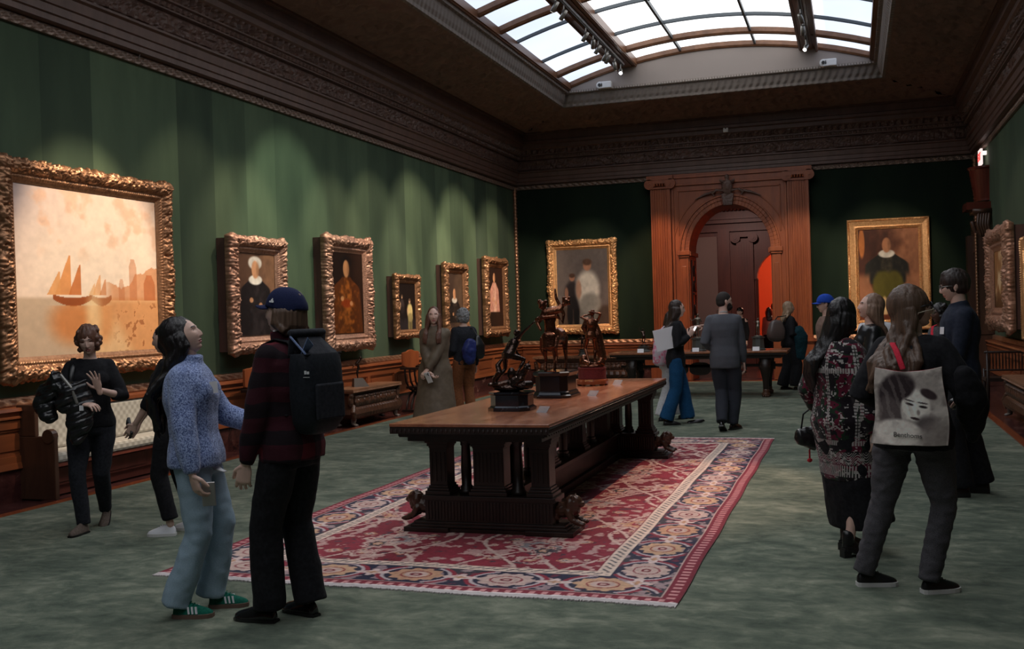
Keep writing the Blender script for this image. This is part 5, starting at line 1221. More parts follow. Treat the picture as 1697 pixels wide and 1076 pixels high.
M['s_gum'] = Mat('gum_sole', (.16, .10, .075), .7).m; M['s_taupe'] = cloth('taupe_suede', (.10, .075, .062), (.15, .115, .095), 60); M['s_blue'] = cloth('blue_running_shoe', (.02, .04, .20), (.05, .09, .34), 60); M['s_wsole'] = Mat('off_white_rubber', (.62, .61, .60), .7).m
BLK = ('s_black', 's_black')
def pants(m, r=(.056, .038, .030), n='trousers', **k): return dict(k='pants', n=n, m=m, r=r, a=k.pop('a', .005), **k)

# woman in black with a puffer jacket over her arm
person('jacket', 'woman in a black top holding a black puffer jacket and raising one open hand', -5.80, 6.80, -140, dict(H=1.63, sex='f', w=1.02, lean=2, hy=-8, hp=-10, hr=4,
    aL=(-.06, .25, 1.13), eL=(-.8, -.2, -1), aR=(.06, .27, 1.03), eR=(1, -.3, -.6), fR=(.0, .12, -38, 0), fL=(.0, -.26, -12, 34, .01)),
    [dict(k='top', n='shirt', m='c_black', hem=.50, inf=.016, sleeve='half', a=.005), pants('c_coal', (.058, .040, .032))],
    dict(kind='mop', mat='h_auburn', vol=.004), ('boot', ('s_taupe', 's_black')), hands={'L': dict(d=(.25, .15, 1), n=(.55, .8, 0), curl=(4, 8, 5), spread=2.6, thumb=1.5), 'R': dict(d=(-.7, .6, -.1), n=(0, -.3, -1))}, lod=0, eye=False)
person('sneaker', 'woman in black with white sneakers standing behind the woman in the blue sweater', -5.05, 6.80, 112, dict(H=1.62, sex='f', hy=-6, hp=-4, aL=(-.06, .26, .86), eL=(-1, -.6, 0), aR=(.05, .28, .84), eR=(1, -.6, 0), fL=(.0, .02, 0, 0), fR=(0, -.12, -20, 0)),
    [dict(k='top', n='shirt', m='c_black', hem=.50, inf=.014, sleeve='half'), pants('c_black', (.056, .040, .036), hem=.12)], dict(kind='long', mat='h_black', len_=.32, to=(0, -.06)), ('sneaker', ('s_white', 's_wsole', 's_white')), lod=1)
# young woman in the blue sweater looking up
person('girl', 'woman in a speckled blue sweater and pale jeans looking up, phone in hand', -3.50, 4.96, -70, dict(H=1.665, sex='f', lean=-4, hy=2, hp=27, hips=(0, -.02), aR=(.27, .04, .68), eR=(.8, -1, 0), aL=(-.14, .33, 1.02), eL=(-.6, -.6, -1),
    fR=(.0, -.10, -4, 0), fL=(.0, .05, 6, 0)),
    [dict(k='top', n='sweater', m='c_wool', hem=.495, inf=.040, si=.026, cuff=.038, collar=.03, a=.007, flare=.05, f=6), pants('c_jean', (.057, .043, .048), n='jeans', a=.008, back=-.02, f=9)],
    dict(kind='long', mat='h_black', len_=.50, wav=.022, vol=.003, width=.12, off=.10), ('sneaker', ('s_green', 's_gum', 's_green'), 's_white'),
    hands={'R': dict(d=(-.05, .25, -1), n=(-.7, .6, .2), curl=(22, 34, 26)), 'L': dict(d=(.1, 1, -.05), n=(.1, -.1, -1), curl=(28, 40, 26))}, lod=0, brow='h_black')
# man in the cap, seen from behind
person('cap', 'man in a navy cap and dark red plaid jacket with a black backpack', -2.925, 4.95, 84, dict(H=1.79, sex='m', w=1.0, lean=1, hy=6, hp=8, hips=(0, -.02), twist=-6, aL=(-.23, .13, .82), eL=(-.4, -1, 0), aR=(.2, .16, .86), fL=(.01, .12, 8, 0), fR=(-.01, -.03, -14, 0)),
    [dict(k='top', n='plaid_jacket', m='c_plaid', hem=.485, inf=.032, si=.022, cuff=.034, collar=.035, a=.008, f=6, flare=.03), pants('c_black', (.058, .048, .049), a=.007)],
    dict(kind='long', mat='h_brown', len_=.05, vol=-.006, wav=.01, off=.0, fan=1.75), ('dress', ('s_polish', 's_black', 's_polish')), hands={'L': dict(d=(0, .2, -1), n=(.8, .4, 0), curl=(24, 34, 24))}, lod=0)
person('coat', 'woman in a long olive brown coat holding a phone beside the long table', -5.22, 12.57, 188, dict(H=1.745, sex='f', w=1.05, hy=14, hp=8, aR=(-.0, .27, .86), eR=(1, -.6, 0), aL=(.05, .30, .90), eL=(-1, -.6, 0), fR=(0, .02, -6, 0), fL=(0, 0, 12, 0)),
    [dict(k='top', n='long_coat', m='c_olive', hem=.155, inf=.034, si=.024, cuff=.040, a=.012, f=4, flare=.14, cz=.3, collar=.02), pants('c_black')], dict(kind='long', mat='h_auburn', len_=.32, width=.11, front=True, off=.05), ('flat', BLK), lod=1,
    hands={'R': dict(d=(-.6, .3, -.7), n=(0, -.2, 1), curl=(30, 40, 30)), 'L': dict(d=(.6, .2, -.6), n=(0, -.5, -1), curl=(30, 40, 30))})
person('grey', 'grey curly haired visitor in rust brown trousers looking at the left wall', -5.78, 15.1, 50, dict(H=1.735, sex='m', w=.96, hp=4, fR=(0, .0, -8, 0), fL=(0, .02, 8, 0), aL=(-.16, .22, 1.0)),
    [dict(k='top', n='sweater', m='c_coal', hem=.49, inf=.02), pants('c_rust', (.058, .048, .044), a=.008)], dict(kind='curly', mat='h_grey', vol=.002), ('sneaker', BLK), lod=1)
person('blue', 'smiling woman in a black blazer and bright blue wide trousers pointing ahead', -2.46, 14.6, -72, dict(H=1.745, sex='f', lean=2, hy=0, hp=2, aR=(.10, .24, 1.24), eR=(.5, -.5, -1), aL=(-.10, .34, 1.36), eL=(-.5, -.4, -1), hips=(0, .06), fR=(.0, -.10, 0, 4), fL=(.0, .27, 4, -14)),
    [dict(k='top', n='blazer', m='c_black', hem=.45, inf=.020, a=.005), pants('c_bluep', (.060, .050, .058), a=.007)], dict(kind='long', mat='h_dark', len_=.40, wav=.012, width=.08, off=.05), ('flat', BLK), lod=1,
    hands={'R': dict(d=(-.1, .5, .8), n=(-.8, 0, .2), curl=(30, 40, 20)), 'L': dict(d=(.05, 1, .1), n=(.5, 0, -1), curl={0: (0, 2, 2), 1: (50, 60, 40), 2: (60, 60, 40), 3: (60, 60, 40)}, thumb=1.3)})
person('floral', 'person in white trousers with a floral bag, hidden behind the woman in blue trousers', -2.62, 15.15, -66, dict(H=1.60, sex='f', hp=-10, lean=6, fR=(0, -.12, 0, 0), fL=(0, .22, 0, 0)),
    [dict(k='top', n='top', m='c_grey', hem=.50, inf=.014), pants('c_white', (.058, .052, .056))], dict(kind='long', mat='h_dark', len_=.3, to=(0, -.06)), ('flat', BLK), lod=2)
person('suit', 'bearded man in a grey suit walking with one hand on his hip, seen from behind', -1.63, 13.87, 12, dict(H=1.835, sex='m', w=.99, lean=3, hy=-72, hp=0, hips=(-.0, .0), aL=(-.14, .17, 1.07), eL=(-.6, -1, 0), aR=(.26, .10, .86), eR=(.6, -1, 0), fL=(.02, -.16, -14, 26, .01), fR=(-.01, .10, -40, 0)),
    [dict(k='top', n='suit_jacket', m='c_suit', hem=.445, inf=.024, si=.018, cuff=.034, a=.004, flare=.04), pants('c_suitp', (.058, .048, .042), a=.007), ],
    dict(kind='buzz', mat='h_stub'), ('dress', ('s_polish', 's_black', 's_polish')), lod=1, hands={'L': dict(d=(.4, .9, -.3), n=(1, 0, 0))})
person('blond', 'blond wavy haired woman in wide black trousers at the right end of the side table', -1.2, 20.75, -58, dict(H=1.70, sex='f', hy=-10, hp=4, aR=(.16, .20, 1.05), aL=(-.2, .0, .95), fR=(0, .08, 0, 0), fL=(0, -.1, -10, 0)),
    [dict(k='top', n='jacket', m='c_black', hem=.49, inf=.024), pants('c_black', (.060, .060, .066))], dict(kind='long', mat='h_blond', len_=.22, to=(0, -.08), wav=.02, vol=.006, width=.09), ('flat', BLK), lod=1)
person('far1', 'person with cropped fair hair standing in the next room behind the man in the suit', -3.12, 26.2, 100, dict(H=1.66, sex='m', fR=(0, 0, 0, 0), fL=(0, 0, 0, 0)), [dict(k='top', n='shirt', m=cloth('dusty_pink', (.30, .12, .10)), hem=.5), pants('c_coal')], None, ('flat', BLK), lod=2)
person('far2', 'dark haired bearded person in the next room, partly behind the man in the suit', -2.68, 26.4, 140, dict(H=1.62, sex='m'), [dict(k='top', n='shirt', m='c_black', hem=.5), pants('c_coal')], dict(kind='short', mat='h_black'), ('flat', BLK), lod=2)
person('far3', 'person in a pale top seen from behind in the orange room', -2.28, 30.2, 10, dict(H=1.60, sex='f'), [dict(k='top', n='top', m=cloth('pale_pink', (.5, .3, .25)), hem=.5), pants('c_black', (.06, .055, .06))], dict(kind='long', mat='h_black', len_=.22), ('flat', BLK), lod=2)
person('far4', 'dark dressed person at the right edge of the second arch in the orange room', -2.22, 31.3, -20, dict(H=1.72, sex='m'), [dict(k='top', n='top', m='c_black', hem=.5), pants('c_black')], dict(kind='short', mat='h_black'), ('flat', BLK), lod=2)
person('bluecap', 'person in glasses and a royal blue cap with a taupe coat facing left', -.33, 14.4, 104, dict(H=1.755, sex='m', w=1.05, hp=-2, fR=(0, 0, 0, 0), fL=(0, .05, 0, 0)), [dict(k='top', n='coat', m='c_taupe', hem=.30, inf=.03, flare=.04), pants('c_coal')], dict(kind='buzz', mat='h_dark'), ('sneaker', BLK), lod=1)
person('leather', 'laughing woman in a black leather jacket and blue jeans holding a phone', .13, 10.0, 98, dict(H=1.705, sex='f', hp=14, lean=-2, aL=(-.08, .27, 1.10), eL=(-.6, -.6, -1), aR=(.10, .28, 1.12), fL=(0, .04, 0, 0), fR=(0, -.14, -8, 0)),
    [dict(k='top', n='leather_jacket', m='c_leather', hem=.52, inf=.026, si=.02), pants('c_jean', (.058, .044, .036), n='jeans')], dict(kind='long', mat='h_lbrown', len_=.26, to=(0, -.05), width=.06), ('sneaker', ('s_blue', 's_wsole', 's_white')), lod=1, hands={'L': dict(d=(.2, .9, .2), n=(.6, 0, .6), curl=(34, 40, 26)), 'R': dict(d=(-.2, .9, .3), n=(-.6, 0, .6), curl=(34, 40, 26))})
person('collar', 'short dark haired person in a white shirt seen from behind beyond the leather jacket', .26, 13.4, -10, dict(H=1.66, sex='m'), [dict(k='top', n='shirt', m='c_white', hem=.5, inf=.02, collar=.03), pants('c_coal')], dict(kind='short', mat='h_dark'), ('flat', BLK), lod=2)
person('knit', 'black haired woman in a long patterned knit cardigan and heeled black boots', -.10, 7.05, -52, dict(H=1.65, sex='f', w=1.02, lean=1, hy=10, hp=-10, aR=(.26, .07, .76), eR=(.7, -1, 0), aL=(-.27, .08, .86), fR=(-.0, -.02, -4, 0), fL=(.0, .10, 8, 0)),
    [dict(k='top', n='patterned_cardigan', m='c_knit', hem=.315, inf=.052, si=.038, cuff=.046, a=.007, flare=.05, f=5), dict(k='skirt', n='skirt', m='c_black', hem=.12, inf=.045, flare=.06, a=.008)],
    dict(kind='long', mat='h_black', len_=.42, to=(-.05, 0), width=.045, off=.09, vol=.004), ('boot_heel', BLK), lod=0, eye=False, hands={'R': dict(d=(0, .15, -1), n=(-.9, .2, 0), curl=(20, 26, 18))})
person('tote', 'woman with long brown hair in black with grey jeans and a printed tote bag', .33, 6.2, -22, dict(H=1.70, sex='f', w=1.10, lean=3, hy=-62, hp=10, side=0, hips=(-.03, .0), aL=(-.24, .16, 1.06), eL=(-.35, -1, -.3), aR=(.18, .25, 1.06), eR=(.6, -1, -.3), fL=(-.21, -.05, -50, 0), fR=(-.05, -.0, -42, 0)),
    [dict(k='top', n='black_coat', m='c_black', hem=.47, inf=.036, si=.030, a=.007), pants('c_greyj', (.062, .040, .034), n='grey_jeans', a=.008, f=11, cz=1.6)],
    dict(kind='long', mat='h_brown', len_=.44, to=(-.06, 0), wav=.024, vol=.014, width=.14, off=.075, fan=1.55), ('sneaker', ('s_black', 's_wsole', 's_black')), lod=0, hands={'R': dict(d=(-.5, .8, -.1), n=(0, 0, -1), curl=(26, 34, 24)), 'L': dict(d=(.2, .9, 0), n=(.6, 0, -.6))})
person('tall', 'tall smiling man with glasses in a dark navy shirt with folded arms', .84, 9.38, 96, dict(H=1.875, sex='m', w=1.04, hy=-2, hp=-6, aL=(-.02, .27, 1.15), eL=(-.8, -.7, -.6), aR=(.02, .24, 1.2), eR=(1, 0, -1), fL=(.0, .04, 4, 0), fR=(0, -.16, -16, 0)),
    [dict(k='top', n='navy_shirt', m='c_navy', hem=.48, inf=.026, si=.020, collar=.02), pants('c_black', (.060, .050, .046))], dict(kind='short', mat='h_dark', vol=.008), ('chunky', BLK), lod=1, brow='h_dark')
person('red', 'dark skinned woman in a grey jacket with a red strap behind the tall man', .92, 12.3, 130, dict(H=1.60, sex='f', hp=-2, hy=-10), [dict(k='top', n='grey_jacket', m='c_grey', hem=.48, inf=.03), pants('c_black')], dict(kind='mop', mat='h_black', vol=-.002), ('flat', BLK), skinm='skin_dark', lips='lip_dark', brow='h_black', lod=1)
# ---------------------------------------------------------------- worn and held things
def held(key, name, label, cat, group=None):
    t, r = PEOPLE[key]; o = thing(name, label, cat, t.location, t.rotation_euler.z, group); return o, r
def cap_mesh(key, mat, label, logo=None, bill=True):
    t, r = PEOPLE[key]; g = G(); g.M = r.Hm
    def sh(u, v):
        az = 2 * PI * u; el = PI / 2 * v; x = .0925 * math.cos(el) ** .8 * math.sin(az); y = -.018 + .118 * math.cos(el) ** .8 * math.cos(az); z = .026 + .108 * math.sin(el)
        if math.cos(az) < -.55 and v < .35: z += .02 * (1 - v / .35) * min(1, (-math.cos(az) - .55) * 4)
        return V((x, y, z - .012 * (1 - math.cos(az)) * (1 - v)))
    g.surf(sh, 40, 14); o = g.obj('baseball_cap', mat, t, smooth='auto', flip=True); s = o.modifiers.new('s', 'SOLIDIFY'); s.thickness = .004
    if bill:
        g = G(); g.M = r.Hm
        def bl(u, v): a = (u - .5) * 2; w = .070 * (1 - .25 * v * v); return V((a * w, .082 + .085 * v * math.sqrt(max(0, 1 - .55 * a * a)) - .03 * a * a, .030 - .016 * a * a - .012 * v))
        g.surf(bl, 16, 8); q = g.obj('cap_bill', mat, o, smooth='auto'); s = q.modifiers.new('s', 'SOLIDIFY'); s.thickness = .005
    if logo:
        g = G(); g.M = r.Hm
        P_ = [(.000, -.004), (.026, -.004), (.026, .004), (.016, .006), (.018, .012), (.012, .013), (.012, .020), (.006, .016), (.006, .008), (.0, .006)]
        g.add([V((-.0940 + .25 * max(0, z) - .0004, .012 + y - .004, .052 + z)) for y, z in P_], [tuple(range(len(P_)))]); g.add([V((-.0945 + .25 * max(0, z), .012 + y - .004, .052 + z)) for y, z in P_], [tuple(reversed(range(len(P_))))]); q = g.obj('cap_emblem', 'white', o)
    return o
cap_mesh('cap', 'c_cap', 'cap', True); cap_mesh('bluecap', 'c_bluecap', 'cap', None)
def glasses(key, mat, r0=.0033, dz=0, sc=1., nm='glasses'):
    t, r = PEOPLE[key]; g = G(); g.M = r.Hm
    for sg in (-1, 1):
        n = 18; g.tube([V((sg * .032 + .024 * sc * math.cos(2 * PI * i / n), .094, .0 + dz + .019 * sc * math.sin(2 * PI * i / n))) for i in range(n + 1)], r0, 6, round_=False, hint=(0, 1, 0))
        g.tube([V((sg * .056 * sc, .092, .006 + dz)), V((sg * .078, .05, .006 + dz)), V((sg * .082, -.01, .0 + dz))], r0, 6)
    g.tube([V((-.01, .097, .004 + dz)), V((.01, .097, .004 + dz))], r0, 6); g.obj(nm, mat, t)
M['clearframe'] = Mat('clear_amber_frame', (.55, .48, .36), .2).m
glasses('tote', 'black', .0045); glasses('tote', 'clearframe', .003, -.03, 1.1, 'chain_glasses'); glasses('tall', 'grey_metal', .0018); glasses('bluecap', 'black', .003)
def phone(key, k, off, rot, label, body='c_greyj', screen=None, size=(.072, .148, .009)):
    t, r = held(key, 'phone', label, 'phone'); w = r.arm[k][2] + V(off); R_ = rotm(*rot).to_4x4(); x, y, z = size
    g = G(); g.M = Matrix.Translation(w) @ R_; g.box(-x / 2, -z / 2, -y / 2, x / 2, z / 2, y / 2); g.obj('case', body, t, bevel=.004)
    if screen: g = G(); g.M = Matrix.Translation(w) @ R_; g.box(-x / 2 + .004, -z / 2 - .001, -y / 2 + .006, x / 2 - .004, -z / 2, y / 2 - .006); g.obj('screen', screen, t)
    else:
        g = G(); g.M = Matrix.Translation(w) @ R_; g.box(-x / 2 + .004, z / 2, y / 2 - .045, .004, z / 2 + .003, y / 2 - .006); g.obj('camera_plate', body, t)
        for a, b in ((-.024, .035), (-.024, .055), (-.008, .045)): g = G(); g.M = Matrix.Translation(w) @ R_; g.tube([(a, z / 2, b), (a, z / 2 + .004, b)], .008, 14, round_=False); g.obj('camera_lens', 'black', t)
M['phone_case'] = Mat('silver_phone', (.45, .42, .42), .3, .4).m; M['purple'] = Mat('purple_case', (.08, .03, .25), .4).m
M['screen'] = Mat('phone_screen', (.9, .9, .9), .3, emit=(.95, .97, 1.), es=1.6).m
phone('girl', 'R', (-.035, .075, -.115), (100, 22, 0), 'silver phone with three lenses held low by the woman in the blue sweater', 'phone_case')
phone('coat', 'L', (-.02, .05, -.10), (-10, -20, 15), 'white phone in the hands of the woman in the long coat', 'white')
phone('blue', 'R', (-.06, .08, .07), (10, -30, 0), 'glowing phone held up by the woman in bright blue trousers', 'white', 'screen', (.085, .15, .009))
phone('leather', 'L', (.05, .12, .05), (0, -60, 0), 'phone in a purple case held by the woman in the leather jacket', 'purple')
phone('sneaker', 'L', (.06, .06, -.03), (30, 0, 40), 'black device held by the woman with white sneakers', 'black', None, (.08, .15, .02))

# backpack
t, r = held('cap', 'backpack', 'black roll top backpack worn by the man in the navy cap', 'backpack'); T = r.T
c0 = r.S(.70); yb = -.19
g = G(); g.M = Matrix.Translation(c0) @ T.to_4x4()
R_ = []
for z, w, d, yo in ((-.25, .06, .04, .02), (-.235, .11, .065, .01), (-.18, .145, .085, 0), (-.05, .155, .09, 0), (.10, .155, .085, 0), (.17, .15, .075, .0), (.18, .145, .07, 0)):
    R_.append([V((w * math.copysign(abs(math.cos(a)) ** .55, math.cos(a)), yb + yo + d * math.copysign(abs(math.sin(a)) ** .55, math.sin(a)), z)) for a in [2 * PI * j / 32 for j in range(33)]])
g.sweep(R_, None); g.box(-.14, yb - .065, .172, .14, yb + .065, .18); g.obj('bag_body', cloth('black_backpack_cloth', (.010, .012, .016), (.018, .021, .028), 60, .6), t, smooth='auto')
g = G(); g.M = Matrix.Translation(c0) @ T.to_4x4(); g.surf(lambda u, v: V(((u - .5) * .28, yb + .06 - .02 * v + .0 * u, .16 + .13 * v)), 4, 4); g.surf(lambda u, v: V(((u - .5) * (.28 - .1 * v), yb - .06 + .10 * v, .16 + .11 * v)), 4, 4); g.tube([(-.12, yb + .05, .29), (.12, yb + .05, .29)], .022, 10)
q = g.obj('roll_top', 'c_coal', t, smooth='auto'); s = q.modifiers.new('s', 'SOLIDIFY'); s.thickness = .008
g = G(); g.M = Matrix.Translation(c0) @ T.to_4x4(); g.surf(lambda u, v: V((-.13 + .04 * u, yb - .02 - .05 * v, .18 + .085 * v * (1 - .5 * u))), 4, 4); g.tube([(-.14, yb - .055, .18), (-.14, yb + .04, .27)], .006, 6); q = g.obj('blue_lining', cloth('slate_blue_cloth', (.10, .14, .26), (.16, .21, .36)), t); s = q.modifiers.new('s', 'SOLIDIFY'); s.thickness = .006
for sg in (-1, 1):
    g = G(); g.M = Matrix.Translation(c0) @ T.to_4x4(); x = sg * .085
    g.tube([(x, -.12, .14), (x, -.145, .19), (x, -.09, .245), (x, 0, .262), (x, .09, .235), (x * 1.1, .145, .15), (x * 1.3, .15, .02), (x * 1.6, .08, -.10), (x * 1.5, -.10, -.14)], (.026, .006), 8, hint=(1, 0, 0)); g.obj('shoulder_strap', 'c_black', t, smooth='auto')
g = G(); g.M = Matrix.Translation(c0) @ T.to_4x4()
for i in range(2): g.box(-.153, yb - .082 + i * .018, .075, -.146, yb - .082 + i * .018 + .010, .075 + .014 + .004 * i)
g.box(-.153, yb - .085, .058, -.148, yb - .045, .060); g.obj('bag_emblem', 'white', t)
g = G(); g.M = Matrix.Translation(c0) @ T.to_4x4(); g.box(-.11, yb - .10, -.17, .11, yb - .08, .02); g.obj('front_pocket', 'c_coal', t, bevel=.01)

# black puffer jacket over the arm
t, r = held('jacket', 'puffer_jacket', 'glossy black quilted puffer jacket draped over the arm of the woman in black', 'jacket')
g = G(); P_ = r.arm['R'][1]
g.tube([(.26, .16, 1.08), (.20, .20, 1.20), (.10, .23, 1.17), (.07, .25, 1.02), (.09, .26, .88), (.11, .24, .74)], [(.10, .05), (.13, .07), (.09, .06), (.10, .055), (.10, .05), (.05, .035)], 16)
g.tube([(.32, .12, .98), (.30, .16, 1.12), (.23, .2, 1.20), (.15, .24, 1.12), (.2, .24, 1.02)], [.07, .085, .09, .085, .06], 14)
g.tube([(.32, .14, 1.12), (.34, .15, 1.02), (.30, .18, .93)], [(.07, .07), (.085, .07), (.06, .05)], 12)
def pf(p): z = p.z * 22 + p.x * 9 + 1.2 * nz(p, 5); return .010 * (abs(math.sin(z * PI * .5)) ** .4 - .6) + .014 * nz(p, 11)
mobj('quilted_body', remesh(g, .008, 2, pf), 'c_puffer', t)
g = G(); g.tube([(.21, .27, 1.26), (.14, .30, 1.16), (.10, .31, 1.04)], (.012, .008), 8); g.obj('zip', 'grey_metal', t); g = G(); g.box(.055, .305, .98, .085, .312, 1.02); g.obj('care_tag', 'white', t)
t, r = held('jacket', 'shoulder_bag', 'dark bag strap over the shoulder of the woman in black', 'bag')
g = G(); g.tube([(.11, -.09, 1.20), (.115, -.09, 1.32), (.12, .0, 1.375), (.13, .1, 1.30), (.15, .12, 1.15)], (.022, .006), 8); g.obj('strap', 'c_leather', t, smooth='auto'); g = G(); g.tube([(.2, -.1, 1.0), (.2, -.1, 1.18)], [(.06, .1), (.05, .08)], 16, hint=(1, 0, 0)); g.obj('bag_body', 'c_leather', t, smooth='auto')
# stickers
def sticker(key, P_, n, w, h):
    t, r = PEOPLE[key]; g = G(); R_ = V(n).normalized().to_track_quat('Y', 'Z').to_matrix().to_4x4(); g.M = Matrix.Translation(P_) @ R_; g.box(-w / 2, 0, -h / 2, w / 2, .002, h / 2); g.obj('sticker', 'paper', t)
sticker('girl', PEOPLE['girl'][1].S(.755) + V((.065, .150, 0)), (.55, 1, .1), .06, .065)
sticker('tall', PEOPLE['tall'][1].S(.73) + V((-.08, .155, 0)), (-.5, 1, .1), .05, .06)
tt, rr = PEOPLE['girl']; g = G(); g.tube([rr.S(.50) + V((.02, .10, -.01)), rr.S(.50) + V((.05, .13, -.035)), rr.S(.49) + V((.06, .17, -.03))], [(.04, .01), (.045, .008), (.02, .005)], 10); o = g.obj('shirt_hem', 'c_white', tt, smooth='auto')
tt, rr = PEOPLE['cap']; g = G(); g.tube([rr.S(.845) + rr.T @ V((0, .01, 0)), rr.S(.875) + rr.T @ V((0, .015, 0))], [.068, .064], 20, round_=False); g.obj('shirt_collar', 'c_white', tt, smooth='auto')
tt, rr = PEOPLE['suit']; g = G(); g.tube([rr.S(.84), rr.S(.856) + rr.T @ V((0, .006, 0))], [.062, .057], 20, round_=False); g.obj('shirt_collar', 'c_white', tt, smooth='auto')
g = G(); g.M = rr.Hm; g.ell((0, .045, -.075), (.062, .058, .048)); g.ell((0, .03, -.04), (.070, .05, .05)); mobj('beard', remesh(g, .008, 1, lambda p: .003 * nz(p, 60)), 'h_stub', tt)
# printed tote bag
t, r = held('tote', 'tote_bag', 'canvas tote bag printed with a grey portrait, hanging from a red strap', 'bag')
def port(u, v):            # generic soft monochrome portrait
    n = field(u, v, 7, 8, 4); n2 = field(u, v, 22, 26, 9); c = full(u, rgb(178, 168, 162)); c = lerp(c, rgb(126, 116, 112), ss(n, .45, .75) * .9)
    def B(c, col, cx, cy, rx, ry, a=0, s=.15, k=1.): ca, sa = math.cos(a), math.sin(a); X = (u - cx) * ca + (v - cy) * sa; Y = -(u - cx) * sa + (v - cy) * ca; return lerp(c, rgb(*col), (1 - ss(np.hypot(X / rx, Y / ry), 1 - s, 1 + s)) * k)
    c = B(c, (54, 46, 48), .40, .60, .34, .38, .2, .12); c = B(c, (150, 140, 135), .70, .72, .26, .22, 0, .3); c = B(c, (86, 76, 76), .22, .42, .16, .25, .1, .3)
    c = B(c, (196, 188, 180), .57, .50, .20, .27, -.25, .10); c = B(c, (218, 210, 202), .55, .52, .14, .18, -.2, .4)
    c = B(c, (52, 44, 46), .42, .76, .20, .12, .5, .2); c = B(c, (60, 50, 52), .78, .68, .12, .06, -.5, .2)
    for x, y in ((.50, .565), (.68, .52)): c = B(c, (44, 36, 38), x, y, .055, .017, -.25, .3); c = B(c, (60, 50, 52), x, y + .05, .07, .010, -.25, .3)
    c = B(c, (110, 98, 96), .61, .45, .022, .035, 0, .5, .8); c = B(c, (58, 44, 46), .56, .37, .065, .018, -.2, .2); c = B(c, (120, 108, 104), .50, .30, .13, .04, -.3, .5, .7)
    c = B(c, (64, 56, 58), .70, .30, .14, .10, .2, .5, .8); c = B(c, (206, 196, 188), .36, .17, .32, .18, -.15, .15); c = B(c, (124, 114, 110), .84, .15, .22, .2, .3, .5, .8)
    st = (np.sin((u * 1.0 + v * .3) * 46 + 7 * n) > .3) * blob(u, v, .3, .6, .26, .34, .3) * .35; c = lerp(c, rgb(140, 130, 126), st)
    return [np.clip(x * (.9 + .2 * n2) * 1.22, 0, 1) for x in c]
BC = V((-.26, -.17, 1.03)); RT = rotm(12, 4, 0)
BC = r.S(.62) + V((.065, -.245, -.0))
def bp(u, v, s=1): w = .168 + .03 * (1 - v); return [(u - .5) * 2 * w + .012 * np.sin(v * 5), -.035 * s * np.sqrt(np.clip(np.sin(np.pi * np.clip(u, .02, .98)), 0, 1)) * (.4 + .9 * (1 - v)) + .006 * np.sin(u * 14 + v * 6), (v - .5) * .42 + .02 * (u - .5) - .012 * np.sin(u * PI) * v * 2]
o = colgrid('printed_side', port, 110, 115, t, 'print', lambda u, v: bp(u, v), thick=.003); o.location = BC; o.rotation_euler = rotm(12, 3, 3).to_euler()
o2 = colgrid('plain_side', lambda u, v: full(u, rgb(130, 30, 44)), 20, 20, t, 'print', lambda u, v: bp(u, v, -.4), thick=.003); o2.location = BC; o2.rotation_euler = o.rotation_euler
tcu = bpy.data.curves.new('bag_text', 'FONT'); tcu.body = 'Benthoms'; tcu.size = .036; tcu.extrude = .0008; tcu.align_x = 'CENTER'; tcu.materials.append(M['ink'])
tmp = bpy.data.objects.new('tmp', tcu); C.objects.link(tmp); dg = bpy.context.evaluated_depsgraph_get(); dg.update(); me = bpy.data.meshes.new_from_object(tmp.evaluated_get(dg)); bpy.data.objects.remove(tmp)
q = mobj('lettering', me, 'ink', o); q.location = (.0, -.0475, -.165); q.rotation_euler = (PI / 2, 0, 0)
g = G(); A_ = o.rotation_euler.to_matrix(); p0 = BC + A_ @ V((-.035, -.02, .2)); p1 = BC + A_ @ V((.06, -.0, .2)); sh = r.arm['L'][0] + V((.085, 0, .062))
g.tube([p0, p0.lerp(sh, .5) + V((-.0, -.085, .02)), sh + V((.0, -.125, -.03)), sh + V((.0, -.03, .015)), sh + V((0, .03, .010)), sh + V((.03, .08, -.08))], (.016, .003), 8, hint=(1, .2, 0)); g.obj('red_strap', cloth('red_webbing', (.45, .015, .035), (.60, .03, .06), 90), t, smooth='auto')
# jacket bundle under the right arm of the same woman
t, r = held('tote', 'dark_coat', 'black coat bundled over the right forearm of the woman with the tote bag', 'coat'); e = r.arm['R'][1]; w = r.arm['R'][2]
g = G(); g.tube([e + V((.0, -.03, .10)), e + V((.02, .0, .0)), e.lerp(w, .4) + V((.03, 0, -.05)), e.lerp(w, .5) + V((.02, .03, -.16)), e.lerp(w, .5) + V((.02, .03, -.22))], [(.06, .06), (.075, .08), (.08, .10), (.06, .08), (.03, .05)], 14); mobj('folded_coat', remesh(g, .011, 2, folds(.012, 9)), 'c_black', t)
t, r = held('tote', 'black_pouch', 'small black pouch gripped in the right hand of the woman with the tote bag', 'pouch'); w = r.arm['R'][2]; g = G(); g.ell(w + V((-.07, .07, -.03)), (.05, .03, .035)); g.obj('pouch', 'c_leather', t, smooth='auto')
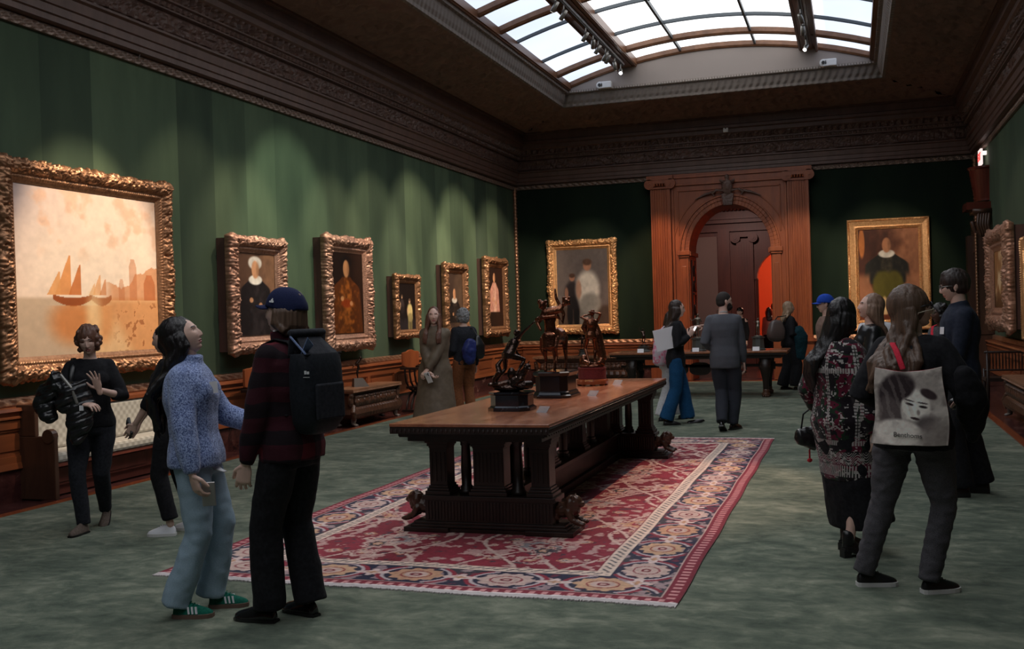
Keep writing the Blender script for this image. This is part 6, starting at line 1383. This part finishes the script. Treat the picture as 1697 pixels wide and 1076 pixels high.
# knit woman's small bag
t, r = held('knit', 'handbag', 'small black slouchy handbag hanging beside the woman in the patterned cardigan', 'bag'); w = r.arm['L'][2]
c = w + V((-.08, -.03, -.10)); g = G(); g.tube([c + V((-.02, -.09, -.03)), c + V((-.02, 0, -.05)), c + V((-.02, .09, -.01))], [(.045, .06), (.06, .085), (.04, .05)], 14, hint=(1, 0, 0)); mobj('bag_body', remesh(g, .007, 1, folds(.007, 16)), 'c_leather', t)
g = G(); g.tube([c + V((-.02, -.09, .02)), c + V((-.02, -.07, .12)), w + V((-.03, .0, .12)), c + V((-.02, .07, .12)), c + V((-.02, .09, .03))], .006, 8); g.obj('strap', 'c_leather', t)
g = G(); g.tube([c + V((-.03, -.02, -.13)), c + V((-.03, -.02, -.19))], .006, 6); g.ell(c + V((-.03, -.02, -.20)), (.012, .02, .014)); g.obj('charm', cloth('red_charm', (.5, .03, .04)), t)
tt, rr = PEOPLE['knit']; g = G(); g.M = rr.Hm; g.ell((-.0, -.105, .0), (.03, .03, .03)); g.tube([(-.03, -.10, .045), (.03, -.1, .045)], .012, 8); g.obj('hair_clip', 'c_leather', tt, smooth='auto')
# white folder, floral bag, brown bag, teal coat, other bags
t, r = held('blue', 'paper_folder', 'large white folder held under the arm of the woman in bright blue trousers', 'folder'); g = G(); g.M = Matrix.Translation((.155, -.03, 1.21)) @ rotm(4, 0, 0).to_4x4() @ Matrix.Rotation(rad(12), 4, 'X'); g.box(-.003, -.22, -.13, .003, .16, .17); g.obj('folder', 'paper', t)
t, r = held('floral', 'tote_bag', 'pink and white floral bag behind the woman in bright blue trousers', 'bag'); g = G(); g.tube([(.20, -.14, .86), (.2, -.14, 1.0), (.2, -.12, 1.3)], [(.05, .12), (.06, .12), (.03, .09)], 16); mobj('bag_body', remesh(g, .012, 1, folds(.01, 8)), 'c_floral', t); g = G(); g.tube([(.2, -.2, 1.28), (.14, -.06, 1.38), (.12, .02, 1.38), (.2, -.06, 1.28)], .01, 8); g.obj('strap', 'c_floral', t)
t, r = held('blond', 'shoulder_bag', 'large grey brown leather shoulder bag of the blond woman', 'bag'); g = G(); g.tube([(.12, -.34, 1.03), (.12, -.33, 1.16), (.12, -.33, 1.3)], [(.09, .18), (.10, .18), (.07, .13)], 18, sup=3.); g.obj('bag_body', Mat('grey_brown_leather', (.10, .075, .07), .35).m, t, smooth='auto'); g = G(); g.tube([(.12, -.42, 1.28), (.12, -.3, 1.42), (.1, -.1, 1.44), (.12, -.2, 1.28)], .012, 8); g.obj('strap', 'c_leather', t)
t, r = held('blond', 'folded_coat', 'teal coat hanging over the forearm of the blond woman', 'coat'); g = G(); g.tube([(.18, .08, 1.16), (.2, .14, 1.02), (.19, .15, .8), (.18, .14, .62)], [(.07, .12), (.08, .15), (.05, .12), (.04, .09)], 14); mobj('coat', remesh(g, .014, 1, folds(.012, 8)), 'c_teal', t)
t, r = held('grey', 'folded_coat', 'dark blue jacket bundled under the arm of the grey haired visitor', 'coat'); g = G(); g.tube([(.02, -.18, 1.22), (-.02, -.2, 1.08), (-.02, -.2, .92)], [(.10, .05), (.13, .07), (.09, .05)], 14); mobj('coat', remesh(g, .014, 1, folds(.016, 9)), cloth('deep_blue_nylon', (.015, .022, .10), (.03, .04, .17), 20, .4), t)
t, r = held('grey', 'shoulder_bag', 'black bag on the back of the grey haired visitor', 'bag'); g = G(); g.tube([(.16, -.2, 1.0), (.16, -.2, 1.16), (.14, -.18, 1.28)], [(.09, .06), (.10, .06), (.05, .04)], 14); mobj('bag_body', remesh(g, .014, 1), 'c_leather', t); g = G(); g.tube([(.16, -.2, 1.26), (.1, -.12, 1.42), (0, .02, 1.43)], .01, 8); g.obj('strap', 'c_leather', t)
t, r = held('red', 'lanyard', 'red strap across the chest of the woman behind the tall man', 'strap'); g = G(); g.tube([(.07, -.05, 1.38), (.065, .07, 1.35), (.0, .155, 1.2), (-.06, .15, 1.05)], (.018, .004), 8); g.obj('strap', cloth('red_strap', (.5, .02, .04)), t)
tt, rr = PEOPLE['leather']; g = G(); g.M = rr.Hm; g.ell((-.077, -.01, -.045), (.004, .004, .008)); g.obj('earring', 'grey_metal', tt)

# ---------------------------------------------------------------- bronzes (plain generic groups of the same size and colour)
def fig(g, kw, scale, P_, rz=0, hairk='curly', body=True, vox=.016):
    r = Rig(**kw); g1 = G(); r.body(g1); g1.M = r.Hm
    hm = head_mesh(r.sex, 1); g1.v += [tuple(r.Hm @ V(p)) for p in hm.v]; o = len(g1.v) - len(hm.v); g1.f += [tuple(i + o for i in q) for q in hm.f]; g1.mi += [0] * len(hm.f)
    rnd = random.Random(2)
    for i in range(26): a = rnd.uniform(-2.2, 2.2); z = rnd.uniform(-.03, .10); q = .084 * math.sqrt(max(.1, 1 - (z / .13) ** 2)); g1.ell((q * math.sin(a), -.02 - q * math.cos(a), z + .01), (.026, .026, .022), None, 8, 6)
    g1.M = Matrix()
    for k, sg in (('R', 1), ('L', -1)):
        a = r.arm[k]; d = (a[2] - a[1]).normalized(); g1.tube([a[2], a[2] + d * .09, a[2] + d * .15], [(.03, .02), (.04, .02), (.02, .015)], 8)
        F = r.foot[k]; g1.tube([F @ V((0, -.03, .04)), F @ V((0, .08, .03)), F @ V((0, .17, .02))], [(.035, .04), (.04, .03), (.035, .018)], 10)
    me = remesh(g1, vox, 1); g.M = Matrix.Translation(P_) @ Matrix.Rotation(rad(rz), 4, 'Z') @ Matrix.Scale(scale, 4); me2g(me, g, 0); g.M = Matrix(); return r
def bronze_thing(label, loc, rz, mat, group='bronze figures', name='bronze_statue'):
    return thing(name, label, 'statue', loc, rad(rz), group)
def octbase(g, w, d, prof):          # stepped block with cut corners
    R_ = []
    for z, e in prof:
        a, b, c = w / 2 + e, d / 2 + e, .06 + e * .4
        R_.append([V(p) for p in ((-a + c, -b, z), (a - c, -b, z), (a, -b + c, z), (a, b - c, z), (a - c, b, z), (-a + c, b, z), (-a, b - c, z), (-a, -b + c, z), (-a + c, -b, z))])
    g.sweep(R_, None); n = len(R_[0]) - 1; top = R_[-1][:n]; g.add(top, [tuple(range(n))])
t = bronze_thing('dark bronze figure with raised arm over a beast on a black veined marble block', (-2.60, 7.83, .86), 0, None)
g = G(); octbase(g, .31, .27, [(0, .02), (.025, .02), (.03, .008), (.04, .0), (.125, .0), (.135, .012), (.15, .012), (.15, -.0)]); g.obj('marble_base', 'bmarble', t)
g = G(); gg = G()
fig(gg, dict(H=1.7, sex='m', lean=38, side=-8, twist=-20, hy=-30, hp=-10, aR=(.50, .5, 1.75), eR=(.3, -.3, 1), aL=(-.10, .60, .70), fR=(.12, .15, -20, 0, .35), fL=(-.2, -.15, 20, 0, .15), w=1.25), .30, (-.03, .01, .165), -35)
g = gg; rnd = random.Random(5)
g.ell((-.02, 0, .18), (.14, .10, .035)); g.ell((.04, -.02, .22), (.07, .05, .05))
g.tube([(-.13, -.04, .19), (-.12, -.05, .25), (-.08, -.05, .30), (-.10, -.04, .36), (-.07, -.03, .40)], [.022, .026, .03, .022, .012], 10)
g.tube([(.02, -.05, .2), (.09, -.06, .24), (.12, -.05, .30), (.15, -.05, .34), (.17, -.06, .33)], [.03, .034, .03, .028, .014], 10); g.ell((.15, -.05, .35), (.03, .022, .02)); g.tube([(.15, -.05, .36), (.17, -.05, .39)], [.008, .005], 6)
g.tube([(.12, .02, .19), (.15, 0, .2), (.12, -.06, .2), (.05, -.08, .21), (.10, -.08, .25)], [.03, .035, .034, .03, .02], 10)
g.tube([(-.02, -.06, .22), (-.08, -.08, .21), (-.15, -.06, .20)], [.026, .022, .016], 8); g.ell((-.16, -.06, .205), (.024, .02, .018)); g.ell((.01, -.03, .29), (.035, .03, .05))
mobj('bronze_group', remesh(g, .0042, 1, lambda p: .0018 * nz(p, 80)), 'bronze_dk', t)
g = G(); p = V((.0, 0, 0))
t = bronze_thing('tallest bronze, a four legged figure carrying another on a black lacquered base', (-2.60, 9.12, .86), 0, None)
g = G(); octbase(g, .30, .42, [(0, .035), (.02, .035), (.03, .02), (.05, .012), (.06, .0), (.19, .0), (.20, .015), (.225, .022), (.235, .01), (.235, -.01)]); g.obj('lacquered_base', 'ebony', t); g = G(); g.box(-.03, -.2, .236, .04, -.16, .242); g.obj('plaque', 'redwood', t)
g = G(); Z = .235
g.tube([(0, -.10, Z + .33), (0, -.02, Z + .31), (0, .08, Z + .30), (0, .16, Z + .31)], [(.075, .085), (.078, .082), (.07, .075), (.075, .08)], 16)
for x, y, k in ((-.05, -.13, 0), (.05, -.12, 1), (-.05, .17, 0), (.05, .16, 0)):
    if k: g.tube([(x, y, Z + .30), (x, y - .06, Z + .22), (x, y - .01, Z + .14), (x, y - .03, Z + .09)], [.032, .024, .015, .013], 9)
    else: g.tube([(x, y, Z + .30), (x * 1.1, y - .01, Z + .18), (x * 1.1, y + .01, Z + .09), (x * 1.1, y - .01, Z + .01)], [.034, .022, .013, .016], 9)
g.tube([(0, .2, Z + .33), (.02, .26, Z + .28), (.03, .27, Z + .15)], [.02, .026, .01], 8)
g.tube([(0, -.14, Z + .36), (0, -.15, Z + .44), (0, -.14, Z + .50), (0, -.14, Z + .53)], [(.055, .045), (.05, .038), (.068, .042), (.03, .028)], 14); g.ell((-.06, -.17, Z + .60), (.032, .036, .042)); g.tube([(-.01, -.14, Z + .53), (-.05, -.16, Z + .58)], .022, 8)
for i in range(14): g.ell((-.06 + .034 * math.cos(i * 2.4), -.16 + .03 * math.sin(i * 2.4), Z + .605 + .035 * math.sin(i * 1.7)), (.014, .014, .014), None, 8, 6)
g.tube([(-.065, -.14, Z + .50), (-.11, -.19, Z + .47), (-.04, -.22, Z + .49), (.06, -.2, Z + .50)], [.024, .021, .018, .015], 10); g.tube([(.065, -.14, Z + .50), (.12, -.15, Z + .44), (.13, -.14, Z + .52), (.11, -.15, Z + .57)], [.024, .020, .017, .014], 10)
g.tube([(-.04, -.17, Z + .53), (.03, -.16, Z + .55), (.09, -.14, Z + .56), (.12, -.13, Z + .59)], [(.04, .034), (.042, .034), (.04, .03), (.02, .02)], 12); g.ell((.145, -.13, Z + .62), (.03, .032, .036)); g.tube([(.10, -.13, Z + .58), (.06, -.13, Z + .66), (.05, -.12, Z + .74)], [.018, .014, .010], 8)
for i in range(12): g.ell((.15 + .03 * math.cos(i * 2.1), -.13 + .03 * math.sin(i * 2.1), Z + .63 + .03 * math.sin(i * 1.3)), (.014, .014, .014), None, 8, 6)
g.tube([(-.04, -.17, Z + .53), (-.10, -.2, Z + .44), (-.06, -.24, Z + .38)], [.03, .022, .012], 9); g.tube([(0, -.2, Z + .33), (.0, -.22, Z + .22), (.02, -.2, Z + .19)], [(.07, .03), (.06, .02), (.02, .01)], 10)
g.tube([(-.10, -.1, Z + .30), (-.12, -.06, Z + .2), (-.10, -.04, Z + .14)], [.014, .010, .006], 8)
mobj('bronze_group', remesh(g, .0046, 1, lambda p: .0016 * nz(p, 70)), 'bronze', t)
t = bronze_thing('brown bronze standing figure with both arms behind the head on a round red stone base', (-2.60, 10.5, .86), 0, None)
g = G(); g.lathe([(.165, 0), (.165, .03), (.16, .045), (.135, .055)], (0, 0, 0.015), 40); 
for i in range(8): g.ell((.14 * math.cos(i * PI / 4 + .3), .14 * math.sin(i * PI / 4 + .3), .012), (.022, .022, .015))
g.obj('wooden_foot', 'redwood', t); g = G(); g.lathe([(.145, .07), (.145, .17), (.15, .175), (.15, .185), (.13, .187)], (0, 0, 0), 40); g.obj('stone_drum', 'porph', t, smooth=False); g = G(); g.cbox((0, -.152, .055), (.08, .02, .022)); g.obj('brass_plate', 'gilt2', t)
g = G(); fig(g, dict(H=1.7, sex='f', w=1.18, lean=3, side=6, twist=12, hy=10, hp=-6, aR=(.06, -.10, 1.62), eR=(1, .1, -.3), aL=(-.06, .10, 1.55), eL=(-1, .2, -.3), fR=(0, .02, -20, 0), fL=(-.02, -.12, 20, 20, .05), drop=.0), .335, (.0, 0, .215), 20)
g.ell((0, 0, .20), (.135, .12, .03)); g.ell((-.09, .02, .25), (.05, .045, .07)); g.ell((.10, 0, .24), (.045, .05, .055)); g.tube([(.03, .04, .66), (.07, .03, .52), (.09, .02, .40), (.11, .02, .28), (.06, .0, .22)], [.025, .045, .045, .05, .035], 10); g.tube([(-.05, .05, .68), (-.08, .05, .60), (-.05, .05, .52)], [.03, .04, .02], 10); g.tube([(-.06, -.05, .24), (0, -.09, .22), (.08, -.06, .23)], .03, 10)
mobj('bronze_figure', remesh(g, .0046, 1, lambda p: .0015 * nz(p, 70)), 'bronze', t)
def small(label, loc, rz, kw, s, base, mat='bronze_gr', lab=None):
    t = bronze_thing(label, loc, rz, None); g = G(); w, h = base
    octbase(g, w * .75, w * .6, [(0, .03), (.02, .03), (.035, .01), (h - .03, .0), (h - .02, .02), (h, .02), (h, 0)]); g.obj('stone_base', Mat('grey_stone_base', (.075, .08, .075), .4).m, t)
    g = G(); fig(g, kw, s, (0, 0, h + .01), 0, vox=.03); g.ell((0, 0, h + .01), (w * .32, w * .26, .02)); mobj('bronze_figure', remesh(g, .006, 1), mat, t)
    if lab: l = thing('label_card', lab, 'label', (loc[0] - .02, 19.03, .84), 0); g = G(); g.add([(-.06, 0, 0), (.06, 0, 0), (.06, .03, .07), (-.06, .03, .07), (-.06, .004, 0), (.06, .004, 0), (.06, .034, .07), (-.06, .034, .07)], [(0, 1, 2, 3), (7, 6, 5, 4), (0, 4, 5, 1), (3, 2, 6, 7), (0, 3, 7, 4), (1, 5, 6, 2)]); g.obj('card', 'paper', l)
K0 = dict(H=1.7, sex='m', aR=(.2, .2, 1.1), aL=(-.55, .1, 1.4), eL=(0, -.3, -1), fR=(.02, .1, 0, 0), fL=(0, -.06, 0, 0))
small('small grey bronze figure holding out one arm at the middle of the side table', (-2.74, 19.3, .84), 10, dict(K0), .26, (.30, .24), lab='white card before the middle bronze of the side table')
small('small grey bronze figure near the right end of the side table', (-1.66, 19.3, .84), 0, dict(H=1.7, sex='f', lean=18, aR=(.1, .4, 1.0), aL=(-.2, .4, 1.2), eL=(-1, 0, 0)), .20, (.26, .24), lab='white card before the right bronze of the side table')
small('small dark bronze at the left end of the side table', (-3.76, 19.3, .84), 30, dict(H=1.7, sex='m', lean=30, aR=(.1, .5, .9), aL=(-.3, .3, 1.7), eL=(-1, 0, 0)), .20, (.24, .11), 'bronze_dk', lab='white card before the left bronze of the side table')
small('small dark bronze on the carved chest of the far wall', (-5.95, 23.15, .62), 0, dict(K0), .20, (.2, .14), 'bronze_dk')
t = bronze_thing('small twisting bronze on a grey wedge base on the chest of the left wall', (-7.33, 14.55, .57), 40, None)
g = G(); g.add([(-.10, -.09, 0), (.14, -.09, 0), (.14, .09, 0), (-.10, .09, 0), (-.09, -.06, .13), (.05, -.06, .13), (.05, .06, .13), (-.09, .06, .13)], [(3, 2, 1, 0), (4, 5, 6, 7), (0, 1, 5, 4), (1, 2, 6, 5), (2, 3, 7, 6), (3, 0, 4, 7)]); g.obj('wedge_base', Mat('grey_wedge', (.11, .09, .08), .6).m, t)
g = G(); g.tube([(-.02, 0, .13), (-.03, 0, .22), (0, 0, .30), (-.03, 0, .36), (.02, 0, .42)], [.008, .02, .022, .03, .02], 10); g.tube([(-.03, 0, .36), (.05, .02, .44), (.03, 0, .47)], [.018, .014, .01], 8); g.tube([(0, 0, .32), (-.08, 0, .34), (-.09, .02, .29)], [.016, .012, .008], 8); g.ell((.03, 0, .44), (.022, .022, .025)); mobj('bronze_figure', remesh(g, .005, 1, lambda p: .002 * nz(p, 60)), 'bronze_dk', t)
# ---------------------------------------------------------------- spotlights, light, camera
for (y, tx, ty, tz, pw, s) in [
    (8.9, XL, 9.0, 1.85, 520, 30), (12.0, XL, 12.0, 1.9, 210, 34), (14.15, XL, 14.6, 1.9, 210, 36), (15.9, XL, 16.95, 1.8, 150, 24), (17.85, XL, 19.3, 1.9, 150, 26), (19.4, XL, 21.7, 2.0, 200, 28),
    (18.4, -6.05, YF, 2.2, 260, 26), (13.0, XL, 13.2, 2.6, 200, 38), (16.4, XL, 18.0, 2.2, 360, 40), (18.8, XL, 20.2, 2.2, 380, 40), (19.6, XL, 22.8, 2.0, 330, 36), (15.0, XL, 16.2, 2.2, 240, 36), (10.6, XL, 10.9, 2.3, 120, 34)]:
    sp(y, tx, ty, tz, pw * SPK, s, T1, col=W_ if tz < 2.5 else (.95, .98, .75))
sp(20.2, -4.15, YF, 1.5, 300 * SPK, 34, T1, col=(1, .6, .35))
sp(20.75, -2.6, 12.0, 0, 8, 20, T1, 'lampglow', 'lit spotlight at the far end of the left track', (1, .95, .9))
for (y, tx, ty, tz, pw, s) in [(18.2, .75, YF, 2.2, 300, 26), (14.5, XR, 18.6, 2.0, 80, 30), (19.0, -1.1, YF, 1.4, 300, 34)]: sp(y, tx, ty, tz, pw * SPK, s, -.72)
sp(20.3, -2.6, 12.5, 0, 8, 20, -.72, 'lampglow', 'lit spotlight at the far end of the right track', (1, .95, .9))
sp(13.0, -1.7, 9.3, .0, 330 * SPK, 30, -.72, 'lens_off', None, (1, .62, .42)); sp(13.9, -2.6, 8.8, 1.0, 120 * SPK, 34, T1, col=(1, .9, .8)); sp(12.4, -2.6, 10.5, .9, 60 * SPK, 34, T1, col=(1, .9, .8))
def area(n, loc, rot, sx, sy, e, col):
    L_ = bpy.data.lights.new(n, 'AREA'); L_.shape = 'RECTANGLE'; L_.size = sx; L_.size_y = sy; L_.energy = e; L_.color = col
    o = bpy.data.objects.new(n, L_); C.objects.link(o); o.location = loc; o.rotation_euler = rot; return o
def pt(n, loc, e, col, r=.1):
    L_ = bpy.data.lights.new(n, 'POINT'); L_.energy = e; L_.color = col; L_.shadow_soft_size = r; o = bpy.data.objects.new(n, L_); C.objects.link(o); o.location = loc
pt('room_lamp', (-.2, 32, 3.9), 260, (1, .55, .35))
L_ = bpy.data.lights.new('next_room_spot', 'SPOT'); L_.energy = 120; L_.color = (1, .78, .7); L_.spot_size = rad(75); L_.spot_blend = .8; L_.shadow_soft_size = .15; o = bpy.data.objects.new('next_room_spot', L_); C.objects.link(o); o.location = (-2.9, 25.0, 4.45); o.rotation_euler = (V((-3.0, 29, 2.0)) - o.location).to_track_quat('-Z', 'Y').to_euler()
w = bpy.data.worlds.new('World'); bpy.context.scene.world = w; w.use_nodes = True
w.node_tree.nodes['Background'].inputs[0].default_value = (.5, .55, .6, 1); w.node_tree.nodes['Background'].inputs[1].default_value = .02
cam = bpy.data.cameras.new('camera'); co = bpy.data.objects.new('camera', cam); C.objects.link(co)
yw, pi_, ro = 0.31857439, -0.00961365, -0.03001526
cp, s_p = math.cos(pi_), math.sin(pi_); f_ = V((-math.sin(yw) * cp, math.cos(yw) * cp, s_p)); r_ = V((math.cos(yw), math.sin(yw), 0)); u_ = r_.cross(f_)
r2 = r_ * math.cos(ro) + u_ * math.sin(ro); u2 = -r_ * math.sin(ro) + u_ * math.cos(ro)
co.matrix_world = Matrix(((r2.x, u2.x, -f_.x, 0), (r2.y, u2.y, -f_.y, 0), (r2.z, u2.z, -f_.z, 1.62), (0, 0, 0, 1)))
cam.sensor_width = 36; cam.lens = 1717.04 / 1697 * 36; cam.clip_end = 100
sc = bpy.context.scene; sc.camera = co
sc.view_settings.view_transform = 'Standard'; sc.view_settings.look = 'None'; sc.view_settings.exposure = EXPO; sc.view_settings.gamma = 1
sc.view_settings.use_curve_mapping = False
